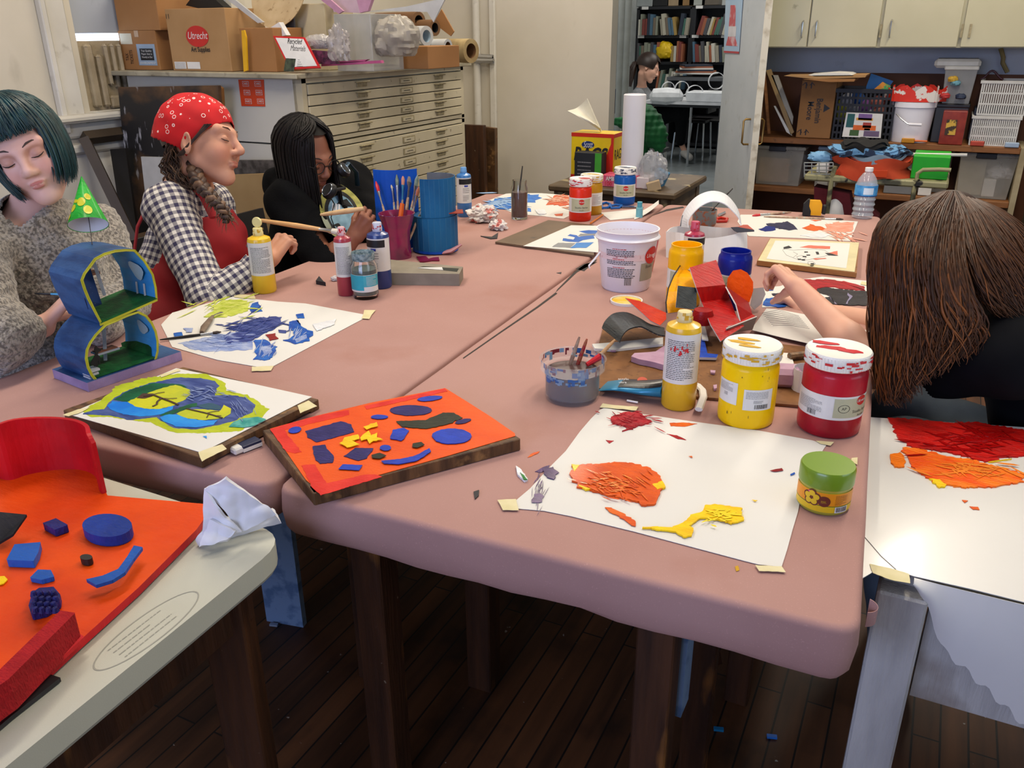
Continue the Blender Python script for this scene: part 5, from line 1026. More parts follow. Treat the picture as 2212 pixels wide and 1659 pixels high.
# jar lid lying by the bucket
c,r,h=cylfit(1318,1387,663,647);t=thing('jar_lid','upturned white jar lid full of yellow paint in front of the white bucket','lid',tuple(c));g=G(LIDW);g.lathe([(0,0),(r,0),(r*1.02,h),(r*.94,h),(r*.93,h*.5),(0,h*.5)],c,36);g.build('lid_shell',t,smooth=True);g=G(paint('spilt yellow','#f2bf1c','#e8d27a'));g.lathe([(0,h*.55),(r*.92,h*.62)],c,30,cap=False);g.build('paint',t,smooth=True)
# water bottle
c,r,h=cylfit(1838,1884,475,362);t=thing('water_bottle','clear ribbed water bottle with a blue label by the tape measure','bottle',tuple(c));f=facing(c)
prof=[(0,0),(r*.85,0),(r*.95,.006)]+[(r*(.92+.06*math.sin(i*1.57)),.01+i*h*.026) for i in range(16)]+[(r*.98,h*.46),(r*.98,h*.66),(r*.8,h*.78),(r*.5,h*.88),(r*.33,h*.91),(r*.33,h*.95)]
g=G(mat('clear bottle plastic','#d9e2e8',.06,alpha=.38,col2='#c8d2da',coat=.5));g.lathe(prof,c,32);g.build('bottle_body',t,smooth=True)
g=G(mat('bottle cap white','#eeeeee',.4));g.lathe([(r*.36,h*.93),(r*.36,h),(0,h)],c,20);g.build('cap',t,smooth=True)
g=G(LBW);BLB=mat('bright blue label','#1c7bc4',.4,'#5fb0e2',30);band(g,c,r*.99,f-3.1,f+3.1,h*.455,h*.67,BLB,40);band(g,c,r*.99+.0005,f-.2,f+.7,h*.50,h*.63,mat('pale label wave','#cfe4f2',.4),8);band(g,c,r*.99+.0006,f-3.1,f+3.1,h*.455,h*.475,mat('navy label line','#1c3f78',.4),40);g.build('label',t)
# ---------------------------------------------------------------- paper, boards and paintings lying on the tables
def K(ox,oy,s):return lambda pts:[(ox+x*s,oy+y*s) for x,y in pts]
k2=K(0,480,.3134);k8=K(120,600,.4702);kb=K(980,300,.2351);kr=K(1400,380,.2411);k4=K(1540,380,.3496);k5=K(1140,620,.3436);k6=K(1060,840,.3858);k7=K(0,860,.4818);k1=K(480,330,.2712)
SHEET=mat('white drawing paper','#d9d8d2',.7,'#d3d2cc',2,bump=.1,bscale=8,dist=.002);TAPE=mat('masking tape','#d9cfa4',.6,'#cfc594',30)
def pcol(c,c2=None,**k):return paint('acrylic '+c+(c2 or ''),c,c2,.2,.9,22,(1,2.2,1),coat=.35,**k)
def sheet(label,poly,z=TZ+.0008,m=SHEET,cat='paper',name='paint_sheet',amp=.0):
 g=G(m);P=[Zp(x,y,z) for x,y in poly];n=len(P);ar=sum(P[i].x*P[(i+1) % n].y-P[(i+1) % n].x*P[i].y for i in range(n))
 if ar<0:P=P[::-1]
 g.slab(P,(0,0,1),.0008,m);c=sum(P,Vector())/n;o=g.build(name);return tag(o,label,cat),z+.0008
def marks(par,items,z,seed=1,name='paint'):
 rg=random.Random(seed)
 for i,(poly,m,t,amp) in enumerate(items):
  g=G(m);zpoly(g,poly,z+i*.00012,t,m,rg,amp,5,.3);g.build(name,par)
def tape(polys,z,lab):
 for i,(p,l) in enumerate(zip(polys,lab)):g=G(TAPE);zpoly(g,p,z+.0012,.0005,TAPE,random.Random(i),1.2,9);tag(g.build('masking_tape'),l,'tape')
def streaks(par,cen,n,L,w,ang,m,z,rg,spread=(20,10),name='paint_streaks'):
 g=G(m)
 for i in range(n):
  x=cen[0]+rg.gauss(0,spread[0]);y=cen[1]+rg.gauss(0,spread[1]);a=ang+rg.gauss(0,.25);l=L*rg.uniform(.4,1.2);ww=w*rg.uniform(.5,1.2);dx,dy=math.cos(a)*l/2,math.sin(a)*l/2;nx,ny=-math.sin(a)*ww,math.cos(a)*ww
  zpoly(g,[(x-dx,y-dy),(x-dx*.3+nx,y-dy*.3+ny),(x+dx*.6+nx*.8,y+dy*.6+ny*.8),(x+dx,y+dy),(x+dx*.5-nx,y+dy*.5-ny),(x-dx*.5-nx*.7,y-dy*.5-ny*.7)],z+i*.00002,.0004,m)
 g.build(name,par)
rg=random.Random(77)
# sheet by the blue house
s1,z=sheet('white paper smeared with lime, indigo and blue paint beside the blue house sculpture',[(348,702),(372,676),(508,640),(545,646),(600,652),(660,656),(798,682),(580,797),(470,778),(372,750)])
LIME=pcol('#b4c43a','#d5dc6e');IND=pcol('#2b3c80','#4a5a98');BLU=pcol('#1c4fa8','#2a6cc0');PBL=pcol('#7f93c6','#a9b6d6');DRED=pcol('#8e1c22');WHT=pcol('#e9ecef')
marks(s1,[(k8([(745,125),(770,105),(850,100),(890,118),(880,150),(820,175),(740,185),(680,180),(720,160)]),LIME,.0016,2.5),(k8([(885,152),(905,118),(935,110),(945,155),(915,160)]),BLU,.001,1.5),
(k8([(570,300),(690,275),(830,250),(900,240),(910,330),(830,335),(700,340),(610,325)]),PBL,.0004,2.5),(k8([(790,235),(850,215),(930,185),(1030,180),(1035,215),(990,240),(930,275),(880,300),(790,300),(770,270),(850,250)]),IND,.0012,3),
(k8([(905,290),(960,285),(990,305),(1020,325),(1010,365),(960,380),(915,375),(930,345),(915,315)]),BLU,.0012,2.5),(k8([(945,318),(985,315),(995,345),(955,362)]),PBL,.0015,2),(k8([(1070,205),(1115,195),(1130,225),(1175,250),(1165,290),(1100,305),(1055,290),(1095,265),(1080,235)]),BLU,.0018,2),(k8([(1100,285),(1150,262),(1158,280),(1110,300)]),PBL,.002,1),
(k8([(1110,170),(1140,165),(1142,185),(1112,188)]),BLU,.0015,1),(k8([(1022,240),(1060,242),(1055,255),(1025,252)]),IND,.001,1),(k8([(970,262),(1010,255),(1022,280),(985,290)]),DRED,.001,1.5),(k8([(540,255),(580,250),(585,270),(550,275)]),BLU,.0006,1),(k8([(590,232),(630,230),(632,250),(600,252)]),PBL,.0005,1),(k8([(1180,215),(1290,190),(1280,215),(1200,245)]),WHT,.0012,1)],z,3)
streaks(s1,(455+20,655),26,60,1.2,-.35,LIME,z+.0016,rg,(35,12));streaks(s1,(545,708),60,40,1.1,-.25,IND,z+.0016,rg,(34,9));streaks(s1,(478,738),24,46,.9,-.1,PBL,z+.0012,rg,(30,10));streaks(s1,(573,757),16,30,1.0,-1.0,PBL,z+.002,rg,(10,9));streaks(s1,(646,718),14,26,1.0,-1.0,PBL,z+.0028,rg,(9,10))
tape([k8([(815,75),(915,80),(918,98),(820,90)]),k8([(1420,148),(1470,150),(1440,190),(1405,186)]),k8([(900,410),(1000,405),(990,428),(902,430)])],z,['strip of masking tape on the top edge of the lime and indigo paint sheet','square of masking tape on the corner of the indigo paint sheet nearest the seam','masking tape on the bottom corner of the indigo paint sheet, above the framed board'])
# palette knife and brush on it
t=thing('palette_knife','palette knife with a worn brown handle lying in the lime paint','palette knife',tuple(Zp(445,700,z)));g=G(mat('worn brown handle','#5a4434',.5,'#7a6a5a',50));P=[Zp(x,y,z+.008) for x,y in k8([(672,252),(685,225),(708,195),(722,175)])];g.tube(P,[.006,.010,.008,.004],10,flat=.7);g.build('handle',t,smooth=True);g=G(METAL);P=[Zp(x,y,z+.008) for x,y in k8([(722,175),(735,168),(765,158)])];g.tube(P,[.003,.003,.007],8,flat=.15);g.build('blade',t,smooth=True)
brush('dark-handled brush lying across the blue smears of the indigo paint sheet',Zp(345,734,z+.004),Zp(478,717,z+.004),.0035,BKW,METAL,BRD,.15)
# big sheet in front
s2,z=sheet('large white paper with orange, red and yellow paint at the near edge of the table',k6([(635,108),(800,135),(1100,180),(1500,235),(1800,290),(1880,315),(1860,345),(1745,560),(1720,690),(1690,790),(1660,900),(1628,1000),(1500,985),(1420,965),(1100,880),(800,800),(450,715),(300,685),(150,672),(125,640),(220,560),(340,430),(420,350),(500,240),(560,170),(610,120)]),TZ+.001)
RD=pcol('#b31626','#8d0f1c');OR=pcol('#dd5a10','#c94a0c');OR2=pcol('#d4521c','#e06a20');YL=pcol('#f2cc14','#e8b80a');PU=pcol('#3c1f52','#5c3f70')
marks(s2,[(k6([(700,150),(760,135),(820,140),(860,165),(905,190),(860,205),(820,215),(740,240),(760,215),(690,200),(668,175)]),RD,.003,2.5),(k6([(1000,192),(1080,190),(1155,196),(1090,212),(1010,208)]),OR2,.0008,1.2),(k6([(985,252),(1040,262),(1100,288),(1050,282)]),RD,.0006,1),(k6([(643,288),(690,292),(665,306)]),RD,.0006,.6),
(k6([(455,440),(520,430),(620,428),(700,418),(800,425),(880,450),(950,495),(965,540),(950,580),(930,650),(850,660),(830,640),(740,620),(640,600),(560,575),(500,555),(460,510)]),OR,.0035,2.5),(k6([(905,545),(960,525),(985,560),(930,575)]),YL,.0038,1.5),(k6([(490,545),(560,570),(530,575)]),YL,.0037,1),(k6([(450,430),(495,436),(470,470)]),YL,.0036,1),
(k6([(635,668),(675,668),(740,700),(815,745),(815,772),(790,768),(720,715),(660,690)]),OR2,.0014,1.5),(k6([(850,782),(940,778),(1020,785),(1080,750),(1140,705),(1200,690),(1190,660),(1260,652),(1340,665),(1400,675),(1420,740),(1350,760),(1270,740),(1170,730),(1110,775),(1135,790),(1125,830),(1080,836),(1040,805),(930,795)]),YL,.003,2),
(k6([(290,455),(345,440),(375,470),(355,510),(320,500)]),PU,.0012,1.5),(k6([(230,590),(290,585),(285,635),(232,640)]),PU,.0004,2),(k6([(1565,458),(1630,444),(1640,458),(1590,464)]),DRED,.0006,.8),(k6([(1676,478),(1700,468),(1704,476),(1680,486)]),BLU,.0006,.5),(k6([(1108,378),(1130,376),(1128,386)]),OR2,.0006,.5),(k6([(1465,622),(1495,626),(1480,632)]),YL,.0006,.5)],z,5)
streaks(s2,(1362,908),36,28,1.1,.1,RD,z+.003,rg,(28,9));streaks(s2,(1330,1046),60,34,1.4,.35,OR2,z+.0046,rg,(38,14));streaks(s2,(1325,1042),30,26,1.0,.2,mat('pale orange ridge','#ee8a34',.2,coat=.4),z+.0052,rg,(36,13));streaks(s2,(1558,1112),30,34,1.6,.15,mat('bright yellow ridge','#f8de30',.2,coat=.4),z+.0046,rg,(22,8));streaks(s2,(1165,1060),26,24,.8,1.9,PU,z+.0006,rg,(7,18))
tape([k6([(625,82),(690,92),(825,100),(815,122),(660,108),(612,104)]),k6([(40,622),(140,618),(155,682),(70,680)]),k6([(1478,988),(1630,996),(1655,1028),(1500,1020)]),k6([(1822,292),(1920,298),(1905,318),(1850,308)]),k6([(2022,388),(2056,385),(2050,425),(2020,408)])],z,['creased masking tape at the top left corner of the orange and yellow paint sheet','masking tape on the pointed left corner of the orange and yellow paint sheet','lifted masking tape on the near corner of the orange and yellow paint sheet','masking tape on the paint sheet corner between the red jar and green-lidded jar','small masking tape patch on the right edge of the pink table cover'])
# loose marks on the pink cover
tg=[('orange_paint_mark',[(205,385),(230,362),(275,350),(265,362),(225,380)],OR2,'thin orange paint streak on the pink cover right of the orange painting'),('paint_crumb',[(140,440),(165,455),(210,515),(190,525),(150,490)],WHT,'white, blue and green paint crumb left of the purple smear'),('purple_paint_mark',[(248,465),(290,440),(330,428),(320,450),(280,470)],PU,'purple brush mark on the pink cover beside the big paint sheet'),('ochre_paint_mark',[(1368,995),(1385,990),(1392,1018),(1375,1022)],mat('ochre blot','#c99a18',.3),'small ochre blot on the pink cover by the near paint sheet corner')]
for nm,p,m,lab in tg:g=G(m);zpoly(g,k6(p),TZ+.0004,.0006 if 'crumb' not in nm else .004,m,rg,.8,4);tag(g.build(nm),lab,'paint mark')
g=G(pcol('#1c7a2c'));zpoly(g,k6([(165,470),(185,485),(205,510),(185,512)]),TZ+.0045,.0012,None,rg,.6,4);tag(g.build('green_paint_crumb'),'green blob of paint on the white paint crumb','paint mark')
# dark torn strips in the seams
SEAM=mat('bare dark table edge','#2a211d',.7)
for nm,p,lab in (('seam_tear',[(1290,560),(1285,568),(1247,588),(1200,632),(1204,625),(1240,588),(1262,572)],'narrow dark tear along the seam of the pink covers by the white bucket'),('torn_flap',[(1243,581),(1262,570),(1290,566),(1272,577),(1262,586)],'black torn flap at the seam left of the white bucket'),('seam_gap',[(1409,466),(1440,452),(1475,446),(1478,449),(1440,456)],'dark slit in the pink cover near the far seam'),('seam_gap',[(1200,632),(1160,662),(1080,717),(1000,773),(1001,775),(1082,719),(1162,665),(1204,634)],'long thin black slit running along the middle of the pink covers')):
 g=G(SEAM);zpoly(g,p,TZ+.0003,.0004,SEAM);tag(g.build(nm),lab,'tear')
BLK=mat('black card','#26252a',.6)
for p,lab,h in (([(683,614),(690,604),(700,616),(704,618)],'small black folded card triangle on the pink paper left of the red bottle',.012),([(1038,511),(1062,513),(1076,504),(1074,516),(1060,517)],'bent black card offcut between the blue sculpture and drawing board',.003),([(1202,590),(1213,588),(1212,592)],'tiny black card chip on the pink paper near the seam',.001),([(1023,1064),(1035,1060),(1034,1072),(1026,1080)],'curled dark scrap on the pink cover below the orange painting',.002)):
 g=G(BLK);zpoly(g,p,TZ+.0003,h,BLK);tag(g.build('card_scrap'),lab,'scrap')
# ---- drawing boards
BW_=overlay(mat('worn board wood','#6a4a2c',.5,'#3f2a18',9,stretch=(1,8,1),bump=.3,bscale=30),'#a37a48',20,.6,.7,amount=.6)
def board(label,quad,th,cleat=None,m=BW_,lift=.004,name='drawing_board'):
 """quad: pixel corners of the top face"""
 zt=TZ+lift+th;P=[Zp(x,y,zt) for x,y in quad];ar=sum(P[i].x*P[(i+1) % 4].y-P[(i+1) % 4].x*P[i].y for i in range(4));P=P if ar>0 else P[::-1]
 c=sum(P,Vector())/4;t=thing(name,label,'drawing board',(c.x,c.y,TZ));g=G(m);g.slab([p-Vector((0,0,th)) for p in P],(0,0,1),th,m);g.build('panel',t,bevel=.0015)
 if cleat:
  for i,j in cleat:
   a,b=Zp(*quad[i],zt),Zp(*quad[j],zt);d=(b-a).normalized();n=Vector((-d.y,d.x,0));n=n if n.dot(c-a)>0 else -n;g=G(m);mid=(a+b)/2+n*.012;g.box((mid.x,mid.y,TZ+(th+lift)/2+.0006),((b-a).length*1.0,.026,th+lift),rz=math.atan2(d.y,d.x),ch=.0015);g.build('cleat',t)
 return t,zt
t,zb=board('wooden drawing board under the painting of two blue rings with tree branches',[(137,886),(395,793),(688,863),(434,989)],.018,((0,3),(1,2)))
s,z=sheet('painting of two interlocking blue rings with brown branches and a lime border on white paper',k2([(470,1325),(1215,1008),(1787,1125),(2150,1205),(1390,1590)]),zb+.0008,name='painting',cat='painting')
LG=pcol('#b6c22e','#a8b81f',bscale=30);NV=paint('navy ring','#2c3f7c','#4d6098',.35,.4,16,(1,3,1));GN=paint('deep green','#14603a','#0d4a2e',.35,.4,14);SB=paint('sky stripe','#1470d0','#2a94e4',.35,.3,10);YG=paint('yellow green','#c6c626','#b2ba2a',.35,.4,14);BN_=mat('umber','#43281d',.5);TQ=paint('turquoise leaf','#2c8b84','#56a89c',.4,.5,60)
marks(s,[(k2([(560,1300),(680,1240),(800,1130),(1000,1075),(1230,1045),(1420,1045),(1560,1110),(1560,1160),(1700,1190),(1787,1240),(1850,1290),(1780,1370),(1700,1400),(1660,1440),(1400,1455),(1190,1450),(1080,1400),(1040,1380),(930,1370),(740,1340),(620,1345)]),LG,.0003,2),
(k2([(560,1325),(640,1295),(720,1290),(740,1255),(790,1210),(880,1160),(1050,1105),(1230,1070),(1380,1075),(1480,1095),(1510,1130),(1480,1195),(1580,1190),(1700,1210),(1760,1260),(1740,1310),(1650,1350),(1620,1370),(1500,1400),(1350,1430),(1200,1420),(1110,1370),(1080,1345),(900,1365),(760,1335)]),NV,.0003,1.2),
(k2([(780,1225),(900,1155),(1050,1110),(1240,1115),(1300,1140),(1200,1150),(1060,1165),(960,1200),(880,1240)]),GN,.0003,1),(k2([(880,1240),(980,1190),(1080,1155),(1210,1120),(1310,1155),(1315,1190),(1260,1230),(1180,1270),(1090,1290),(1000,1285),(920,1270)]),YG,.0003,1),(k2([(740,1265),(780,1235),(880,1240),(930,1270),(1010,1288),(1100,1290),(1200,1265),(1190,1290),(1110,1325),(980,1340),(850,1325),(760,1290)]),SB,.0003,1),
(k2([(1100,1330),(1180,1300),(1290,1260),(1350,1245),(1360,1265),(1280,1290),(1200,1320),(1150,1340)]),GN,.0003,1),(k2([(1350,1265),(1450,1245),(1530,1270),(1520,1295),(1400,1285)]),mat('teal shadow shape','#1f4f66',.4),.0003,1),(k2([(1215,1320),(1280,1290),(1400,1290),(1520,1300),(1540,1260),(1590,1285),(1590,1320),(1540,1350),(1400,1365),(1270,1350)]),YG,.0003,1),
(k2([(1100,1345),(1160,1325),(1220,1325),(1300,1355),(1420,1368),(1500,1365),(1470,1395),(1350,1415),(1220,1410),(1130,1375)]),SB,.0003,1),(k2([(940,1212),(985,1180),(1060,1182),(1050,1200),(1000,1215)]),BN_,.0003,.5),(k2([(1575,1410),(1610,1375),(1690,1350),(1780,1340),(1840,1360),(1760,1400),(1690,1415)]),TQ,.0003,1),(k2([(1395,1475),(1425,1472),(1428,1490),(1410,1480)]),SB,.0002,.3)],z,8)
streaks(s,(440,850),40,22,.7,.2,mat('pale blue brushing','#7f92bf',.4),z+.0022,rg,(24,8));streaks(s,(520,880),20,20,.6,1.0,mat('pale blue brushing','#7f92bf',.4),z+.0022,rg,(14,9))
g=G(BN_)
for q,r_ in (([(990,1195),(1060,1190),(1115,1212),(1180,1236),(1230,1258)],.0022),([(1050,1188),(1090,1176),(1135,1170)],.0014),([(1115,1212),(1160,1215),(1220,1212)],.0013),([(1112,1212),(1085,1235),(1080,1255),(1052,1268)],.0022),([(1285,1284),(1370,1303),(1440,1320),(1532,1348)],.0020),([(1420,1316),(1465,1305),(1512,1300)],.0012),([(1440,1320),(1425,1346)],.0012),([(1480,1332),(1525,1332)],.001)):g.tube([Zp(x,y,z+.0022) for x,y in k2(q)],r_,5,flat=.35,up=(0,0,1))
g.build('branches',s)
tape([k2([(430,1330),(540,1290),(620,1275),(560,1310),(470,1340)]),k2([(1370,1585),(1530,1530),(1560,1565),(1390,1650)]),k2([(1100,1055),(1230,1010),(1240,1025),(1110,1072)]),k8([(1113,588),(1165,565),(1200,590),(1125,622)])],z,['masking tape on the far left corner of the blue ring painting','masking tape on the near corner of the blue ring painting above the eraser','masking tape on the top edge of the blue ring painting','masking tape on the right corner of the blue ring painting, on the board cleat'])
# orange painting
t,zb=board('wooden drawing board under the orange painting with red border and blue shapes',[(568,930),(960,842),(1124,948),(677,1066)],.020,((0,3),(3,2)))
ORP=paint('orange ground','#e2560f','#d94c0a',.3,.3,6,(1,2,1));s,z=sheet('orange painting with red edges, navy rectangles, blue ovals and yellow letters',k8([(985,695),(1200,635),(1450,575),(1790,508),(1890,570),(2000,640),(2110,716),(2112,728),(1800,820),(1500,903),(1215,985),(1150,930),(1060,800)]),zb+.001,ORP,'painting','painting')
RB=paint('red border paint','#c9201a','#d93226',.3,.3,20);DB=paint('deep navy','#1f1b58','#2a2566',.3,.5,25);RBL=paint('royal blue','#1b3fb4','#15339a',.3,.5,20);DK=paint('dark olive','#2b2f22','#23281d',.3,.4,25)
E8=lambda cx,cy,rx,ry,n=18,rot=0:k8(ell(cx,cy,rx,ry,n,0,rot))
marks(s,[(k8([(985,695),(1200,635),(1345,608),(1350,630),(1200,665),(1050,700),(1130,800),(1100,808),(1060,800)]),RB,.0004,.8),(k8([(1420,590),(1790,508),(1800,522),(1600,568),(1430,605)]),RB,.0004,.8),(k8([(1130,862),(1190,858),(1245,945),(1420,905),(1475,905),(1500,915),(1220,1000),(1180,965)]),RB,.0004,.8),
(k8([(1150,705),(1310,660),(1360,675),(1372,710),(1200,757),(1160,735)]),DB,.0008,.8),(k8([(1180,775),(1235,768),(1280,825),(1275,850),(1215,855),(1190,830)]),DB,.0008,.8),(k8([(1325,820),(1375,782),(1458,785),(1430,830),(1390,842)]),DB,.0008,.8),(E8(1632,610,98,24),DB,.0008,.8),(k8([(1565,660),(1700,655),(1780,620),(1830,622),(1870,645),(1800,675),(1700,695),(1590,685)]),DK,.0008,1),(E8(1872,660,38,10,14,-.2),DB,.0008,.5),
(E8(1820,730,92,35),RBL,.0014,.8),(k8([(1550,700),(1600,692),(1625,705),(1590,750),(1535,740)]),RBL,.0012,.8),(E8(1720,555,58,11,16,-.1),RBL,.0008,.5),(E8(1488,640,40,10,14),RBL,.0008,.5),(E8(1100,700,30,14,14,-.2),RBL,.0008,.5),(k8([(1300,880),(1320,858),(1410,862),(1395,885)]),RBL,.0008,.5),(k8([(1495,843),(1580,835),(1650,820),(1718,785),(1725,800),(1660,842),(1580,858),(1510,855)]),RBL,.0012,.6),(E8(1517,782,26,13),RBL,.0008,.5),(k8([(1640,762),(1680,755),(1695,768),(1660,782),(1638,778)]),DK,.0008,.4),(k8([(1450,815),(1490,805),(1520,818),(1490,832),(1455,828)]),DK,.0008,.4),
(k8([(1330,735),(1390,722),(1400,742),(1360,750),(1395,768),(1345,782),(1310,762)]),YL,.0014,1.0),(k8([(1405,725),(1440,705),(1445,730),(1480,715),(1478,735),(1505,745),(1460,752),(1440,765),(1430,742),(1400,750)]),YL,.0014,1),(k8([(1415,685),(1475,665),(1480,682),(1430,698)]),YL,.001,1)],z,9)
g=G(BLK);a_,b_=Zp(*k8([(1445,950)])[0],TZ+.012),Zp(*k8([(1530,915)])[0],TZ+.014)
# eraser
t=thing('eraser','white block eraser in a dark blue sleeve between the two wooden boards','eraser',tuple(Zp(530,975)));a_=Zp(505,982);b_=Zp(562,960);d=(b_-a_);T=Matrix.Translation((a_+b_)/2+Vector((0,0,.008))) @ rotm(0,0,math.atan2(d.y,d.x));L_=d.length
g=G(mat('white rubber','#dcdad4',.7));g.M=T;g.box((-.003,0,0),(L_,.022,.013),ch=.003);g.build('rubber',t);g=G(mat('dark blue sleeve','#1d2746',.4));g.M=T;g.box((.006,0,0),(L_*.72,.0228,.0138),ch=.001);g.box((.006,-.0115,-.002),(L_*.72,.0006,.007),LBW);barcode(g,T @ Matrix.Translation((.008,-.0121,-.002)) @ rotm(PI/2,0,0),.022,.006,INK,rnd);gtext(g,'STAEDTLER',T @ Matrix.Translation((.006,0,.0072)),.008,LBW,w=L_*.6);g.build('sleeve',t)
# board and painting with blue H, far
BR2=overlay(mat('brown hardboard','#6b5640',.5,'#5b4835',6),'#2e2925',9,.62,.70,amount=.9)
t,zb=board('brown hardboard drawing board under the blue and grey collage, left of the white bucket',kb([(380,945),(870,745),(1290,790),(1290,1068)]),.008,None,BR2,.001)
s,z=sheet('white paper with a blue and grey cut shape, left of the white bucket',kb([(640,985),(1080,795),(1330,800),(1330,1045)]),zb+.0006,cat='painting',name='painting')
CB_=mat('cobalt gouache','#1757a8',.5,'#1c63b8',30);CG=mat('grey gouache','#85888a',.6);CM_=mat('mid blue gouache','#2f7cc4',.5)
marks(s,[(kb([(1150,850),(1240,838),(1330,842),(1330,880),(1210,868)]),CB_,.0003,.5),(kb([(1165,870),(1330,872),(1330,892),(1140,895)]),CG,.0003,.5),(kb([(1070,875),(1130,885),(1150,900),(1290,885),(1290,915),(1190,930),(1150,950),(1060,945),(1000,935),(1010,912),(1100,925),(1120,905),(1045,890)]),CB_,.0003,.5),(kb([(960,955),(1120,958),(1070,1000),(900,992)]),CG,.0003,.5),(kb([(1130,955),(1290,950),(1220,1000),(1070,1003)]),CM_,.0003,.5)],z,3)
# far palette sheet
s,z=sheet('white paper with blue and orange paint behind the jar of mauve water',kb([(300,575),(480,505),(560,500),(800,500),(1060,520),(1100,690),(1010,735),(830,712),(560,690)]))
B3=pcol('#1a66c4','#3c86d8');O3=pcol('#c94a24','#d96a3c');marks(s,[(kb([(310,580),(450,540),(520,530),(560,560),(560,640),(480,655),(380,640)]),B3,.001,3),(kb([(660,510),(760,515),(800,550),(740,590),(660,585),(690,555)]),B3,.001,3),(kb([(600,640),(720,640),(700,665),(620,662)]),B3,.001,3),(kb([(930,515),(1050,520),(1080,600),(980,615),(860,605),(900,560)]),O3,.001,3),(kb([(930,690),(1010,680),(1000,712),(940,708)]),O3,.001,2),(kb([(740,660),(830,655),(850,690),(780,700)]),WHT,.004,2)],z,4)
streaks(s,(1085,440),30,45,1.2,.1,mat('pale blue drag','#8fb2dc',.4),z+.002,rg,(22,8));streaks(s,(1215,435),24,40,1.0,.1,mat('pale orange drag','#e0a488',.4),z+.002,rg,(18,8))
# right side palettes
s,z=sheet('white paper with navy, coral and grey paint behind the fish drawing',kr([(800,410),(830,348),(1080,350),(1880,410),(1810,585),(1400,560),(900,540)]))
marks(s,[(kr([(1050,430),(1250,410),(1320,450),(1340,480),(1280,490),(1120,460)]),pcol('#232444','#3c3d58'),.001,2.5),(kr([(990,480),(1050,450),(1120,460),(1150,485),(1050,500)]),pcol('#14287c'),.001,2),(kr([(1380,470),(1450,435),(1540,450),(1600,480),(1480,492)]),pcol('#e0642c'),.001,2),(kr([(1590,440),(1680,415),(1860,420),(1830,500),(1700,505),(1560,490)]),pcol('#e89478','#eab09a'),.001,3),(kr([(1380,530),(1520,500),(1640,530),(1600,552),(1450,550)]),WHT,.001,2),(kr([(1450,392),(1560,398),(1500,405)]),pcol('#e0642c'),.0006,1)],z,6)
streaks(s,(1820,505),30,40,.9,.3,pcol('#e89478','#eab09a'),z+.001,rg,(20,9))
TB_=overlay(mat('tan masonite','#9b6a3a',.6,'#8b5d32',8),'#5e3d20',16,.64,.72,amount=.6)
t,zb=board('tan drawing board edged with masking tape under the fish drawing',kr([(975,760),(1090,560),(1890,600),(1870,870)]),.016,None,TB_,.002)
s,z=sheet('line drawing of a fish with coral and black fins, taped to its board',kr([(985,758),(1095,562),(1890,598),(1850,862)]),zb+.0006,mat('cream tape border','#d6cb9f',.6),'drawing','drawing')
g=G(SHEET);zpoly(g,kr([(1060,742),(1140,580),(1810,605),(1775,828)]),z+.0003,.0003,SHEET);g.build('paper',s);z+=.0008
CRL=mat('coral gouache','#d9705a',.6);marks(s,[(kr([(1210,640),(1260,625),(1290,645),(1215,655)]),BLK,.0003,.6),(kr([(1360,640),(1440,622),(1632,630),(1628,655),(1500,650)]),CRL,.0003,.6),(kr([(1620,690),(1690,672),(1705,710),(1670,700)]),CRL,.0003,.6),(kr([(1590,690),(1640,695),(1704,716),(1610,712)]),BLK,.0003,.6),(kr([(1480,742),(1580,735),(1600,740),(1500,752)]),CRL,.0003,.6),(kr([(1502,680),(1525,680),(1532,702),(1510,704)]),BLK,.0003,.3)]+[(kr([(a,b),(a+32,b),(a+32,b+7),(a,b+7)]),BLK,.0003,.2) for a,b in ((1400,678),(1420,705),(1385,718),(1375,748),(1340,742),(1455,782),(1452,798))],z,2)
g=G(INKG)
for p in ([(1205,660),(1230,655),(1300,665),(1380,660),(1480,655),(1580,665),(1620,690)],[(1205,665),(1240,710),(1330,745),(1430,752),(1530,730),(1610,712)],[(1300,680),(1340,700),(1300,730)],[(1430,770),(1470,765),(1500,785),(1470,805),(1435,795),(1430,770)],[(1330,725),(1370,712),(1420,725),(1400,745),(1350,748),(1330,725)]):g.tube([Zp(x,y,z+.0004) for x,y in kr(p)],.0004,4)
g.build('pencil_lines',s)
s,z=sheet('white paper with thick red and black paint behind the bare forearms',kr([(1040,1000),(1180,990),(1360,930),(1560,905),(2000,945),(2040,1170),(1560,1130),(1300,1170),(1020,1180)]))
marks(s,[(kr([(1370,935),(1600,930),(1760,950),(1960,1000),(1950,1030),(1800,1020),(1640,1000),(1520,1010),(1510,1050),(1440,1000)]),RD,.002,2),(kr([(1510,1010),(1600,1000),(1750,1020),(1960,1035),(1990,1160),(1800,1160),(1640,1145),(1590,1090),(1640,1080),(1520,1050)]),pcol('#1b1a20','#2a2830'),.001,2),(kr([(1050,1010),(1130,1005),(1120,1030),(1060,1030)]),BLU,.001,1),(kr([(1040,1100),(1180,1090),(1280,1150),(1200,1180),(1030,1160)]),BLU,.001,2),(kr([(1620,1070),(1650,1110),(1690,1150),(1670,1150),(1640,1110)]),pcol('#8d86a6'),.0016,1),(kr([(1780,1050),(1830,1080),(1790,1150),(1770,1150),(1800,1090)]),pcol('#8d86a6'),.0016,1),(kr([(1100,1055),(1280,1050),(1260,1075),(1120,1072)]),pcol('#22203a'),.001,1)],z,7)
tape([kr([(1910,945),(1985,955),(1970,985),(1905,970)])],z,['masking tape at the corner of the red and black paint sheet'])
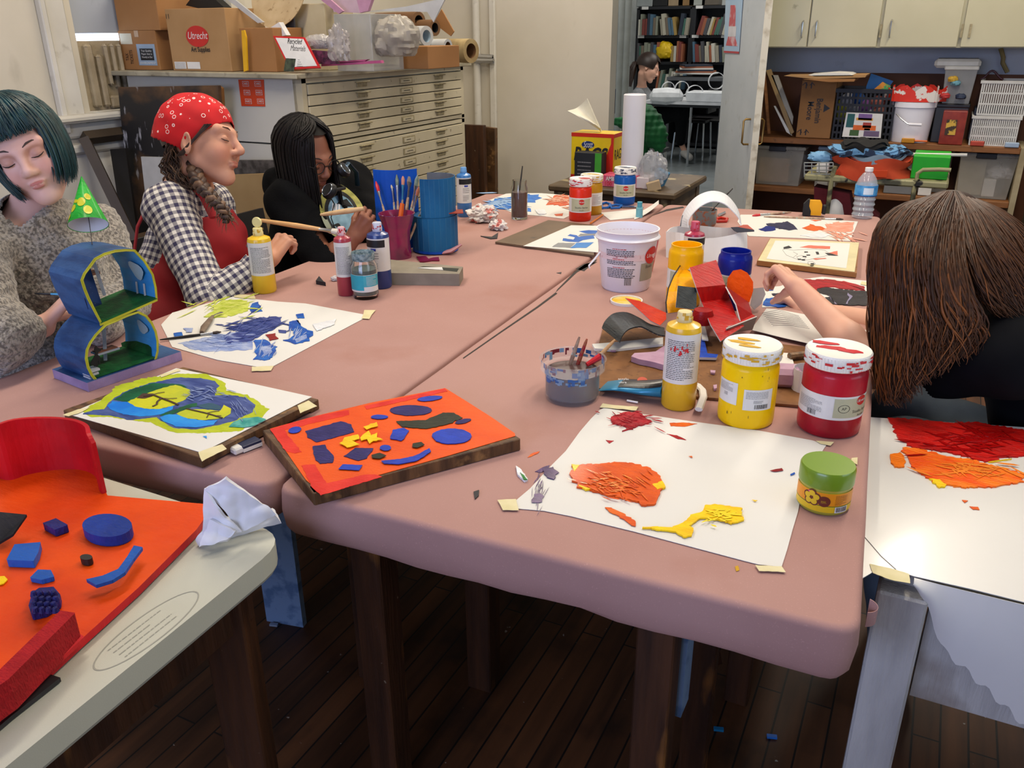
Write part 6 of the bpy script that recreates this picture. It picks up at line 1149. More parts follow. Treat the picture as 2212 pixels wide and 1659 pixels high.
s,z=sheet('lined white paper with faint pencil hatching under the bare forearms',kr([(920,1380),(1060,1190),(1180,1200),(1700,1300),(2000,1400),(1560,1530),(1200,1450)]),TZ+.010)
g=G(INKG)
for i in range(9):a=(1020+i*12,1230+i*14);g.tube([Zp(x,y,z+.0004) for x,y in kr([a,(a[0]+150,a[1]-30+i*3),(a[0]+330,a[1]+25)])],.0005,4)
g.build('pencil_lines',s)
# brown board under the sculpture
t,zb=board('brown fibre work board under the red sculpture, yellow bottle and foam scraps',[(1268,836),(1305,700),(1838,760),(1846,886)],.006,None,overlay(mat('fibre board','#80562f',.75,'#6b4524',22,bump=.4,bscale=180,dist=.001),'#4c3019',60,.6,.7,amount=.6),.001,'work_board');ZB=zb
# scissors, pencil, tape measure etc on the far right
t=thing('scissors','blue-handled scissors by the blue paint jar at the far edge','scissors',tuple(Zp(1330,442)));g=G(mat('blue scissor handle','#1f66b8',.4))
for q in ([(1352,600),(1400,585),(1440,600),(1420,630),(1370,635)],[(1440,615),(1490,605),(1545,612),(1520,632),(1450,636)]):P=[Zp(x,y,TZ+.006) for x,y in kb(q)];g.tube(P+[P[0]],.005,8)
g.build('handle',t,smooth=True);g=G(METAL);g.slab([Zp(x,y,TZ+.004) for x,y in kb([(1540,612),(1740,622),(1745,630),(1545,632)])],(0,0,1),.002,METAL);g.build('blade',t)
t=thing('scissors','small red-handled scissors behind the white paper sculpture','scissors',tuple(Zp(1560,474)));g=G(mat('red scissor handle','#c22d1e',.4));P=[Zp(x,y,TZ+.006) for x,y in kr([(610,385),(650,375),(710,385),(700,405),(620,408)])];g.tube(P+[P[0]],.006,8);g.build('handle',t,smooth=True);g=G(METAL);g.slab([Zp(x,y,TZ+.004) for x,y in kr([(620,350),(690,322),(695,335),(640,362)])],(0,0,1),.003,METAL);g.build('blade',t)
g=G(mat('orange pencil lacquer','#d87a1e',.4));g.tube([Zp(1276,482,TZ+.005),Zp(1302,464,TZ+.005)],.004,6);tag(g.build('pencil'),'orange pencil lying behind the white bucket rim','pencil')
g=G(SHEET);
P1=[Zp(*p,TZ+.001) for p in ((1297,460),(1375,452),(1378,470),(1318,476))];g.slab(P1[::-1] if False else P1,(0,0,1),.001,SHEET);g.grid(lambda u,v:tuple(Zp(1370+52*u,474-12*v-16*u,TZ+.002)+Vector((0,0,.035*u*u*(1-.2*v)))),8,2,SHEET,thick=.0006);tag(g.build('paper_offcut'),'white paper offcut with a curled end by the blue scissors','paper')
t=thing('glue_bottle','tiny pale teal glue bottle in front of the blue paint jar','bottle',tuple(Zp(1379,470)));c,r,h=cylfit(1373,1388,471,436);g=G(mat('pale teal plastic','#6fb3bd',.35));g.lathe([(0,0),(r,0),(r,h*.62),(r*.6,h*.66)],c,20);g.build('bottle_body',t,smooth=True);g=G(mat('teal cap','#4aa0b2',.4));g.lathe([(r*.7,h*.66),(r*.75,h),(0,h)],c,20);g.build('cap',t,smooth=True)
t=thing('tape_measure','black and yellow tape measure at the far right of the pink table','tape measure',tuple(Zp(1760,467)));c=Zp(1752,467);T=Matrix.Translation((c.x,c.y+.02,TZ)) @ rotm(0,0,-.35+.46)
g=G(mat('yellow tool plastic','#e8a70c',.35));g.M=T;g.prism([(x*.036,.006+z_*.06) for x,z_ in ((-.9,0),(1,0),(1,.7),(.75,1),(-.5,1),(-.95,.7))],.03,rotm(PI/2,0,0));g.build('case',t,bevel=.003);g=G(mat('black rubber grip','#1c1c1e',.7));g.M=T;g.prism([(x*.036,.003+z_*.066) for x,z_ in ((-1.05,0),(-.15,0),(-.15,.3),(-.4,.6),(-.4,1),(-.6,1),(-1.05,.7))],.034,rotm(PI/2,0,0) @ Matrix.Translation((0,0,-.002)));g.box((.046,-.015,.03),(.014,.034,.036),ch=.003);g.build('grip',t,bevel=.002)
brush('speckled long brush lying in front of the tape measure',Zp(1650,468,TZ+.005),Zp(1822,474,TZ+.005),.0045,PWD,METAL,BRD,.1);brush('red-tipped brush lying behind the navy and coral paint sheet',Zp(1709,458,TZ+.006),Zp(1625,466,TZ+.005),.005,PWD,METAL,RS,.2)
brush('blunt wooden brush lying under the bare forearm',Zp(1800,662,TZ+.006),Zp(1760,655,TZ+.005),.005,PWD,None,BRD,.2)
# paint tube
t=thing('paint_tube','blue and black acrylic paint tube lying between the water tub and yellow bottle','paint tube',tuple(Zp(1370,845)));P=[Zp(x,y,ZB+z_) for x,y,z_ in ((1303,834,.004),(1340,832,.012),(1400,838,.018),(1436,838,.020))]
g=G(mat('blue foil tube','#2f86ac',.3,metal=.2));g.grid(lambda u,v:tuple(interp_guides([P,P],0,u)+Vector((0,.030*math.cos(2*PI*v),(.001+.018*u)*math.sin(2*PI*v)))),10,20,None);g.build('tube_body',t,smooth=True)
g=G(mat('black tube print','#17181c',.3));g.grid(lambda u,v:tuple(interp_guides([P,P],0,.35+.62*u)+Vector((0,.0305*math.cos(PI*(-.3+1.1*v)),(.0018+.018*(.35+.62*u))*math.sin(PI*(-.3+1.1*v))+.0006))),10,14,None)
T=frame(Zp(1365,824,ZB+.024),Zp(1430,830,ZB+.024)-Zp(1330,828,ZB+.024),(0,0,1)) @ rotm(-PI/2*.75,0,0);
tb=T @ Matrix.Translation((.0,.0,.003));gtext(g,'acrylic',tb @ Matrix.Translation((-.018,.004,0)),.009,LBW);gtext(g,'ultra',tb @ Matrix.Translation((-.02,-.006,0)),.009,LBW);g.lathe([(0,.0),(.011,.0)],tuple(tb @ Vector((.022,0,.0004))),20,mat('orange round print','#c4543a',.5),tb.to_3x3().to_4x4(),cap=False);g.build('label',t,smooth=False)
# ---------------------------------------------------------------- card sculptures
def pl_on(o,n,px,py):
 d=ray(px,py);n=np.array(n);return Vector(ORG+d*(((np.array(o)-ORG)@n)/(d@n)))
# the blue double house
HB=paint('painted navy card','#213d66','#365a88',.35,.3,9,(1,1,3));HS=paint('sky blue lining','#2f8fd0','#5ab4e6',.4,.3,7);HE=mat('yellow painted edge','#b7b528',.5,'#a29e1e',30);HG=paint('grass green','#0f4a22','#1a6630',.5,1.0,30);HW=mat('pale grey painted wood','#aab0bb',.5,'#8f96a4',40);HF=paint('lilac foam board','#9a86a8','#8a7698',.5,.4,20);CLW=mat('cloud white','#8fb8cc',.5,'#b8ccd2',20)
a0=Zp(*k2([(613,1172)])[0]);a1=Zp(*k2([(1258,950)])[0]);b0=Zp(*k2([(425,1052)])[0]);ex=(a1-a0).normalized();dep=(b0-a0);dep.z=0;nrm=Vector((ex.y,-ex.x,0));nrm=nrm if nrm.y<0 else -nrm;depn=-nrm;D_=abs(dep.dot(depn))*.92
t=thing('house_sculpture','blue two-storey card house shaped like a figure eight on a lilac foam base','sculpture',tuple((a0+a1)/2+depn*D_/2));HT=t
g=G(HF);BZ=.022;g.slab([a0,a1,a1+depn*D_*1.05,a0+depn*D_*1.05][::-1] if False else [a0,a1,a1+depn*D_*1.05,a0+depn*D_*1.05],(0,0,1),BZ,HF,HB);g.build('base',t,bevel=.001)
fo=a0+depn*.006+Vector((0,0,BZ));FP=lambda pts:[pl_on(fo,nrm,x,y) for x,y in k2(pts)]
def ring(name,outline,closed_floor):
 P=FP(outline);N=len(P);cen=sum(P,Vector())/N;th=.0045;Q=[p+(cen-p).normalized()*th for p in P];o=depn*(D_-.01);out=G(HB)
 for i in range(N-1):out.add([P[i],P[i+1],P[i+1]+o,P[i]+o],[(0,1,2,3)],HB)
 shell=out.build(name,t);inn=G(HS)
 for i in range(N-1):inn.add([Q[i],Q[i+1],Q[i+1]+o,Q[i]+o],[(3,2,1,0)],HS)
 inn.build('lining',shell);e=G(HE);f=nrm*.0012
 for i in range(N-1):
  e.add([P[i]+f,P[i+1]+f,Q[i+1]+f,Q[i]+f],[(0,1,2,3)],HE);e.add([P[i]+o,P[i+1]+o,Q[i+1]+o,Q[i]+o],[(3,2,1,0)],HB);e.add([P[i],P[i+1],P[i+1]+f,P[i]+f],[(0,1,2,3)],HE)
 e.tube([p+f for p in Q],.0016,5,HE);e.build('rim',shell);return shell,P,Q,o
U=[(690,700),(652,630),(600,530),(575,470),(553,400),(572,352),(610,300),(648,248),(715,212),(792,190),(870,184),(930,188),(1000,262),(1058,360),(1078,450),(1085,528)]
Lw=[(668,1112),(625,1060),(598,1005),(584,940),(590,880),(612,830),(650,775),(700,722),(720,702),(800,668),(880,635),(955,612),(1010,640),(1050,690),(1078,750),(1092,820),(1092,890),(1070,978)]
sh1,P1,Q1,o1=ring('upper_shell',U,1);sh2,P2,Q2,o2=ring('lower_shell',Lw,1)
g=G(HG);g.slab([P1[0],P1[-1],P1[-1]+o1,P1[0]+o1],(0,0,1),.004,HG);g.build('upper_floor',t);g=G(HE);g.slab([P1[0],P1[-1],P1[-1]+o1*.02,P1[0]+o1*.02],(0,0,-1),.005,HE);g.build('floor_edge',t)
zz_=Vector((0,0,BZ+TZ+.002));g=G(HG);g.slab([Vector((p.x,p.y,0))+zz_ for p in (P2[0],P2[-1],P2[-1]+o2,P2[0]+o2)],(0,0,1),.004,HG);g.build('lower_floor',t)
mid=lambda pts,k:[p+depn*D_*k for p in FP(pts)]
def stick(nm,p,q,r,m,kk=.45):g=G(m);a,b=mid([p,q],kk);g.tube([a,b],r,4);g.build(nm,t)
stick('post',(712,235),(805,525),.0045,HW,.35);stick('post',(808,680),(822,985),.0050,HW,.4)
g=G(HW);a,b=mid([(745,908),(895,925)],.4);g.box((a+b)/2,((b-a).length,.03,.004),rz=math.atan2(ex.y,ex.x));g.build('bench',t);g=G(mat('brown bench top','#7a4a34',.6));g.box((a+b)/2+Vector((0,0,.003)),((b-a).length*.9,.024,.002),rz=math.atan2(ex.y,ex.x));g.build('bench_top',t)
stick('chair_leg',(790,400),(830,490),.004,HW,.75);g=G(mat('orange brown seat','#a86a4a',.6));a,b=mid([(760,400),(845,395)],.75);g.box((a+b)/2,((b-a).length,.03,.006),rz=math.atan2(ex.y,ex.x));g.build('seat',t)
STAR=overlay(mat('night blue panel','#16264a',.4,'#21386a',9),'#c9d0e0',160,.70,.73);g=G(STAR);P=FP([(585,430),(735,295),(745,400),(770,585),(640,610),(600,540)]);g.slab([P[0]+depn*.02,P[1]+depn*D_*.55,P[2]+depn*D_*.5,P[3]+depn*.04,P[4]+depn*.02,P[5]+depn*.01],nrm,.002,STAR);g.build('night_panel',t)
for pts,q in (([(890,240),(925,232),(985,270),(1010,318),(960,312),(905,278)],0),([(965,745),(1000,728),(1035,745),(1062,790),(1055,808),(1000,800),(970,770)],0)):
 pass
def wallpatch(sh,A_,B_,ua,ub,va,vb,m,n,off=.0015,rgd=.15):
 """cloud or hedge on the lining between ring points A_ and B_"""
 c=(Vector(A_)+Vector(B_))/2;nn=(Vector(B_)-Vector(A_)).cross(depn).normalized();cc=(ua+ub)/2,(va+vb)/2;P=[]
 for i in range(n):th=2*PI*i/n;r=1+rgd*math.sin(3*th+ua*9);u=cc[0]+(ub-ua)/2*math.cos(th)*r;v=cc[1]+(vb-va)/2*math.sin(th)*r;P.append(Vector(A_).lerp(Vector(B_),u)+depn*D_*v)
 cen=sum(Q1,Vector())/len(Q1) if sh is sh1 else sum(Q2,Vector())/len(Q2);nn=nn if nn.dot(cen-c)>0 else -nn;g=G(m);g.slab([p+nn*off for p in P],nn,.0006,m);g.build('painted_cloud' if m is CLW else 'painted_hedge',sh)
wallpatch(sh1,Q1[12],Q1[14],.1,.8,.15,.5,CLW,16);wallpatch(sh2,Q2[13],Q2[15],.0,.75,.15,.42,CLW,16);wallpatch(sh2,Q2[16],Q2[17],-.3,.9,.05,.95,HG,16)
g=G(mat('white window frame','#c9c8c4',.6));P=[Q1[14].lerp(Q1[15],.0)+depn*D_*.28,Q1[15]+depn*D_*.28];
for d0 in (.28,.50):g.tube([Q1[14].lerp(Q1[15],-.1)+depn*D_*d0-ex*.002,Q1[15]+depn*D_*d0-ex*.002],.003,4)
g.build('window_frame',t)
FB=mat('black cut figure','#101012',.6);g=G(FB);P=mid([(680,872),(692,862),(700,875),(722,880),(720,898),(705,905),(700,922),(715,935),(718,985),(710,992),(704,960),(702,1003),(692,1006),(688,1000),(682,1005),(676,1004),(678,998),(650,990),(662,960),(680,928),(684,905),(676,890)],.12);g.slab(P,nrm,.0015,FB);g.build('silhouette_figure',t)
STW=mat('white step','#c3c2c6',.6)
for k in range(3):g=G(STW);a,b=mid([(622+6*k,1040+24*k),(700-8*k,1018+24*k)],.06+.0*k);g.box((a+b)/2+depn*.012,((b-a).length,.028,.005),rz=math.atan2(ex.y,ex.x));g.build('step',t)
g=G(HW);P=FP([(1075,600),(1100,720),(1250,915),(1205,890),(1080,740),(1060,640)]);g.slab([p+depn*D_*.5 for p in P],depn,.004,HW,mat('white flap','#cfcfd2',.6));g.build('brace',t);g=G(_M['white flap']);P=FP([(1090,690),(1170,760),(1285,905),(1250,925),(1120,760)]);g.slab([p+depn*D_*.8 for p in P],depn,.002);g.build('brace_flap',t)
# cone tree on its wire
top=Dp(176,381,2.02);bc=Dp(191,486,2.0);wire0=pl_on(fo+depn*D_*.55,nrm,199,528);CN=paint('bright green cone','#0c8a24','#2aa838',.3,.6,12);yl=mat('yellow leaf daubs','#c9c41c',.4)
g=G(mat('black wire','#151515',.5));g.tube([wire0,Vector(wire0).lerp(Vector(bc),.55)+cd(.002,0,0),bc+cd(0,.02,0)],.0009,5);g.build('wire',t)
ax=(top-bc);L_=ax.length;R=Matrix((ax.orthogonal().normalized(),ax.normalized().cross(ax.orthogonal().normalized()),ax.normalized())).transposed().to_4x4();g=G(CN);R0=41/FPX*2.0;g.lathe([(R0*1.0,0),(R0*.5,L_*.5),(.001,L_)],bc,40,CN,R,cap=False);g.lathe([(R0*.97,0.001),(.001,L_*.97)],bc,40,_M['white flap'],R,cap=False);o=g.build('tree_cone',t,smooth=True)
g=G(yl);inv=R.to_3x3().inverted();fa=inv @ cd(0,0,1);f0=math.atan2(fa.y,fa.x)
for a,z_,s_ in ((-.5,.28,.010),(.15,.38,.013),(.55,.18,.013),(-.75,.12,.007),(.75,.5,.010),(-.3,.42,.005),(-.5,.44,.005)):
 P=[]
 for i in range(12):th=2*PI*i/12;zz=z_*L_+s_*math.sin(th);rr=R0*(1-zz/L_)+.0006;aa=f0+a+s_*.75*math.cos(th)/max(rr,.01);P.append(bc+R.to_3x3() @ Vector((rr*math.cos(aa),rr*math.sin(aa),zz)))
 g.slab(P,cd(0,0,1),.0008)
g.build('yellow_daubs',o)
# the fine brush in the teal-haired person's fingers
brush('thin blue-tipped brush between the fingers at the side of the blue house',Dp(75,634,1.99),Dp(138,636,2.0),.003,BKW,mat('blue ferrule','#4a8fb8',.3,metal=.6),None,.2)
# brushes held by the other two
brush('long wooden brush with a flat steel ferrule held over the red bottle',Dp(550,474,2.60),Dp(738,502,2.55),.0075,WOOD,METAL,mat('pale soft bristles','#cfc8ba',.6),.11,wide=1.5)
brush('plain pale wooden brush held by the person in the black hoodie',Dp(692,464,2.86),Dp(812,447,2.84),.0085,mat('raw pale wood','#d0b184',.6,'#c3a172',40),None,None,.1)
# blue drum sculpture
t=thing('drum_sculpture','blue two-tiered card drum with a tall curved bright blue panel','sculpture',(0,0,0));TB1=paint('teal blue card','#12507e','#1a6494',.4,.35,8,(1,1,.4));TB2=paint('bright blue card','#1358c0','#0f4cb0',.4,.2,6);GRI=mat('grey card lining','#6a6d72',.7);LNE=mat('pale scored line','#3f7aa0',.6)
c,r,h=cylfit(893,991,552,462);t.location=tuple(c);t['_']=[c.x,c.y,c.z,0];zt1=upz(c,462)-TZ;zt2=upz(c,380)-TZ
def facets(g,c,r,z0,z1,a0,a1,n,m,mi=None,th=.003,lines=None):
 for i in range(n):
  b0_,b1_=a0+(a1-a0)*i/n,a0+(a1-a0)*(i+1)/n;q=[(c.x+r*math.cos(b_),c.y+r*math.sin(b_)) for b_ in (b0_,b1_)];qi=[(c.x+(r-th)*math.cos(b_),c.y+(r-th)*math.sin(b_)) for b_ in (b0_,b1_)]
  g.add([(*q[0],c.z+z0),(*q[1],c.z+z0),(*q[1],c.z+z1),(*q[0],c.z+z1)],[(0,1,2,3)],m);g.add([(*qi[0],c.z+z0),(*qi[1],c.z+z0),(*qi[1],c.z+z1),(*qi[0],c.z+z1)],[(3,2,1,0)],mi or m);g.add([(*q[0],c.z+z1),(*q[1],c.z+z1),(*qi[1],c.z+z1),(*qi[0],c.z+z1)],[(0,1,2,3)],m)
  if lines:g.tube([(*q[0],c.z+z0+.002),(*q[0],c.z+z1-.002)],.0005,4,lines)
g=G(TB1);g.lathe([(0,.004),(r*1.02,.004),(r*1.02,.012),(0,.012)],c,24,TB2);facets(g,c,r,.012,zt1,0,2*PI,24,TB1,GRI,lines=LNE);g.lathe([(0,zt1-.004),(r*.995,zt1-.004),(r*1.01,zt1),(0,zt1)],c,24,TB1);g.build('lower_drum',t)
f=facing(c);r2=r*.97;g=G(TB1);facets(g,c,r2,zt1,zt2,f-.62,f+1.35,9,TB1,GRI,lines=LNE);facets(g,c,r2,zt1+.03,zt2,f+1.35,f+3.4,9,TB1,GRI);g.build('upper_drum',t)
g=G(mat('red brown slot','#a83c22',.6));e_=Vector((c.x+r*1.0*math.cos(f+1.2),c.y+r*math.sin(f+1.2),c.z+zt1+.002));g.box(e_+Vector((.0,.0,.010)),(.06,.05,.003),rz=f);g.build('red_flap',t)
pp=Dp(832,480,proj(c)[2]+.04);c2=Vector((pp.x+.02,pp.y+.06,TZ));rr=.112;zA=upz(pp,540)-TZ;zB=upz(pp,362)-TZ;f2=facing(c2);g=G(TB2);facets(g,c2,rr,0.002,zB,f2-.80,f2+.70,10,TB2,mat('white card lining','#c9ccd0',.7));g.build('curved_panel',t)
g=G(mat('pink crumpled film','#c58a90',.4));p=Dp(972,540,proj(c)[2]-.08);g.tube([(p.x-.03,p.y,TZ+.006),(p.x,p.y+.01,TZ+.014),(p.x+.03,p.y+.03,TZ+.035)],[.012,.016,.008],8,flat=.5);g.build('pink_film',t,smooth=True)
# white paper sculpture
t=thing('paper_sculpture','white scored card boat with an arched handle and a coral and black fin','sculpture',tuple(Zp(1525,560)));WC1=mat('white scored card','#dfe0e3',.6,'#d3d5d9',8);c=Zp(1530,535);c.z=TZ;R1=.17;f=facing(c)
A_=Zp(1440,545);B_=Zp(1612,566);
def strip(par,nm,pts_a,pts_b,m,mi=None,th=.003,lines=None,nseg=4):
 """bent card: two edge polylines (3-D)"""
 g=G(m);n=len(pts_a);fa=lambda u:interp_guides([pts_a,pts_a],0,u);fb=lambda u:interp_guides([pts_b,pts_b],0,u)
 g.grid(lambda u,v:tuple(fa(u)*(1-v)+fb(u)*v),(n-1)*nseg,1,m,thick=th)
 if lines:
  for i in range(1,lines):u=i/lines;a,b=fa(u),fb(u);g.tube([a,b],.0012,4,INKG)
 return g.build(nm,par)
dz=lambda x,y,z:Dp(x,y,z);w=proj(Zp(1530,560))[2]
strip(t,'front_wall',[dz(1440,500,w+.03),dz(1470,503,w-.02),dz(1525,515,w-.03),dz(1590,505,w),dz(1612,490,w+.05)],[dz(1440,556,w+.03),dz(1470,562,w-.02),dz(1525,566,w-.03),dz(1590,566,w),dz(1613,556,w+.05)],WC1,None,.003,16)
strip(t,'rear_wall',[dz(1440,500,w+.03),dz(1455,490,w+.10),dz(1500,487,w+.20),dz(1560,492,w+.20),dz(1612,490,w+.05)],[dz(1440,556,w+.03),dz(1455,540,w+.10),dz(1500,530,w+.20),dz(1560,532,w+.20),dz(1613,556,w+.05)],WC1)
arc=[(1470,490),(1474,468),(1486,445),(1508,424),(1537,414),(1565,420),(1585,440),(1596,462),(1600,486)]
strip(t,'arched_handle',[dz(x,y,w+.10) for x,y in arc],[dz(x+ox,y+oy,w+.02) for (x,y),(ox,oy) in zip(arc,[(18,2),(14,8),(14,14),(10,20),(4,22),(0,22),(-2,18),(-1,10),(0,2)])],WC1,None,.003,15)
g=G(mat('dark slate gouache','#3a3c46',.6));g.slab([dz(x,y,w-.01) for x,y in kr([(740,462),(800,460),(948,486),(950,500),(800,508),(770,492)])],cd(0,.2,1),.003);g.build('black_fin',t);g=G(CRL);g.slab([dz(x,y,w-.006) for x,y in kr([(800,460),(850,440),(890,440),(945,486)])],cd(0,.2,1),.003);g.build('coral_fin',t);g=G(_M['dark slate gouache']);g.slab([dz(x,y,w+.09) for x,y in kr([(305,355),(360,352),(325,455),(285,452)])],cd(0,.2,1),.002);g.build('dark_handle_end',t)
c,r,h=cylfit(1494,1546,492,452);t=thing('glass_tumbler','paint-crusted glass of grey water with a long black brush, inside the white arch','jar',tuple(c));g=G(mat('paint-crusted glass','#77807f',.2,'#a05a3a',60,lo=.5,hi=.6,trans=.35));g.lathe([(0,0),(r*.9,0),(r,.01),(r,h),(r*.94,h),(r*.9,.012),(0,.012)],c,28);g.build('glass_wall',t,smooth=True)
brush('long thin black brush slanting up right from the glass behind the white arch',c+Vector((0,0,.03)),Dp(1604,385,proj(c)[2]+.02),.003,BKW)
# red, orange and yellow card sculpture being painted
t=thing('card_sculpture','bent card sculpture painted red, orange and yellow with black squares, under the bare hands','sculpture',tuple(Zp(1570,700)));RC=paint('glossy red card','#a50c0c','#b81410',.2,.9,14,(1,4,1),coat=.5,bscale=40);RC2=paint('dark red card','#8c0d10','#a01414',.25,.6,14);OC=paint('glossy orange card','#e8560c','#dd4a08',.2,.9,12,coat=.5,bscale=40);YC=paint('glossy yellow card','#f0ac0a','#e69c04',.2,.7,12,coat=.5,bscale=40);SQ=paint('slate painted square','#1e2528','#2a3236',.35,.8,30);RAW=mat('raw card edge','#c9c4c0',.7)
cv_=lambda pts,ds:[Dp(x,y,d) for (x,y),d in zip(kr(pts),ds)]
def card(nm,pa,da,pb,db,m,edge=True,sq=None):
 a,b=cv_(pa,da),cv_(pb,db);g=G(m);n=len(a)
 for i in range(n-1):
  q=[a[i],b[i],b[i+1],a[i+1]];nn=(q[1]-q[0]).cross(q[3]-q[0]).normalized();nn=nn if nn.dot(cd(0,0,1))>0 else -nn;g.slab([p-nn*.003 for p in q],nn,.003,RAW,m)
 o=g.build(nm,t);return o
card('red_strip',[(372,820),(432,1000),(480,1130),(560,1330),(650,1480)],[2.20,2.12,2.14,2.02,1.96],[(610,752),(690,975),(732,1095),(795,1265),(860,1345)],[2.28,2.18,2.20,2.08,2.04],RC)
card('red_side_panel',[(700,990),(790,1150),(830,1300)],[2.16,2.10,2.07],[(760,1040),(900,1130),(935,1240)],[2.28,2.22,2.12],RC2)
card('red_outer_flap',[(830,1300),(720,1350)],[2.07,2.02],[(935,1240),(975,1265)],[2.12,2.10],RC)
card('grey_under_flap',[(705,1370),(700,1410)],[2.0,2.02],[(978,1262),(935,1380)],[2.08,2.1],mat('grey card back','#9a928e',.7))
g=G(OC);P=cv_([(705,990),(710,920),(760,850),(830,838),(890,870),(940,950),(940,1030),(925,1080),(905,1135),(800,1075)],[2.24]*10);g.slab(P,cd(-.2,0,1),.004,RAW,OC);g.build('orange_panel',t)
g=G(mat('grey-white card back','#aaa2a4',.6));P=cv_([(940,1010),(1030,1000),(1050,1060),(1010,1150),(950,1200),(915,1160)],[2.30]*6);g.slab(P,cd(0,0,1),.003);g.build('card_back',t)
card('yellow_arch',[(180,1230),(160,1150),(172,1040),(225,910),(300,810)],[2.14,2.15,2.18,2.24,2.34],[(430,1200),(425,1100),(430,1020),(440,900),(470,790)],[2.16,2.17,2.20,2.26,2.36],YC)
card('yellow_crest',[(300,812),(350,765),(420,765)],[2.33,2.36,2.36],[(400,850),(430,810),(475,775)],[2.28,2.3,2.32],YC)
g=G(SQ);g.slab(cv_([(265,985),(435,1005),(430,1200),(245,1180)],[2.13,2.14,2.10,2.09]),cd(0,.1,1),.003,RAW,SQ);g.build('slate_square',t);g=G(INK);g.tube(cv_([(165,1225),(160,1130),(180,1010),(230,890),(290,800)],[2.13,2.14,2.16,2.22,2.31]),.0018,5);g.build('black_edge_line',t)
RBC=paint('royal blue card','#143a9e','#1c4ab4',.25,.8,20,(1,3,1),coat=.4);g=G(RBC);P=[Zp(x,y,ZB+.004) for x,y in kr([(365,1230),(450,1230),(475,1420),(505,1500),(530,1610),(625,1620),(610,1650),(420,1645)])];g.slab(P[::-1],(0,0,1),.006,RAW,RBC);g.build('blue_base_strip',t)
g=G(RC2);g.lathe([(0,-.02),(.022,-.018),(.028,0),(.022,.018),(0,.02)],Dp(*kr([(490,1260)])[0],2.08),20);g.build('red_ball',t,smooth=True)
# loose red leaf and black curved card left of it
t=thing('card_piece','orange-red bent card leaf resting over the black curved piece','card',tuple(Zp(1395,690)));O5=paint('orange red card','#c9340f','#b82408',.2,.8,16,coat=.4,bscale=40);g=G(O5);P=[Dp(x,y,d) for (x,y),d in zip(k5([(612,72),(700,90),(790,130),(868,165),(870,205),(830,245),(770,215),(700,150)]),[2.16,2.16,2.15,2.13,2.10,2.05,2.07,2.12])];g.slab([P[0],P[7],P[6],P[2],P[1]],cd(0,.5,1),.003,RAW,O5);g.slab([P[2],P[6],P[5],P[4],P[3]],cd(0,.5,1),.003,RAW,O5);g.build('leaf',t)
t=thing('card_piece','slate-black ribbed card curved into a wave on the fibre board','card',tuple(Zp(1360,730)));a=[Dp(x,y,d) for (x,y),d in zip(k5([(468,262),(490,215),(540,172),(620,165),(700,200),(770,240),(860,262)]),[2.04,2.07,2.12,2.14,2.12,2.08,2.04])];b=[Dp(x,y,d) for (x,y),d in zip(k5([(580,352),(600,305),(640,268),(710,255),(770,282),(820,305),(862,312)]),[1.95,1.97,2.01,2.03,2.02,1.99,1.97])];strip(t,'wave',a,b,paint('slate black card','#16191c','#23282c',.35,.7,30,(1,1,6)),None,.003,11)
FOAM=mat('lilac foam','#b493a8',.8,'#a58299',30,bump=.4,bscale=140,dist=.001)
for p,lab,h in (([(646,470),(668,450),(800,440),(860,400),(880,470),(850,525),(790,508),(700,490)],'star-shaped lilac foam offcut left of the large yellow bottle',.014),([(1145,535),(1180,538),(1178,552),(1150,550)],'small lilac foam crumb on the fibre board',.005),([(1162,632),(1188,628),(1190,652),(1170,655)],'pale lilac foam crumb by the yellow jar',.006),([(515,400),(545,395),(552,410),(525,412)],'lilac foam crumb by the white paper strip',.004)):g=G(FOAM);zpoly(g,k5(p),ZB+.001,h,FOAM,rg,1,14);tag(g.build('foam_scrap',bevel=.001),lab,'foam scrap')
t=thing('foam_block','chunky lilac foam block wrapped in white label paper left of the red jar','foam block',tuple(Zp(1700,835)));c=Zp(1693,838,ZB);g=G(FOAM);g.box((c.x,c.y+.02,ZB+.022),(.062,.055,.042),rz=.3,ch=.010);g.build('block',t);g=G(LBW);cc=c+Vector((.042,.01,.022));g.grid(lambda u,v:(cc.x+.028*math.cos(PI*(u*1.3+.2)),cc.y+.03*math.sin(PI*(u*1.3+.2)),ZB+.002+.048*v),10,1,LBW,thick=.0006);g.build('label_wrap',t)
for p,lab,h,z_ in (([(405,372),(560,360),(850,330),(850,372),(540,408),(420,400)],'long white foam board strip running behind the yellow bottle',.006,ZB),([(1520,420),(1650,425),(1672,490),(1525,548)],'folded white card corner behind the large yellow jar',.004,ZB),([(1085,200),(1102,205),(1135,340),(1095,335)],'white card tab beside the royal blue strip',.003,ZB+.012)):g=G(SHEET);zpoly(g,k5(p),z_+.001,h,SHEET);tag(g.build('card_offcut'),lab,'card')
g=G(mat('white foam strip','#d6d3cc',.5));P=[Zp(x,y,ZB+.008) for x,y in k5([(1030,605),(1070,620),(1100,650),(1105,690),(1090,730),(1075,770)])];g.tube(P,.008,8,flat=.6);tag(g.build('curved_strip',smooth=True),'curved white foam strip curling out from behind the yellow bottle','foam strip')
g=G(mat('stained wood stub','#8a6a4a',.6,'#4a3a30',60));g.tube([Zp(1705,770,ZB+.01),Zp(1738,766,ZB+.01)],.009,8);tag(g.build('wood_stub',smooth=True),'stained wooden stub between the yellow and red jar lids','wood piece')
g=G(mat('clear push pin','#dcd6d0',.2));p=Zp(1366,871);g.tube([p+Vector((-.012,0,.004)),p+Vector((.012,0,.004))],.0022,8);tag(g.build('push_pin'),'clear plastic push pin above the taped sheet corner','push pin')
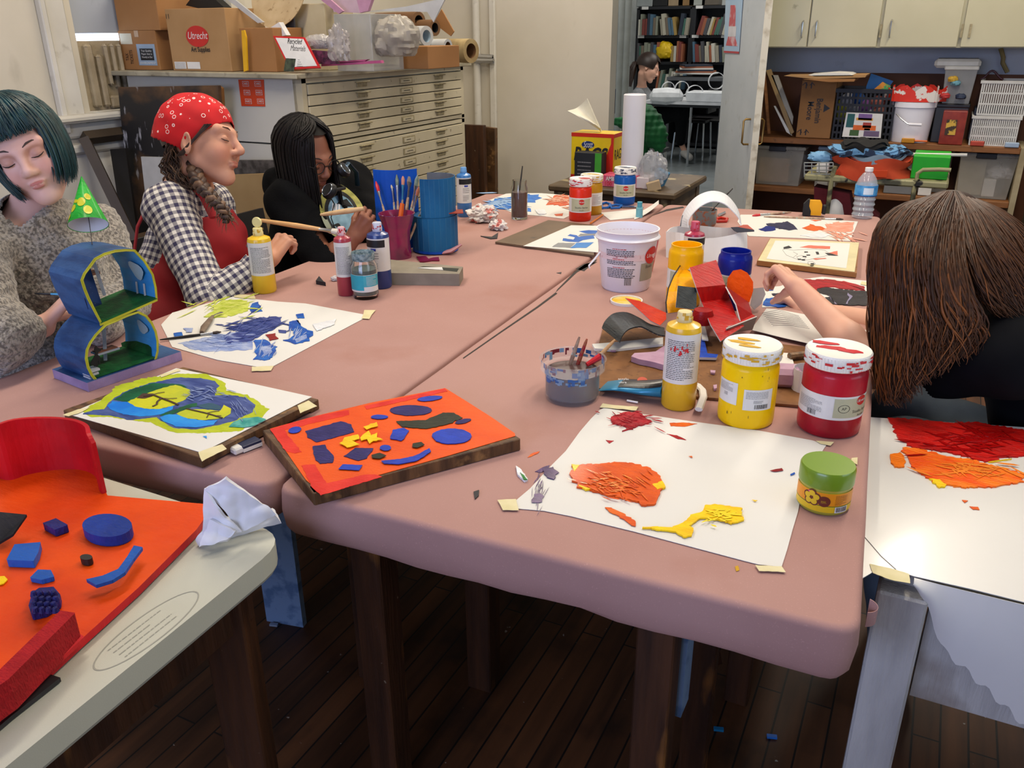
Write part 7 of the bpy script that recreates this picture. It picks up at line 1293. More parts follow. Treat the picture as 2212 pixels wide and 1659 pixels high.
g=G(mat('white yoghurt lid edge','#dfe0e2',.4));g.slab([Dp(x,y,2.30) for x,y in kr([(838,820),(850,700),(885,700),(918,730),(915,800),(880,865)])],cd(0,0,1),.002);tag(g.build('card_tab'),'white card tab standing in front of the open blue jar','card')
# long grey carton with a slot
t=thing('carton','long flat grey-brown carton with scissors visible in its slot, right of the magenta vase','box',tuple(Zp(920,600)));CT=mat('grey-brown carton','#8a8272',.7,'#7d7566',20);zc=.038;q=[Zp(*p,TZ+zc) for p in k1([(1350,852),(1560,858),(1915,908),(1890,962),(1360,960)])];q=[Zp(*p,TZ+zc) for p in k1([(1335,958),(1888,965),(1918,908),(1335,850)])]
g=G(CT);g.slab([p-Vector((0,0,zc)) for p in q],(0,0,1),zc,CT);g.build('carton_body',t,bevel=.001);g=G(mat('dark slot','#2a2d26',.8));g.slab([Zp(*p,TZ+zc+.0002) for p in k1([(1560,915),(1870,948),(1885,922),(1600,905)])],(0,0,1),.0004);g.slab([Zp(*p,TZ+zc+.0008) for p in k1([(1555,918),(1760,935),(1750,912),(1580,915)])],(0,0,1),.0006,LBW);g.build('slot',t)
# crumpled tissues
def crumple(name,label,c,r,m,seed,sq=(1,1,.6),cat='paper',amp=.45,n=46,parent=None,k=3.2):
 g=G(m)
 def fn(u,v):
  th,ph=2*PI*u,PI*v;d=Vector((math.sin(ph)*math.cos(th),math.sin(ph)*math.sin(th),math.cos(ph)));q=1+amp*(mnoise.turbulence(d*k*.6+Vector((seed,0,0)),3,True)-.55)+.14*abs(mnoise.noise(d*k*2.4+Vector((0,seed,0))))
  p=Vector((d.x*sq[0],d.y*sq[1],d.z*sq[2]))*r*q;return (c[0]+p.x,c[1]+p.y,max(c[2]+p.z+r*sq[2]*.75,c[2]+.001))
 g.grid(fn,n,n//2,m,closeu=True);o=g.build(name,parent,smooth=True,ang=28);
 return tag(o,label,cat) if label else o
TS=overlay(mat('white tissue','#dedcd8',.8,'#cfccc6',20),'#b8341c',9,.60,.64,amount=.9);TS2=mat('clean white cloth','#e4e4e6',.8,'#d6d6da',8)
crumple('tissue','larger crumpled tissue stained red and blue, left of the mauve water jar',tuple(Zp(1045,478)),.062,overlay(mat('stained tissue','#dcd6d2',.8),'#c0402a',22,.58,.62,amount=.8),3,amp=.7);crumple('tissue','smaller crumpled tissue in front of the red-stained tissue',tuple(Zp(1075,496)),.036,_M['stained tissue'],9,amp=.7);crumple('foil_scrap','crumpled clear film scrap at the base of the muted red bottle',tuple(Zp(724,606)),.014,mat('crumpled film','#c9c4c6',.2),5)
g=G(mat('magenta dried paint','#7a1238',.3));zpoly(g,k1([(1545,835),(1620,832),(1650,850),(1725,838),(1728,865),(1640,868),(1580,872)]),TZ+.001,.004,None,rg,2,6);tag(g.build('dried_paint'),'dried magenta paint crust on the pink paper behind the grey carton','paint mark')
# the white rag on the grey table
t=thing('rag','folded white paper towel standing in a peak on the grey table corner','paper towel',tuple(Zp(515,1150,GZ)))
def fold(pts,nm,th=.004,nz=.006,sd=0):
 g=G(TS2);A,B_,C_,D2=[Vector(p) for p in pts]
 def fn(u,v):
  p=(A*(1-u)+B_*u)*(1-v)+(D2*(1-u)+C_*u)*v;w=nz*(mnoise.noise(p*28+Vector((sd,0,0)))+.6*mnoise.noise(p*60));return tuple(p+cd(.3,.4,.8)*w)
 g.grid(fn,22,22,TS2,thick=th);g.build(nm,t,smooth=True,ang=45)
zd=lambda x,y,h:Zp(x,y,GZ+h)
q7=lambda x,y,h:zd(*k7([(x,y)])[0],h)
fold([q7(890,665,.002),q7(1262,562,.004),q7(1225,520,.03),q7(925,595,.03)],'base_fold',.012,.010,1);fold([q7(925,405,.10),q7(1015,352,.125),q7(1235,515,.045),q7(1085,590,.03)],'peak_fold',.005,.012,2);fold([q7(925,405,.10),q7(975,480,.08),q7(1085,590,.03),q7(905,640,.012)],'side_fold',.004,.014,3);fold([q7(950,540,.05),q7(1060,590,.035),q7(1020,640,.02),q7(900,670,.008)],'lower_fold',.006,.012,5)
# ---- orange relief board on the grey table
t=thing('relief_board','large orange relief board with blue blocks and red card walls on the grey folding table','relief',tuple(Zp(180,1250,GZ)));OB=paint('orange board paint','#e04c06','#d03c04',.25,.5,5,coat=.3,bscale=25);RW=paint('red card wall','#a80c18','#c4141e',.25,.5,10,(1,1,1),coat=.4,bscale=25);zr_=GZ+.016
g=G(OB);q7z=lambda x,y,z:Zp(*k7([(x,y)])[0],z);P=[q7z(x,y,zr_) for x,y in [(-500,300),(-60,345),(45,350),(130,332),(250,312),(365,312),(440,345),(482,436),(960,478),(880,590),(620,850),(360,1085),(0,1420),(-500,1900)]];g.slab([p-Vector((0,0,.012)) for p in P][::-1],(0,0,1),.012,RW,OB);g.build('board',t)
def block(nm,poly,h,m,mm=None,amp=0,bev=.002):g=G(m);zpoly(g,k7(poly),zr_,h,m,rg,amp,12);g.build(nm,t,bevel=bev)
NB=paint('navy block','#16194e','#20246a',.35,1.0,30,bscale=90);UB=paint('ultramarine block','#123a92','#0e2f7c',.35,.6,12);MB_=paint('mid blue block','#1a56a8','#154a94',.35,.6,12)
off=lambda pts,dx,dy:[(x+dx,y+dy) for x,y in pts]
def raised(nm,top,base_dy,m,bev=.002):
 """top-face outline as seen; base_dy px down to the board gives its height"""
 cx_=sum(p[0] for p in top)/len(top);cy_=sum(p[1] for p in top)/len(top);b_=q7z(cx_,cy_+base_dy,zr_);px_,py_=k7([(cx_,cy_)])[0];h=upz(b_,py_)-zr_;P=[Zp(x,y,zr_+h) for x,y in k7(top)];ar=sum(P[i].x*P[(i+1) % len(P)].y-P[(i+1) % len(P)].x*P[i].y for i in range(len(P)));P=P if ar>0 else P[::-1];g=G(m);g.slab([p-Vector((0,0,h)) for p in P],(0,0,1),h,m);g.build(nm,t,bevel=bev);return h
raised('blue_disc',ell(480,570,112,52,26),46,UB,.003);raised('navy_cube',[(190,560),(250,538),(305,568),(245,590)],34,NB);raised('blue_slab',[(28,725),(65,655),(182,645),(172,690),(150,730)],34,MB_);raised('blue_lump',[(133,805),(170,768),(228,770),(243,800),(185,815)],22,MB_)
raised('studded_block',[(128,930),(145,870),(175,850),(240,845),(270,880),(268,910),(205,950),(140,965)],34,NB);g=G(NB)
for k in range(16):x,y=150+30*(k % 4)+8*(k//4 % 2),868+24*(k//4);p=q7z(x,y+6,zr_+.03);g.lathe([(.0,.004),(.003,.0025),(.005,-.004)],p,8,NB)
g.build('studs',t,smooth=True);raised('black_ring',ell(386,712,28,13,14),30,mat('black foam ring','#1a1411',.5),.002);raised('yellow_block',[(-20,800),(20,797),(34,812),(15,832),(-20,836)],8,YL)
a=[(385,812),(460,795),(530,765),(570,710),(600,660)];b=[(430,838),(505,815),(560,780),(600,720),(640,668)]
def rail():
 A_=[Zp(*p,zr_+.022) for p in k7(a)];B_=[Zp(*p,zr_+.022) for p in k7(b)];g=G(MB_)
 for i in range(4):q=[A_[i],B_[i],B_[i+1],A_[i+1]];g.slab([p-Vector((0,0,.006)) for p in q],(0,0,1),.006,MB_)
 g.build('blue_rail',t,bevel=.001)
rail();BKP=paint('black card flap','#1b1a1c','#262427',.5,.3,30)
g=G(BKP);P=[q7z(0,520,zr_+.035),q7z(122,532,zr_+.03),q7z(60,620,zr_+.02),q7z(-20,668,zr_+.008),q7z(-60,560,zr_+.03)];g.slab(P,(0,0,1),.004,BKP);g.build('black_flap',t)
def wall3(nm,base,topy,m,th=.008):
 """upright curved card wall: base points on the board, top rows in pixels"""
 Bt=[q7z(x,y,zr_) for x,y in base];H_=[upz(b_,k7([(0,ty)])[0][1]) for b_,ty in zip(Bt,topy)];Tt=[Vector((b_.x,b_.y,h)) for b_,h in zip(Bt,H_)];strip(t,nm,Bt,Tt,m,None,th)
wall3('red_curved_wall',[(-30,352),(45,368),(130,342),(250,322),(360,322),(425,350),(445,415),(462,430)],[150,125,98,90,98,122,160,205],RW,.007)
# the red foam bar at the lower edge
t2=[(0,1230),(180,1060),(265,950),(335,962),(300,1010),(60,1180),(0,1260)];FBR=paint('red foam bar','#b01a20','#a0141a',.55,1.0,40,coat=.1,bscale=160);g=G(FBR)
Tq=[q7z(-300,1410,zr_+.045),q7z(0,1215,zr_+.045),q7z(270,952,zr_+.045),q7z(338,962,zr_+.045),q7z(40,1258,zr_+.045),q7z(-260,1470,zr_+.045)];g.slab([p-Vector((0,0,.045)) for p in Tq][::1],(0,0,1),.045,FBR);g.build('red_bar',t,bevel=.002);g=G(RW);g.tube([q7z(365,1075,zr_+.004),q7z(200,1225,zr_+.004),q7z(0,1400,zr_+.004),q7z(-250,1620,zr_+.004)],.006,6);g.build('red_edge',t,smooth=True)
g=G(mat('black foam sheet','#1d1c1e',.5,'#2a292b',30));P=[q7z(x,y,GZ+.0015) for x,y in [(-200,1500),(210,1248),(275,1270),(60,1440),(-10,1500),(-200,1640)]];g.slab(P[::-1],(0,0,1),.006);tag(g.build('foam_sheet'),'black foam sheet sticking out under the orange relief board','foam sheet')
# ---------------------------------------------------------------- left background: flat files, boxes, leaning boards
CRM=overlay(mat('cream enamel','#c6bca0',.45,'#bbb193',3),'#5d5238',24,.66,.72,amount=.7);STG=mat('stained pull','#7d7355',.5,'#a39774',60);SIDEW=overlay(mat('white steel side','#c8c5ba',.5,'#bfbcb1',2),'#7a7a78',9,.68,.74,amount=.5)
FX=-2.6;y0=3.13;y1=Xp(1000,200,FX).y;zt=Xp(652,170,FX).z;zm=Xp(720,305,FX).z
def handle_geo(par,x,y,z):
 g=G(STG);g.box((x+.003,y,z),(.006,.085,.026),ch=.002);g.box((x+.010,y,z+.010),(.014,.11,.006),ch=.002);g.build('pull',par)
def unit(label,zA,zB,n):
 t=thing('flat_file',label,'flat file cabinet',((FX+LX)/2,(y0+y1)/2,zB));g=G(SIDEW);g.box(((FX-.03+LX+.03)/2,(y0+y1)/2,(zA+zB)/2),(FX-LX-.06,y1-y0,zA-zB));g.build('carcass',t);g=G(CRM)
 for a,b,c,d in ((y0,y0+.03,zB,zA),(y1-.03,y1,zB,zA),(y0,y1,zA-.02,zA),(y0,y1,zB,zB+.018)):g.box((FX-.02,(a+b)/2,(c+d)/2),(.05,b-a,d-c))
 g.build('face_frame',t);h=(zA-zB-.045)/n
 for i in range(n):
  zc=zA-.024-h*(i+.5);g=G(CRM);g.box((FX-.004,(y0+y1)/2,zc),(.03,y1-y0-.068,h-.005),ch=.002);d=g.build('drawer',t)
  for yy in (.30,.80):handle_geo(d,FX+.010,y0+(y1-y0)*yy,zc+.004)
  g=G(STG);yy=y0+(y1-y0)*.57;g.box((FX+.013,yy,zc),(.004,.12,h*.55),ch=.001);g.box((FX+.0155,yy,zc),(.002,.10,h*.36),CRM);fine_print_flat(g,frame((FX+.0172,yy,zc),(0,1,0),(0,0,1)),.06,.012,1,INK,rnd);g.build('label_holder',d)
 return t
unit('upper cream flat file cabinet of five shallow drawers with stained pulls',zt,zm+.004,5);unit('lower cream flat file cabinet beneath the upper one, partly behind the seated people',zm-.004,.42,9)
g=G(overlay(mat('worn worktop','#a9a28c',.6,'#8f8873',8),'#4e4636',20,.6,.7,amount=.6));g.box(((FX+LX)/2+.0,(y0+y1)/2,zt+.012),(FX-LX+.06,y1-y0+.12,.022),ch=.003);tag(g.build('worktop'),'long worn worktop lying on the cream flat files','worktop');ZT=zt+.024
g=G(mat('grey plywood battens','#8d8a80',.7));
STK=mat('orange sticker sheet','#d2441c',.5);a_,b_=Yp(515,173,y0-.002),Yp(571,229,y0-.002);g=G(STK);g.slab([Yp(*p,y0-.001) for p in ((515,172),(570,172),(573,230),(522,229))],(0,-1,0),.0015);
for r_ in range(3):
 for c_ in range(2):
  p=Yp(530.5+c_*26+r_*3,181+r_*19,y0-.004);T=frame(p,(1,0,0),(0,0,1));g.prism([(-.019,-.011),(.019,-.011),(.019,.011),(-.019,.011)],.0006,T,LBW);g.prism([(-.0175,-.0095),(.0175,-.0095),(.0175,.0095),(-.0175,.0095)],.0008,T @ Matrix.Translation((0,0,.0004)),STK);gtext(g,('CARD','CARE','HARD')[(r_+c_) % 3],T @ Matrix.Translation((0,0,.0022)),.014,LBW,w=.030)
tag(g.build('sticker_sheet'),'orange sheet of six CARD and CARE stickers on the white cabinet side','sticker sheet')
CBD=overlay(mat('brown cardboard','#9c6f42',.8,'#916539',4),'#7d5530',7,.6,.7,amount=.4);CBD2=mat('lighter cardboard','#a98458',.8,'#9d784c',5)
def wbox(name,label,poly,y,dep,m,cat='box',rz=0,extra=None,z=None,local_dz=0):
 """a box whose front face (pixel rectangle xl,xr,yt,yb) stands on the plane y"""
 xl,xr,yt,yb=poly;mx=(xl+xr)/2;b=Yp(mx,yb,y);zb_=b.z if z is None else z;w=Yp(xr,yb,y).x-Yp(xl,yb,y).x;h=upz(Yp(mx,yb,y),yt)-zb_;t=thing(name,label,cat,(b.x,y,zb_),rz);g=G(m);g.box((0,dep/2,h/2),(w,dep,h));g.build(name+'_shell',t,local=True,bevel=.003);T=frame((0,-.0012,0),(1,0,0),(0,0,1))
 if extra:extra(t,w,h,T)
 return t,w,h
def rect(g,T,x0,x1,z0,z1,m,o=0):g.add([T @ Vector(p) for p in ((x0,z0,o),(x1,z0,o),(x1,z1,o),(x0,z1,o))],[(0,1,2,3)],m)
def ex_u(t,w,h,T):
 g=G(LBW);g.prism(ell(.0,h*.56,w*.19,h*.17,28),.0006,T,INKR);gtext(g,'Utrecht',T @ Matrix.Translation((0,h*.57,.001)),.045,LBW,w=w*.33,shear=.25);gtext(g,'Art Supplies',T @ Matrix.Translation((.01,h*.35,.001)),.03,INK,w=w*.32,bold=.02);rect(g,T,-w*.46,-w*.26,.01,h*.15,LBW,.0005);rect(g,T,-w*.24,-w*.02,.01,h*.15,LBW,.0005);fine_print_flat(g,T @ Matrix.Translation((-w*.36,h*.08,.001)),w*.17,h*.12,5,INKG,rnd);gtext(g,'11',T @ Matrix.Translation((-w*.46,h*.88,.001)),.03,INK);g.build('print',t,local=True)
def ex_t(t,w,h,T):
 g=G(LBW);rect(g,T,-w*.05,w*.44,h*.12,h*.66,mat('pale blue label','#8fa3b8',.5));rect(g,T,.02*w,w*.38,h*.25,h*.55,INK,.0005);
 for i,s_ in enumerate(('Top Quality','Paper that is','Friendly to Our')):gtext(g,s_,T @ Matrix.Translation((w*.20,h*(.49-.08*i),.001)),.012,LBW,w=w*.28)
 gtext(g,'ENVIRONMENT',T @ Matrix.Translation((w*.20,h*.18,.001)),.014,LBW,w=w*.42);rect(g,T,-w*.46,-w*.14,h*.66,h*.93,mat('cream label','#c9bfa4',.6));gtext(g,'TAX\nTICKETS',T @ Matrix.Translation((-w*.28,h*.33,.001)) @ rotm(0,0,PI/2),.03,INK,w=h*.36);rect(g,T,-w*.05,w*.06,h*.84,h,mat('parcel tape','#b08c62',.4),.0008);g.build('print',t,local=True)
YB=y0+.02
wbox('cardboard_box','brown cardboard box marked TAX TICKETS with a blue ENVIRONMENT label',(268,347,66,152),YB+.02,.28,CBD,z=ZT,extra=ex_t)
b_,w_,h_=wbox('cardboard_box','plain brown box at the top left corner, stacked on the box marked TAX TICKETS',(256,346,-14,66),YB+.02,.34,CBD)
wbox('cardboard_box','large cardboard box with a red oval reading Utrecht Art Supplies',(374,500,18,153),YB,.26,CBD2,z=ZT,extra=ex_u)
wbox('cardboard_box','small open brown box between the yellow stick and the Recycled Materials sign',(527,598,60,153),YB+.03,.2,CBD,z=ZT)
wbox('carton','tall cream carton standing behind the Recycled Materials sign',(641,708,8,112),YB+.25,.22,mat('cream carton','#b9ad8c',.7,'#ad9f7e',6),z=ZT)
g=G(mat('yellow stirring stick','#d9a514',.4));g.slab([Yp(*p,YB-.01) for p in ((524,66),(530,65),(534,80),(537,152),(529,155),(526,100))],(0,-1,0),.008);tag(g.build('paint_stick'),'yellow forked plastic stick leaning on the small open box','stick')
t=thing('sign','red-framed white sign reading Recycled Materials on the flat file top','sign',tuple(Yp(650,150,YB)));yy=YB-.02;S_=[Yp(592,79,yy+.05),Yp(660,82,yy+.05),Yp(694,148,yy),Yp(628,151,yy)];n_=(S_[1]-S_[0]).cross(S_[2]-S_[0]);n_=n_ if n_.y<0 else -n_;n_.normalize();g=G(mat('red sign frame','#c01c20',.4));g.slab(S_,n_,.008);g.build('frame',t);cS=sum(S_,Vector())/4;g=G(LBW);g.slab([cS+(p-cS)*.88+n_*.0085 for p in S_],n_,.001);T=frame(cS+n_*.0105,S_[1]-S_[0],S_[0]-S_[3]);L_=(S_[1]-S_[0]).length
gtext(g,'Recycled',T @ Matrix.Translation((-L_*.10,L_*.26,0)),.034,INK,w=L_*.44);gtext(g,'Materials',T @ Matrix.Translation((L_*.04,L_*.09,0)),.034,INK,w=L_*.46);rect(g,T,-L_*.30,L_*.02,-L_*.48,-L_*.16,mat('dark photo print','#3f4a38',.5,'#1f241f',60),.0004);fine_print_flat(g,T @ Matrix.Translation((L_*.24,-L_*.26,.0)),L_*.3,L_*.2,4,INKG,rnd);g.build('panel',t)
def bowl():c=Yp(606,-12,3.38);R=frame((0,0,0),(1,0,.05),(0,.35,.95));g=G(overlay(mat('pale woven disc','#c2ab84',.5,'#b59c74',14),'#8f7650',40,.6,.7));g.lathe([(0,-.03),(.08,-.022),(.13,-.006),(.158,.012),(.160,.018),(.150,.016),(.0,-.02)],c,48,None,R);tag(g.build('wide_bowl',smooth=True),'big pale round paper bowl tilted on its side above the small box','bowl')
bowl()
def lean(name,label,cat,pts,y,th,m,m2=None,bev=0,dy=None):
 P=[Yp(px,py,y+(dy[i] if dy else 0)) for i,(px,py) in enumerate(pts)]
 if name in ('painted_board','hardboard','drawing_board','board_edge','plank','canvas_panel'):
  for i in (2,3)[:len(P)-2]:P[i].z=.002
 nn=(P[1]-P[0]).cross(P[2]-P[0]);nn=nn if nn.y<0 else -nn;g=G(m);g.slab(P,nn,th,m,m2);o=g.build(name,bevel=bev);return tag(o,label,cat),P,nn.normalized()
WF=mat('white styrofoam','#d4d4d2',.7);GB=mat('grey white board','#b9bab8',.6);PKF=mat('pink insulation foam','#b487a0',.7,'#a5788f',20)
lean('foam_board','thin grey-white board slanting down from the top edge left of the round bowl','board',[(488,-5),(505,-5),(572,48),(560,50)],YB+.1,.01,GB);lean('foam_packing','white moulded styrofoam corner piece below the round bowl','packing',[(590,62),(612,48),(628,76),(598,82)],YB+.12,.03,WF);lean('black_bag','black crumpled bag behind the Utrecht box','bag',[(418,12),(430,-4),(480,-2),(500,16),(495,30)],YB+.2,.05,mat('black bin liner','#151515',.4));lean('grey_panel','dark grey panel standing behind the styrofoam corner','board',[(612,45),(636,20),(640,80),(625,80)],YB+.22,.01,mat('dark grey card','#4a4b50',.7))
lean('foam_sheet','pink foam board at the top edge above the clear bin','board',[(690,-5),(712,-5),(745,24),(735,30)],YB+.25,.012,PKF);lean('foam_sheet','pale pink foam board with a cut-out beside the pink board','board',[(716,-5),(775,-5),(783,28),(725,26)],YB+.32,.015,mat('pale pink board','#c3a9b4',.7));lean('foam_sheet','mauve foam block at the top edge over the clear bin','board',[(775,-5),(810,-5),(800,24),(783,28)],YB+.28,.02,PKF)
lean('folded_board','white folded board fanning out over the cardboard rolls','board',[(785,26),(880,14),(965,-5),(960,4),(938,48),(925,26),(850,24)],YB+.42,.008,GB);lean('cardboard_flap','brown cardboard flap leaning at the far end of the flat file','cardboard',[(938,50),(955,20),(982,68),(975,78)],4.2,.008,CBD);lean('paper_stack','dark magazines under pink foam offcuts behind the sign','paper',[(680,108),(722,112),(735,138),(690,138)],YB+.05,.02,mat('dark magazine','#2c1a26',.5,'#6e3450',60))
for pts,lab in (([(700,137),(828,130),(830,136),(700,143)],'long pink foam strip on the flat file top'),([(708,133),(800,128),(790,133),(712,138)],'narrower pink foam strip lying on the longer one')):lean('foam_strip',lab,'foam strip',pts,YB+.12,.02,mat('hot pink foam','#b0507e',.7))
wbox('plastic_bin','clear plastic storage bin behind the loose film on the flat file top',(728,806,30,138),YB+.2,.25,mat('cloudy bin plastic','#b0b1ae',.3,'#9da09e',8,alpha=.55),'bin',z=ZT)
FILM=mat('crinkled clear film','#b9b3b0',.2,'#a29c99',20,alpha=.5)
crumple('plastic_film','crinkled clear film hanging over the edge of the flat file',tuple(Yp(735,132,YB+.03)),.062,FILM,2,(.9,.6,1.3),'film',.5);crumple('plastic_bag','bulging milky plastic bag between the clear bin and the paper rolls',tuple(Yp(858,122,YB+.30)),.115,mat('milky plastic bag','#aaa498',.4,'#958e82',9,alpha=.75),6,(.95,.9,.85),'bag',.22);crumple('bubble_wrap','roll of bubble wrap lying above the pink strips',tuple(Yp(690,106,YB+.08)),.05,mat('bubble wrap','#bdb9b4',.25,trans=.3,bump=.6,bscale=120),8,(1.6,.8,.7),'packing',.2)
def roll(label,px,py,y,r,L,m,ang=.3,mi=None,name='paper_roll',ax=None):
 c=Yp(px,py,y);d=Vector(ax) if ax else Vector((math.cos(ang),-math.sin(ang),0));d.normalize();R=frame((0,0,0),d.orthogonal(),d.cross(d.orthogonal()));g=G(m);g.lathe([(r*.62,-L),(r,-L),(r,0),(r*.62,0),(r*.62,-L)],c,24,m,R,cap=False);g.lathe([(r*.61,-.001),(r*.61,-L*.5),(0,-L*.5)],c,20,mi or m,R,cap=False);tag(g.build(name,smooth=True),label,'roll')
KR=mat('kraft paper roll','#a89468',.7,'#927c54',20);WR=mat('white paper roll','#b5b7b8',.6);BRR=mat('brown card tube','#6e4d2e',.7)
for a in (('thick kraft paper roll with a dark hollow end, furthest right on the flat file',1018,110,4.30,.062,.32,KR,.25,BRR),('white tube with a pale blue inside behind the plastic bag',922,78,3.95,.048,.3,WR,.2,mat('pale blue tube inside','#a9c0d0',.6)),('silver-white paper tube above the small tube ends',968,100,4.0,.035,.4,WR,.15,BRR),('small white tube end nearest the worktop edge',930,126,3.75,.028,.2,WR,.3,INKG),('second small white tube end beside the nearest one',945,127,3.8,.028,.2,WR,.2,GLS if False else INKG),('smallest grey tube end right of the two white ends',968,122,3.95,.024,.2,WR,.2,INKG),('brown card tube poking out above the white tube',905,45,4.1,.045,.35,BRR,.3,INK),('dark brown tube under the folded white board',940,60,4.1,.04,.4,BRR,.2,INK)):roll(*a)
wbox('cardboard_box','brown box half hidden under the rolls behind the milky bag',(862,925,100,134),YB+.5,.3,CBD,z=ZT)
g=G(METAL);g.tube([Yp(1030,122,WY-.06),Yp(1064,124,WY-.06),Yp(1066,131,WY-.06),Yp(1000,130,WY-.06)],.02,8);tag(g.build('wall_bracket',smooth=True),'dull metal bracket on the wall beside the kraft roll','bracket')
PBD=overlay(overlay(mat('paint-crusted board','#8a6238',.6,'#5f4022',3),'#1c1a1b',2.2,.38,.50,(1,1,1.4)),'#b5b4b8',9,.64,.72,(3,3,1),amount=.8);PB2=overlay(overlay(mat('worn plywood','#a3875a',.6,'#8d7146',3),'#3f3428',7,.62,.7,(1,1,2)),'#3f6f9c',5,.72,.75)
lean('painted_board','tall board crusted with black and brown paint, leaning by the window behind the red bandana','board',[(262,188),(478,184),(482,560),(285,560)],3.02,.02,PBD,None,.003);lean('painted_board','second board edge showing just right of the tall crusted board','board',[(478,186),(484,190),(490,560),(480,560)],3.04,.02,mat('raw board edge','#7a5226',.6));lean('hardboard','small black hardboard with rounded corners left of the tall crusted board','board',[(242,322),(275,320),(290,500),(262,500)],2.93,.012,mat('black hardboard','#1d1a18',.5));lean('canvas_panel','white panel leaning behind the checked shoulder','board',[(308,338),(392,340),(392,480),(308,480)],2.9,.01,overlay(mat('off-white panel','#bcbcb8',.6),'#8b8b88',8,.6,.7,amount=.5))
lean('drawing_board','dark-edged board standing upright between the two seated people','board',[(500,345),(600,345),(600,372),(500,372)],2.98,.02,mat('near-black board','#2a2522',.5,'#55504c',30));lean('drawing_board','paint-spattered plywood board between the bandana and the black hoodie','board',[(480,378),(612,372),(640,600),(480,600)],2.92,.02,PB2,None,.003);lean('painted_paper','white paper with a coral mark low between the two seated people','paper',[(500,524),(570,530),(566,560),(500,560)],2.6,.002,SHEET)
for k in range(5):lean('board_edge',('dark plywood sheet edge at the hoodie sleeve','light plywood sheet edge, second by the hoodie sleeve','third plywood sheet edge by the hoodie sleeve','fourth, darker plywood sheet edge by the hoodie sleeve','last plywood sheet edge touching the hoodie sleeve')[k],'board',[(600+9*k,535),(606+9*k,533),(608+9*k,640),(602+9*k,640)],2.72,.3,(PB2,OLDW)[k % 2])
t=thing('picture_frame','dark empty wooden frame leaning under the window sill','frame',tuple(Xp(215,380,LX+.2)));g=G(mat('dark frame wood','#3d3226',.5));F_=[Vector((LX+.06,2.80,wz0-.11)),Vector((LX+.06,3.10,wz0-.11)),Vector((LX+.5,3.10,0.03)),Vector((LX+.5,2.80,.03))]
for i in range(4):a,b=F_[i],F_[(i+1) % 4];g.tube([a,b],.032,4)
g.build('frame_bars',t);g=G(mat('brown backing','#4c3a26',.7));g.slab([F_[0].lerp(F_[3],.45),F_[1].lerp(F_[2],.45),F_[2],F_[3]],(1,0,0),.004);g.build('lower_panel',t)
ST=overlay(mat('weathered plaster relief','#a8997e',.9,'#94866c',8,bump=.5,bscale=40),'#4d4434',5,.6,.7);t=thing('carved_block','carved grey-beige plaster block standing in the window','sculpture',(LX-.03,3.2,wz0));ya,yb_=wy0+.02,wy0+.42;zz=Xp(200,88,LX-.02).z;g=G(ST);g.box((LX-.045,(ya+yb_)/2,(wz0+zz)/2),(.03,yb_-ya,zz-wz0));hh=zz-wz0
for (u,w_,v0,v1) in ((.06,.10,.05,.95),(.20,.08,.05,.8),(.33,.05,.35,.95),(.43,.05,.3,.95),(.53,.05,.2,.95),(.64,.06,.45,1),(.8,.1,.1,.95),(.3,.4,.02,.2)):g.box((LX-.02,ya+(yb_-ya)*(u+w_/2),wz0+hh*(v0+v1)/2),(.035,(yb_-ya)*w_,hh*(v1-v0)),ch=.008)
g.build('relief',t,bevel=.004)
lean('plank','rough dark brown plank standing right of the flat files','board',[(1003,268),(1050,270),(1056,480),(1006,480)],5.5,.05,OLDW,None,.004);lean('plank','second brown plank edge with a chipped top beside the first','board',[(1050,273),(1075,276),(1077,480),(1054,480)],5.6,.05,BW_,None,.004)
# chairs behind the people
CHB=mat('black moulded chair','#1e1d1f',.5);CHW=mat('white moulded chair','#cfd2d4',.5)
def chair(label,x,y,rz,m,zt=.82):
 t=thing('chair',label,'chair',(x,y,0),rz);g=G(m);g.box((0,0,.44),(.42,.42,.03),ch=.01);g.build('seat',t,local=True);g=G(m);g.grid(lambda u,v:(-.21-.03*v,-.2+.4*u,.55+(zt-.55)*v+0*u),8,4,m,thick=.02);g.build('backrest',t,local=True)
 for a in (-.18,.18):
  for b in (-.18,.18):g=G(METAL);g.tube([(a,b,.43),(a*1.1,b*1.1,0)],.011,8);g.build('leg',t,local=True)
chair('black chair behind the person in the red bandana',-2.30,1.98,0,CHB,.80);chair('white chair under the person with teal hair',-2.24,1.15,0,CHW,.72);chair('black chair under the person in the black hoodie',-2.36,2.6,0,CHB,.78);chair('black chair under the person with long brown hair',.60,2.02,PI,CHB,.84)
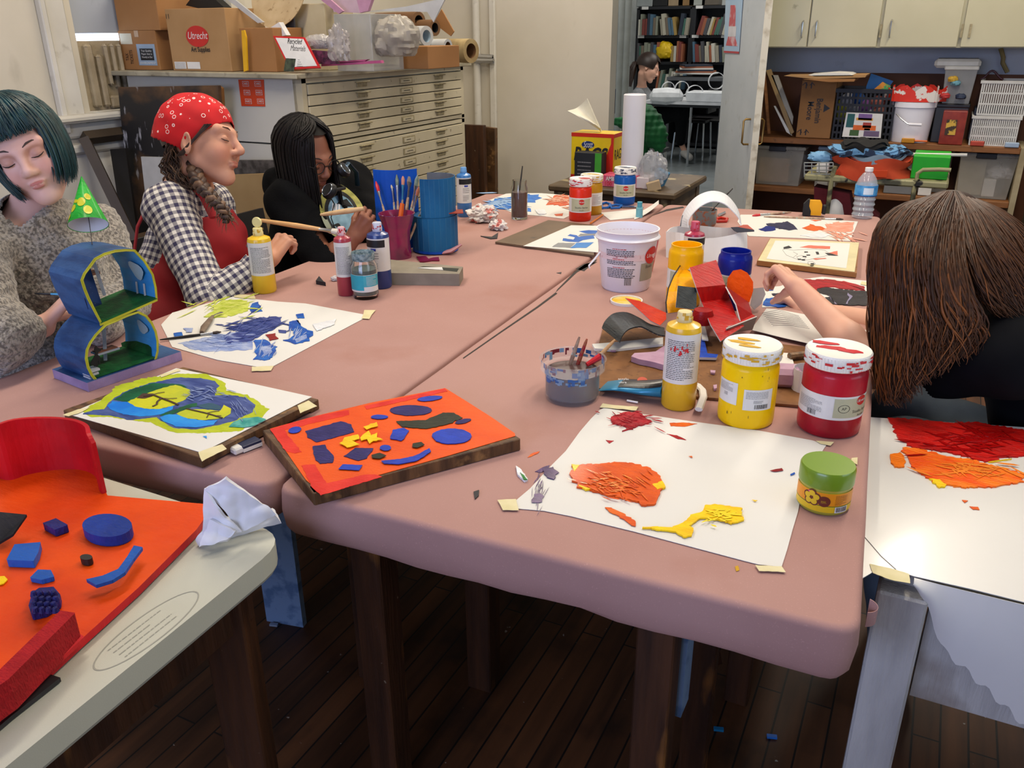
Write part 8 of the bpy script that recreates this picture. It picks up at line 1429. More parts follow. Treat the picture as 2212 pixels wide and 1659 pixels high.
# ---------------------------------------------------------------- right background: wall cupboards and the shelving under them
kc=K(1600,0,.2894);YF=5.60;PYf=lambda x,y,yy=YF:Yp(*kc([(x,y)])[0],yy)
CUP=overlay(mat('cream cupboard paint','#c2bda0',.45,'#b8b394',2),'#756d52',12,.68,.75,amount=.5);zc0=PYf(800,357).z;xs=[PYf(x,250).x for x in (-40,505,1030,1650,2330)];xs[0]=A.lerp(Bp,.56).x+.03;x0=xs[0]
t=thing('wall_cupboard','run of cream wall cupboards with thin metal pulls above the shelves','cupboard',((xs[0]+xs[-1])/2,5.8,zc0));g=G(CUP);g.box(((xs[0]+xs[-1])/2,(YF+.02+WY)/2,zc0+.35),(xs[-1]-xs[0],WY-YF-.02,.7));g.build('carcass',t)
for i in range(4):
 g=G(CUP);g.box(((xs[i]+xs[i+1])/2,YF+.008,zc0+.35),(xs[i+1]-xs[i]-(.008 if i != 2 else .030),.02,.69),ch=.002);d=g.build('door',t);hx=(PYf(465,200).x,PYf(568,200).x,PYf(1122,200).x,xs[4]-.05)[i];z0_,z1_=PYf(465,280).z,PYf(465,155).z;g=G(METAL);g.tube([(hx,YF,z0_),(hx,YF-.025,z0_+.008),(hx,YF-.03,(z0_+z1_)/2),(hx,YF-.025,z1_-.008),(hx,YF,z1_)],.005,6);g.build('handle',d,smooth=True)
for x in (1045,1650,1712):g=G(STG);p=PYf(x,230);g.box((p.x,YF-.006,p.z),(.012,.006,.07));g.build('hinge',t)
WD2=overlay(mat('shelf wood','#8a5a30',.6,'#734824',6,stretch=(1,8,8)),'#4a2f1a',20,.62,.72,amount=.5);BKB=mat('brown shelf back','#5b351d',.7,'#4b2a16',3);z1=PYf(1100,1062).z;z2=PYf(1100,1450).z;XR=PYf(2100,1080).x;XL=x0
t=thing('shelf_unit','long wooden shelving unit under the cream cupboards','shelf',((XL+XR)/2,5.8,0));
for z,nm in ((z1,'shelf'),(z2,'shelf'),(.08,'shelf')):g=G(WD2);g.box(((XL+XR)/2,(YF+WY)/2,z-.018),(XR-XL,WY-YF,.034),ch=.003);g.build(nm,t)
g=G(BKB);g.box(((XL+XR)/2+.45,WY-.015,(PYf(1100,545,WY).z)/2),(XR-XL+.9,.02,PYf(1100,545,WY).z));g.build('back_panel',t)
for x in (XR+.015,XR+.13,XL):g=G(mat('cream upright','#a89c7c',.6,'#8d8060',8));g.box((x,(YF+WY)/2-.02,(z1)/2),(.03,WY-YF,z1+.0));g.build('upright',t)
g=G(WD2);g.box((XR+.6,(YF+WY)/2+.05,z1-.018),(.9,.3,.034));g.build('side_shelf',t)
def sbox(name,label,r4,dep,m,cat='box',y=YF+.04,z=z1,extra=None,rz=0,tap=1,lidm=None,bev=.004):
 xl,xr,yt,yb=r4;a,b=kc([(xl,yt),(xr,yb)]);mx=(a[0]+b[0])/2;p=Yp(mx,b[1],y);w=Yp(b[0],b[1],y).x-Yp(a[0],b[1],y).x;zb=z if z is not None else p.z;h=upz(p,a[1])-zb;t=thing(name,label,cat,(p.x,y,zb),rz);g=G(m);g.box((0,dep/2,h/2+.001),(w,dep,h),taper=tap);g.build(name+'_shell',t,local=True,bevel=bev)
 if lidm:g=G(lidm);g.box((0,dep/2,h+.008),(w*1.06,dep*1.05,.022),ch=.005);g.build('lid',t,local=True)
 if extra:extra(t,w,h,frame((0,-.002,0),(1,0,0),(0,0,1)))
 return t
def ex_bm(t,w,h,T):g=G(INK);gtext(g,'Benjamin\nMoore',T @ Matrix.Translation((-.01,h*.48,.001)) @ rotm(0,0,-PI/2),.05,INK,w=h*.42,bold=.01);g.prism([(w*.22,h*.46),(w*.22,h*.60),(w*.40,h*.53)],.0004,T);[gtext(g,'↑↑',T @ Matrix.Translation((-.3*w+.0,hh_,.001)),.05,INK) for hh_ in (h*.9,h*.08)];[g.prism([(-w*.38+k*.03,hh_),(-w*.38+k*.03+.006,hh_),(-w*.38+k*.03+.006,hh_+.035),(-w*.38+k*.03,hh_+.035)],.0004,T) for hh_ in (h*.05,h*.86) for k in (0,1)];g.build('print',t,local=True)
sbox('cardboard_box','tan Benjamin Moore box standing on end on the upper shelf',(410,665,600,1013),.3,CBD,extra=ex_bm)
TBP=mat('cloudy tub plastic','#b4b2aa',.25,'#a09e96',5,alpha=.5);BLP=mat('black plastic latch','#17181a',.4)
def ex_lat(t,w,h,T):g=G(BLP);g.box((-w*.05,-.004,h+.004),(w*.36,.012,.03),ch=.003);g.build('latch',t,local=True)
def inner(lab,r4,m,y=YF+.09,z=z2+.012,cat='box',nm='packing'):return sbox(nm,lab,r4,.2,m,cat,y,z)
inner('brown paper parcel inside the left clear tub',(120,345,1180,1375),CBD2,nm='paper_parcel');sbox('storage_tub','clear tub with a black latch at the left of the lower shelf',(85,440,1115,1395),.34,TBP,'tub',z=z2,tap=.9,lidm=TBP,extra=ex_lat)
inner('cream bag of plaster inside the right clear tub',(1600,1800,1200,1400),mat('cream bag','#a39a84',.7),nm='plaster_bag',cat='bag',y=YF+.10);crumple('rag','white ball of cloth inside the right clear tub',tuple(PYf(1930,1330,YF+.16)),.07,TS2,3,cat='cloth');inner('white card with an orange letter inside the right clear tub',(1795,1890,1340,1445),LBW,y=YF+.07,nm='card')
sbox('storage_tub','clear tub with a black latch at the right end of the lower shelf',(1580,2010,1170,1470),.34,TBP,'tub',z=z2,tap=.88,lidm=TBP,extra=ex_lat);sbox('storage_tub','small clear tub with a blue-grey lid behind the glove box basket',(545,700,1120,1400),.3,TBP,'tub',y=YF+.1,z=z2,lidm=mat('blue-grey lid','#8496a0',.4));sbox('storage_tub','low wide clear tub with a long lid behind the green box',(1120,1530,1130,1430),.25,TBP,'tub',y=YF+.18,z=z2,lidm=TBP)
for r4,lab,m in (((560,640,1360,1420),'small clear dish on the lower shelf under the wire trolley',TBP),((1060,1290,1375,1445),'shallow grey tray on the lower shelf beneath the green box',mat('grey tray','#77797b',.5)),((1320,1420,1370,1440),'small white pot beside the shallow grey tray',LBW)):sbox('dish',lab,r4,.15,m,'tray',y=YF+.03,z=z2)
# basket and crate with bars
def basket(label,r4,dep,m,nx,nz,y=YF+.05,z=z1,rz=0,cat='basket',r=.004,name='plastic_basket',solid_=.22):
 xl,xr,yt,yb=r4;a,b=kc([(xl,yt),(xr,yb)]);mx=(a[0]+b[0])/2;p=Yp(mx,b[1],y);w=Yp(b[0],b[1],y).x-Yp(a[0],b[1],y).x;zb=z if z is not None else p.z;h=upz(p,a[1])-zb;t=thing(name,label,cat,(p.x,y,zb),rz);g=G(m)
 for i in range(nx+1):x=-w/2+w*i/nx;g.box((x*.95,0,h/2),(r*1.8,r,h));g.box((x*.95,dep,h/2),(r*1.8,r,h))
 for j in range(nz+1):q=h*j/nz;g.box((0,0,q),(w*.95,r*1.2,r*2.2));g.box((0,dep,q),(w*.95,r,r*2));[g.box((s_*w*.475,dep/2,q),(r,dep,r*2)) for s_ in (-1,1)]
 for j in range(7):q=dep*j/6;[g.box((s_*w*.475,q,h/2),(r,r*1.5,h)) for s_ in (-1,1)]
 g.box((0,dep/2,.003),(w*.95,dep,.006));g.box((0,0,h),(w*1.04,r*3,r*4),ch=.001);g.box((0,dep,h),(w*1.04,r*3,r*4));[g.box((s_*w*.5,dep/2,h),(r*3,dep,r*4)) for s_ in (-1,1)];g.build('basket_body',t,local=True);return t
WPL=mat('white basket plastic','#c9c9c4',.5);basket('lower white slotted basket at the right of the upper shelf',(1700,2060,880,1040),.3,WPL,22,3);basket('upper white slotted basket tilted on the lower one',(1750,2115,615,860),.3,WPL,20,3,z=None,y=YF+.08,rz=-.06);sbox('dark_bundle','dark folded cloth between the two white baskets',(1735,2065,815,870),.22,mat('navy cloth bundle','#20283a',.8),'cloth',z=None,y=YF+.1)
basket('black milk crate holding coloured balls of yarn on the upper shelf',(670,1120,680,1015),.3,mat('black crate plastic','#18191b',.5),14,7,cat='crate',name='milk_crate',r=.006)
for k,(x,y_,c_) in enumerate(((745,800,'#c9c63a'),(760,860,'#b8bb4a'),(840,810,'#9fa3a8'),(930,800,'#8a5a9a'),(1020,770,'#d07a6a'),(870,740,'#2c5aa0'),(960,860,'#c8cad0'),(1030,840,'#cf8a78'),(800,750,'#d8d8da'))):c=PYf(x,y_,YF+.15);g=G(mat('yarn '+c_,c_,.9,bump=.6,bscale=90));g.lathe([(.045*math.sin(PI*i/8),-.045*math.cos(PI*i/8)) for i in range(9)],c,14);tag(g.build('yarn_ball',smooth=True),('olive yellow yarn ball at the upper left of the crate','dull lime yarn ball below the olive one in the crate','grey yarn ball in the middle of the crate','purple yarn ball right of centre in the crate','pink-orange yarn ball at the right of the crate','blue yarn ball near the top of the crate','pale silver yarn ball low in the crate','coral yarn ball low at the right of the crate','white yarn ball near the top left of the crate')[k],'yarn')
PR=mat('blue folder','#0f5a9a',.5);
def sl(name,label,pts,y,th,m,cat,m2=None):return lean(name,label,cat,kc(pts),y,th,m,m2)
sl('folder','blue card folder sticking up behind the milk crate',[(940,640),(975,548),(1140,605),(1090,675),(935,672)],YF+.2,.01,PR,'folder');sl('paper_box','small box printed orange, yellow and green in front of the blue folder',[(985,675),(1060,610),(1120,640),(1118,675)],YF+.12,.02,mat('orange and yellow print','#d98a1e',.5,'#3f9a50',22,lo=.48,hi=.52),'box')
o,P,nn=sl('art_card','white card with orange, purple and green pictures, leaning on the milk crate',[(790,838),(1062,850),(1045,1030),(757,1020)],YF-.01,.004,LBW,'card');kk=(('#7a5a96',.35,.72,.97,.72),('#d9661e',.25,.85,.30,.50),('#1f5a5a',.05,.25,.40,.95),('#e0a23a',.30,.75,.70,.80),('#3c5c2a',.18,.42,.06,.30),('#a83a2a',.5,.72,.40,.62),('#6c5a78',.55,.95,.05,.28),('#1a3a4a',.55,.7,.3,.38))
for c_,u0,u1,v0,v1 in kk:g=G(mat('print '+c_,c_,.5,None,30));f2=lambda u,v:(P[3]*(1-u)+P[2]*u)*(1-v)+(P[0]*(1-u)+P[1]*u)*v+nn*.0045;g.slab([f2(u0,v0),f2(u1,v0),f2(u1,v1),f2(u0,v1)] if v1>v0 else [f2(u0,v1),f2(u1,v1),f2(u1,v0),f2(u0,v0)],nn,.0008);g.build('picture',o)
# pail, bins
c_=PYf(1255,1015,YF+.12);c_.z=z1;r_=(kc([(1385,0)])[0][0]-kc([(1125,0)])[0][0])/2/FPX*proj(c_)[2];h_=upz(c_,kc([(0,755)])[0][1])-z1;t=thing('pail','white plastic pail with a thin wire handle on the upper shelf','bucket',tuple(c_));g=G(WB_);g.lathe([(0,0),(r_,0),(r_*1.13,h_*.86),(r_*1.2,h_*.87),(r_*1.2,h_),(r_*1.1,h_),(r_*.95,.01)],c_,36);g.build('pail_wall',t,smooth=True);g=G(METAL);g.tube([PYf(1160,850,YF-.03),PYf(1200,890,YF-.06),PYf(1245,925,YF-.07),PYf(1350,930,YF-.07)],.003,6);g.tube([PYf(1255,928,YF-.07),PYf(1350,932,YF-.07)],.008,8,WB_);g.build('handle',t,smooth=True)
g=G(mat('red and white paper bag','#cc2a16',.5,'#d8d2cc',14,lo=.56,hi=.58));cc=PYf(1300,720,YF+.10);g.grid(lambda u,v:(cc.x+(.15+.03*math.sin(5*u*2*PI))*math.cos(2*PI*u),cc.y+.09*math.sin(2*PI*u),cc.z-.025+.075*v+.018*math.sin(9*u*2*PI)*v),40,3,closeu=True,thick=.003);tag(g.build('paper_bag'),'red and white crumpled paper bag sitting on the white pail','bag')
sbox('storage_bin','dark grey bin with a black lid behind the red lidded jar',(1415,1660,800,1035),.28,mat('dark grey bin','#2b2e33',.45),'bin',y=YF+.10,lidm=BLP)
for r4,lab in (((1480,1720,520,780),'tall clear bin with a white lid standing on the dark bin'),):tt=sbox('clear_bin',lab,r4,.24,mat('cloudy clear bin','#b0b2b2',.2,alpha=.55),'bin',y=YF+.1,z=None,tap=.84,lidm=WPL)
g=G(WPL);p_=PYf(1620,470,YF+.22);g.box(p_,(.24,.2,.05),ch=.015);tag(g.build('bin_cover'),'domed white cover on top of the tall clear bin','lid')
for k,(x,y_,c_) in enumerate(((1600,640,'#6aa0b0'),(1580,610,'#c9a23a'),(1520,735,'#c03a3a'),(1640,740,'#23304a'))):crumple('craft_scrap',('pale blue','yellow','red','navy')[k]+' craft scrap pressed against the clear bin wall',tuple(PYf(x,y_,YF+.09)),.03,mat('scrap '+c_,c_,.6),k,cat='scrap',n=16)
t=sbox('storage_jar','red-brown square jar with a picture label beside the lower basket',(1475,1655,830,1055),.17,mat('red-brown jar','#7a2416',.25,'#8f3420',20,coat=.5),'jar',y=YF-.0,tap=1)
def ex2():g=G(mat('yellow picture label','#c9a23c',.5,'#3a2a1a',24,lo=.5,hi=.54));a,b=PYf(1520,1005,YF-.004),PYf(1620,895,YF-.004);g.slab([a,Vector((b.x,a.y,a.z)),b,Vector((a.x,a.y,b.z))],(0,-1,0),.001);g.build('label',t)
ex2()
for pts,lab,m in (([(165,505),(185,500),(225,995),(205,998)],'narrow board edge second from the left on the upper shelf',WD2),([(135,560),(148,560),(180,1000),(165,1005)],'narrow board edge furthest left on the upper shelf',BW_),([(192,525),(228,515),(400,985),(375,1005)],'framed board leaning right on the upper shelf',mat('light frame wood','#a08458',.6)),([(232,560),(280,560),(395,870),(388,930)],'off-white board face leaning behind the framed board',mat('off-white board','#a39f94',.6)),([(250,790),(262,790),(385,1010),(345,985)],'white curled sheet at the foot of the leaning boards',SHEET)):sl('leaning_board',lab,pts,YF+.06,.015,m,'board')
for pts,lab,m in (([(375,552),(970,545),(960,562),(600,575)],'flat cardboard sheet lying over the tan box and the crate',CBD2),([(510,575),(890,572),(880,592),(700,596)],'second flat brown sheet under the first cardboard sheet',CBD),([(550,545),(740,530),(840,535),(880,552),(600,556)],'white papers on top of the flat cardboard sheet',SHEET)):sl('flat_card',lab,pts,YF+.05,.25,m,'card')
g=G(mat('dark red wire','#4a1414',.4));g.tube([PYf(1790+170*u,590-50*math.sin(PI*u)+12*math.sin(9*u),YF+.3) for u in [i/14 for i in range(15)]],.006,6);tag(g.build('wire_coil',smooth=True),'dark red tangled wire behind the upper white basket','wire');g=G(mat('ochre cable','#8b7a4a',.6));g.tube([PYf(x,y_,WY-.03) for x,y_ in ((1940,360),(1960,430),(1955,470),(1990,540))],.012,8);tag(g.build('cable',smooth=True),'ochre cable hanging on the grey wall above the baskets','cable')
for x,y_,c_,lab in ((1255,1015,'#c98a1c','yellow clip in front of the white pail'),(1350,1027,'#d9661e','orange pen lying on the shelf edge'),(1770,1050,'#b0402c','red scrap in front of the lower basket'),(2030,1055,'#9fb4cc','small blue and white packet at the right end of the upper shelf')):p_=PYf(x,y_,YF+.01);g=G(mat('bit '+c_,c_,.5));g.box((p_.x,p_.y,z1+.014),(.07,.03,.026 if x != 1350 else .008),ch=.003);tag(g.build('shelf_item'),lab,'small item')
# ---- painted trolley with cloth, green box, felt
YT=4.75;PT=lambda x,y_,yy=YT:Yp(*kc([(x,y_)])[0],yy);TR=overlay(mat('paint-splashed cream steel','#8f8c66',.5,'#4a4a38',12,lo=.5,hi=.6),'#1d1c18',16,.6,.66);t=thing('trolley','paint-splashed cream metal trolley in front of the shelves','trolley',(PT(1000,1330).x,YT+.2,0));xa,xb=PT(475,1330).x,PT(1560,1330).x;zt_=PT(1000,1335).z
g=G(TR);g.box(((xa+xb)/2,YT+.2,zt_-.012),(xb-xa,.42,.035),ch=.008);g.build('tray',t);g=G(TR);g.box(((xa+xb)/2,YT+.2,.25),(xb-xa,.42,.03));g.build('lower_tray',t)
for x,yt in ((680,1240),(1310,1330)):g=G(TR);p_=PT(x,1330);g.tube([(p_.x,YT,0.02),(p_.x,YT,zt_),(p_.x+.01,YT,upz(p_,kc([(0,yt)])[0][1]))],.012,8);g.build('leg',t,smooth=True)
g=G(TR);g.tube([PT(1310,1360),PT(1320,1295),PT(1360,1268),PT(1480,1265),PT(1570,1270)],.010,8);g.build('handle',t,smooth=True);g=G(mat('wire basket','#8f9492',.4));[g.tube([PT(475,y_),PT(690,y_)],.003,5) for y_ in (1215,1240,1270,1300)];[g.tube([PT(x,1215),PT(x,1320)],.003,5) for x in (475,530,585,640,690)];g.build('wire_side',t)
sb=lambda lab,nm,r4,m,cat,d=.25,z=None,y=YT+.05:sbox(nm,lab,r4,d,m,cat,y=y,z=z)
sb('bright green box on the right of the trolley','green_box',(1262,1540,1170,1330),mat('bright green card','#1ba51c',.45),'box',z=zt_+.006);o=sb('box of blue gloves at the left end of the trolley','glove_box',(560,650,1220,1300),LBW,'box',.12,zt_+.006);crumple('gloves','pale blue nitrile gloves spilling from the glove box',tuple(PT(595,1205,YT+.1)),.05,mat('pale blue gloves','#6fa0c8',.5),4,(1.4,.8,.6),'gloves',n=24)
def cloth(label,ctr,w,h,m,sd,y=YT+.1):c=PT(*ctr,y);g=G(m);g.grid(lambda u,v:(c.x+w*(.5+.06*math.sin(7*v+sd))*math.cos(2*PI*u),c.y+.13*math.sin(2*PI*u),c.z+h*(v-.5)+.012*math.sin(5*2*PI*u+sd)*1),36,5,closeu=True);g.grid(lambda u,v:(c.x+w*.5*v*math.cos(2*PI*u),c.y+.13*v*math.sin(2*PI*u),c.z+h*.5+.012*math.sin(10*PI*u+sd)*v+.01*(1-v)),36,4,closeu=True);tag(g.build('folded_cloth',smooth=True),label,'cloth')
cloth('folded orange-red felt at the bottom of the cloth pile',(980,1245),.37,.10,mat('orange-red felt','#b23a1c',.9,'#c04a28',10),1);cloth('grey-blue folded shirt on the orange felt',(1000,1180),.28,.045,mat('grey-blue cloth','#7f96a6',.9),2);cloth('dark brown folded cloth at the left of the cloth pile',(860,1180),.26,.10,mat('dark brown cloth','#33251f',.9),3,YT+.16);cloth('sky blue striped cloth near the top of the cloth pile',(960,1125),.38,.035,mat('sky blue striped cloth','#5f8fb8',.9,'#24344c',26,lo=.48,hi=.52),4);cloth('black cloth topping the cloth pile',(930,1085),.22,.035,mat('black cloth','#121315',.9),5)
sl('orange_felt','square of orange felt hanging over the trolley edge',[(975,1270),(1098,1272),(1090,1322),(980,1318)],YT-.03,.01,mat('orange felt','#c8431a',.9),'felt');g=G(WPL);g.tube([PT(1150,1150,YT+.15),PT(1690,1158,YT+.15)],.008,6);tag(g.build('white_rod',smooth=True),'long thin white rod lying across the trolley behind the green box','rod')
lean('red_cloth','dark crimson cloth hanging under the trolley','cloth',kc([(572,1370),(830,1420),(860,1620),(570,1620)]),YT+.15,.12,mat('crimson cloth','#5c0f1c',.85,'#430a14',6,bump=.5));lean('red_cloth','second crimson fold hanging right of the water bottle','cloth',kc([(930,1490),(1040,1590),(1040,1650),(900,1640)]),YT+.1,.1,_M['crimson cloth'])
c_=PT(700,1560,YT+.06);g=G(mat('white jug plastic','#c9cac8',.4));g.lathe([(0,.268-c_.z),(.06,.268-c_.z),(.062,-.02),(.05,.03),(.022,.07),(.022,.09),(0,.09)],c_,24);g.tube([c_+Vector((-.03,0,.07)),c_+Vector((-.075,0,.06)),c_+Vector((-.08,0,.0)),c_+Vector((-.055,0,-.03))],.01,8);tag(g.build('jug',smooth=True),'white plastic jug with a loop handle beyond the tape measure','jug')
for x,y_,r,h,c_,lab in ((120,1490,.05,.12,'#8c8478','grey tin on the bottom shelf, furthest left'),(250,1500,.05,.12,'#1f3a6a','dark blue tin next along the bottom shelf'),(420,1480,.06,.13,'#6a4c14','dull yellow tin third along the bottom shelf')):p_=PYf(x,y_+110,YF+.1);g=G(mat('tin '+c_,c_,.5));g.lathe([(0,0),(r,0),(r,h),(0,h)],(p_.x,p_.y,.08),20);tag(g.build('paint_tin'),lab,'tin')
# ---------------------------------------------------------------- the poster on the open door
kd=K(1050,0,.2773);t=thing('poster','faded red, white and blue poster hanging on the open door','poster',tuple(A.lerp(Bp,.8)+Vector((0,0,1.5))))
def on_door(x,y,o=.024):
 d=ray(x,y);n=np.array((dd.y,-dd.x,0));n=n if n@CF<0 else -n;P0=np.array(A)+n*o;return Vector(ORG+d*(((P0-ORG)@n)/(d@n))),Vector(n)
for pts,m,o in (([(1868,-20),(2002,-20),(1970,418),(1852,410)],mat('faded blue poster','#8fb0d0',.4,'#a4bcd4',4),0),([(1905,40),(1945,40),(1940,290),(1960,360),(1868,355),(1885,290)],mat('faded poster red','#b8444c',.4,'#c8a0a8',14,lo=.5,hi=.6),.001),([(1890,205),(1950,205),(1945,285),(1885,285)],mat('faded poster white','#cfcfd6',.4),.0016),([(1852,395),(1970,402),(1970,418),(1852,410)],mat('poster red edge','#b02028',.4),.001)):
 P=[on_door(*q,.024+o) for q in kd(pts)];g=G(m);g.slab([p for p,_ in P],P[0][1],.0008);g.build('printed_sheet',t)
# ---------------------------------------------------------------- far room
YK=11.6;BLS=mat('black bookcase','#15161a',.5,'#1c1d22',3);kf=lambda x,y,yy=YK:Yp(*kd([(x,y)])[0],yy);rb=random.Random(31);bx=[kf(1165,300).x,kf(1600,300).x,kf(1905,300).x];zs=[kf(1300,y).z for y in (62,285,490,700,900)]
for i,lab in ((0,'left tall black bookcase in the far room'),(1,'right tall black bookcase in the far room, beside the left one')):
 t=thing('bookcase',lab,'bookcase',((bx[i]+bx[i+1])/2,YK+.15,0));w=bx[i+1]-bx[i];g=G(BLS);cx=(bx[i]+bx[i+1])/2;g.box((cx,YK+.30,zs[0]/2),(w,.02,zs[0]));[g.box((q,YK+.15,zs[0]/2),(.04,.3,zs[0])) for q in (bx[i]+.02,bx[i+1]-.02)];g.build('carcass',t)
 for z in zs+[.05]:g=G(BLS);g.box((cx,YK+.15,z),(w-.04,.3,.035));g.build('shelf',t)
 g=G(LBW);[g.box((bx[i]+w*u,YK-.008,zs[k]),(.09,.006,.035)) for k,u in ((1,.1),(1,.85),(0,.15))];g.build('shelf_tag',t)
BC=[mat('book '+c,c,.6) for c in ('#b5b09e','#2b3442','#969080','#75695a','#96583c','#4a6a80','#c2bfb2','#4a4a4e','#85897a','#3f665a','#a0854a','#7a3a34')];CN_=('cream','navy','stone','tan','rust','blue','white','charcoal','sage','green','gold','red')
protos=[]
for k,m in enumerate(BC):g=G(m);g.M=Matrix.Translation((0,0,0));g.box((0,.1,.5),(1,.2,1));o=g.build('book');o.location=(0,0,-5);protos.append(o)
def row(i,k,u0,u1,lean_,where,grp,hmax=.26):
 x=bx[i]+.05+(bx[i+1]-bx[i]-.1)*u0;xe=bx[i]+.05+(bx[i+1]-bx[i]-.1)*u1;z=zs[k]+.018
 while x<xe:
  w=rb.uniform(.022,.045);h=rb.uniform(.7,1)*hmax;c=rb.randrange(len(BC));nb_=getattr(row,'p','black');row.p=CN_[c];o=protos[c].copy();C.objects.link(o);o.location=(x+w/2,YK+.04,z);o.scale=(w,1,h);o.rotation_euler=(0,lean_*rb.uniform(.7,1),0);tag(o,'%s %s book right of a %s one, %s' % ('tall' if h>.85*hmax else 'short',CN_[c],nb_,where),'book',grp);x+=w*1.12
for a in ((0,1,0,.38,0,'left bookcase top shelf, left end','upright books on the top left shelf'),(0,1,.48,.80,-.22,'left bookcase top shelf, middle','leaning books on the top left shelf'),(0,1,.82,.97,.12,'left bookcase top shelf, right end','end books on the top left shelf'),(1,1,.05,.98,.28,'right bookcase top shelf','leaning books on the top right shelf'),(0,2,.0,.42,0,'left of the yellow object','books left of the yellow object'),(0,2,.70,.92,0,'right of the yellow object','books right of the yellow object'),(1,2,.02,.98,-.14,'right bookcase second shelf','books on the second right shelf'),(0,3,.42,.95,.15,'behind the far seated person','books on the third left shelf')):row(*a)
for o in protos:bpy.data.objects.remove(o)
crumple('yellow_object','bright yellow rounded object on the second shelf of the left bookcase',tuple(kf(1390,455)),.13,mat('bright yellow','#d8b40e',.5),3,(1,.7,.9),'object',.2)
for k,(x,c_) in enumerate(((1230,'#9aa0a0'),(1360,'#17181a'),(1470,'#a08a6c'),(1555,'#8a6a40'),(1640,'#9fa39c'),(1740,'#5a5248'))):p_=kf(x,62);g=G(mat('topbox '+c_,c_,.6));g.box((p_.x,YK+.1,zs[0]+.14),(.22,.2,.25),ch=.01);tag(g.build('storage_box'),('grey','black','tan','brown','pale grey','dark brown')[k]+' box on top of the bookcases in the far room','box')
for k in range(6):p_=kf(1690,560-12*k);g=G((SHEET,BC[4],BC[1])[k % 3]);g.box((p_.x,YK-.35,p_.z),(.5-.03*k,.3,.018),rz=.1*k);tag(g.build('folder'),('lowest white','rust','navy','upper white','upper rust','topmost navy')[k]+' folder in the paper pile before the right bookcase','folder')
g=G(mat('grey side table','#5b5e62',.6));p_=kf(1720,600);g.box((p_.x,YK-.35,p_.z),(.75,.4,.04));[g.box((p_.x+s_,YK-.35,p_.z/2),(.04,.35,p_.z)) for s_ in (-.34,.34)];tag(g.build('side_table'),'grey side table carrying the pile of folders in the far room','table')
t=thing('white_table','white-topped table on thin black legs in the far room','table',(-2.2,10.2,0));za=kf(1500,795,10.0).z;xl,xr=kf(1230,800,9.9).x,-1.2;g=G(mat('white laminate','#d4d6d8',.35));g.box(((xl+xr)/2,10.25,za),(xr-xl,.8,.03));g.build('tabletop',t);g=G(BLP);g.box(((xl+xr)/2,10.25,za-.03),(xr-xl-.03,.78,.03));g.build('frame',t)
for x,yy in ((xl+.55,9.95),(xl+.9,10.4),(xr-.1,9.9),(xr-.1,10.5)):g=G(METAL);g.tube([(x,yy,za-.04),(x,yy,.02)],.014,8);g.build('leg',t)
WCD=mat('white card ring','#e0e2e4',.6)
for k,(x,y_,rr,rx,lab) in enumerate(((1418,690,.075,0,'upright white card ring standing on the far white table'),(1525,690,.08,.9,'tilted white card loop right of the upright ring on the far table'),(1625,735,.10,.3,'large white card loop at the right of the far table'),(1795,630,.09,.5,'white card ring at the far right above the white box'))):c=kf(x,y_,9.95);g=G(WCD);R=rotm(PI/2,rx,.4);g.lathe([(rr,-.03),(rr,.03),(rr-.006,.03),(rr-.006,-.03),(rr,-.03)],c,28,None,R,cap=False);tag(g.build('card_ring'),lab,'card ring')
c=kf(1410,752,9.9);g=G(WCD);g.lathe([(.02,-.20),(.085,-.16),(.10,0),(.085,.14),(.03,.18)],c,12,None,rotm(0,PI/2,.2));tag(g.build('card_model'),'white barrel-shaped card model on the far white table','model');sbm=kf(1740,720,9.9);g=G(WCD);g.box((sbm.x,10.0,za+.07),(.5,.3,.11),ch=.01);tag(g.build('card_box'),'white card box with dark line at the right of the far table','box')
def fchair(label,x,y,rz,m):t=thing('chair',label,'chair',(x,y,0),rz,None);g=G(m);g.box((0,0,.45),(.4,.4,.03),ch=.01);g.build('seat',t,local=True);g=G(m);g.grid(lambda u,v:(-.2,-.2+.4*u,.55+.28*v),4,3,m,thick=.02);g.build('backrest',t,local=True);[(lambda gg:(gg.tube([(a,b,.44),(a*1.15,b*1.15,0)],.011,6),gg.build('leg',t,local=True)))(G(METAL)) for a in (-.17,.17) for b in (-.17,.17)]
fchair('blue-backed chair under the person in the far room',Yp(1372,262,10.25).x-.02,10.25,0,mat('navy chair','#1f2f52',.5));fchair('empty black chair beyond the far white table, nearest its leg',kf(1620,900,10.7).x,10.7,PI,CHB);fchair('empty black chair at the right of the far white table',kf(1740,900,10.9).x,10.9,PI,CHB)
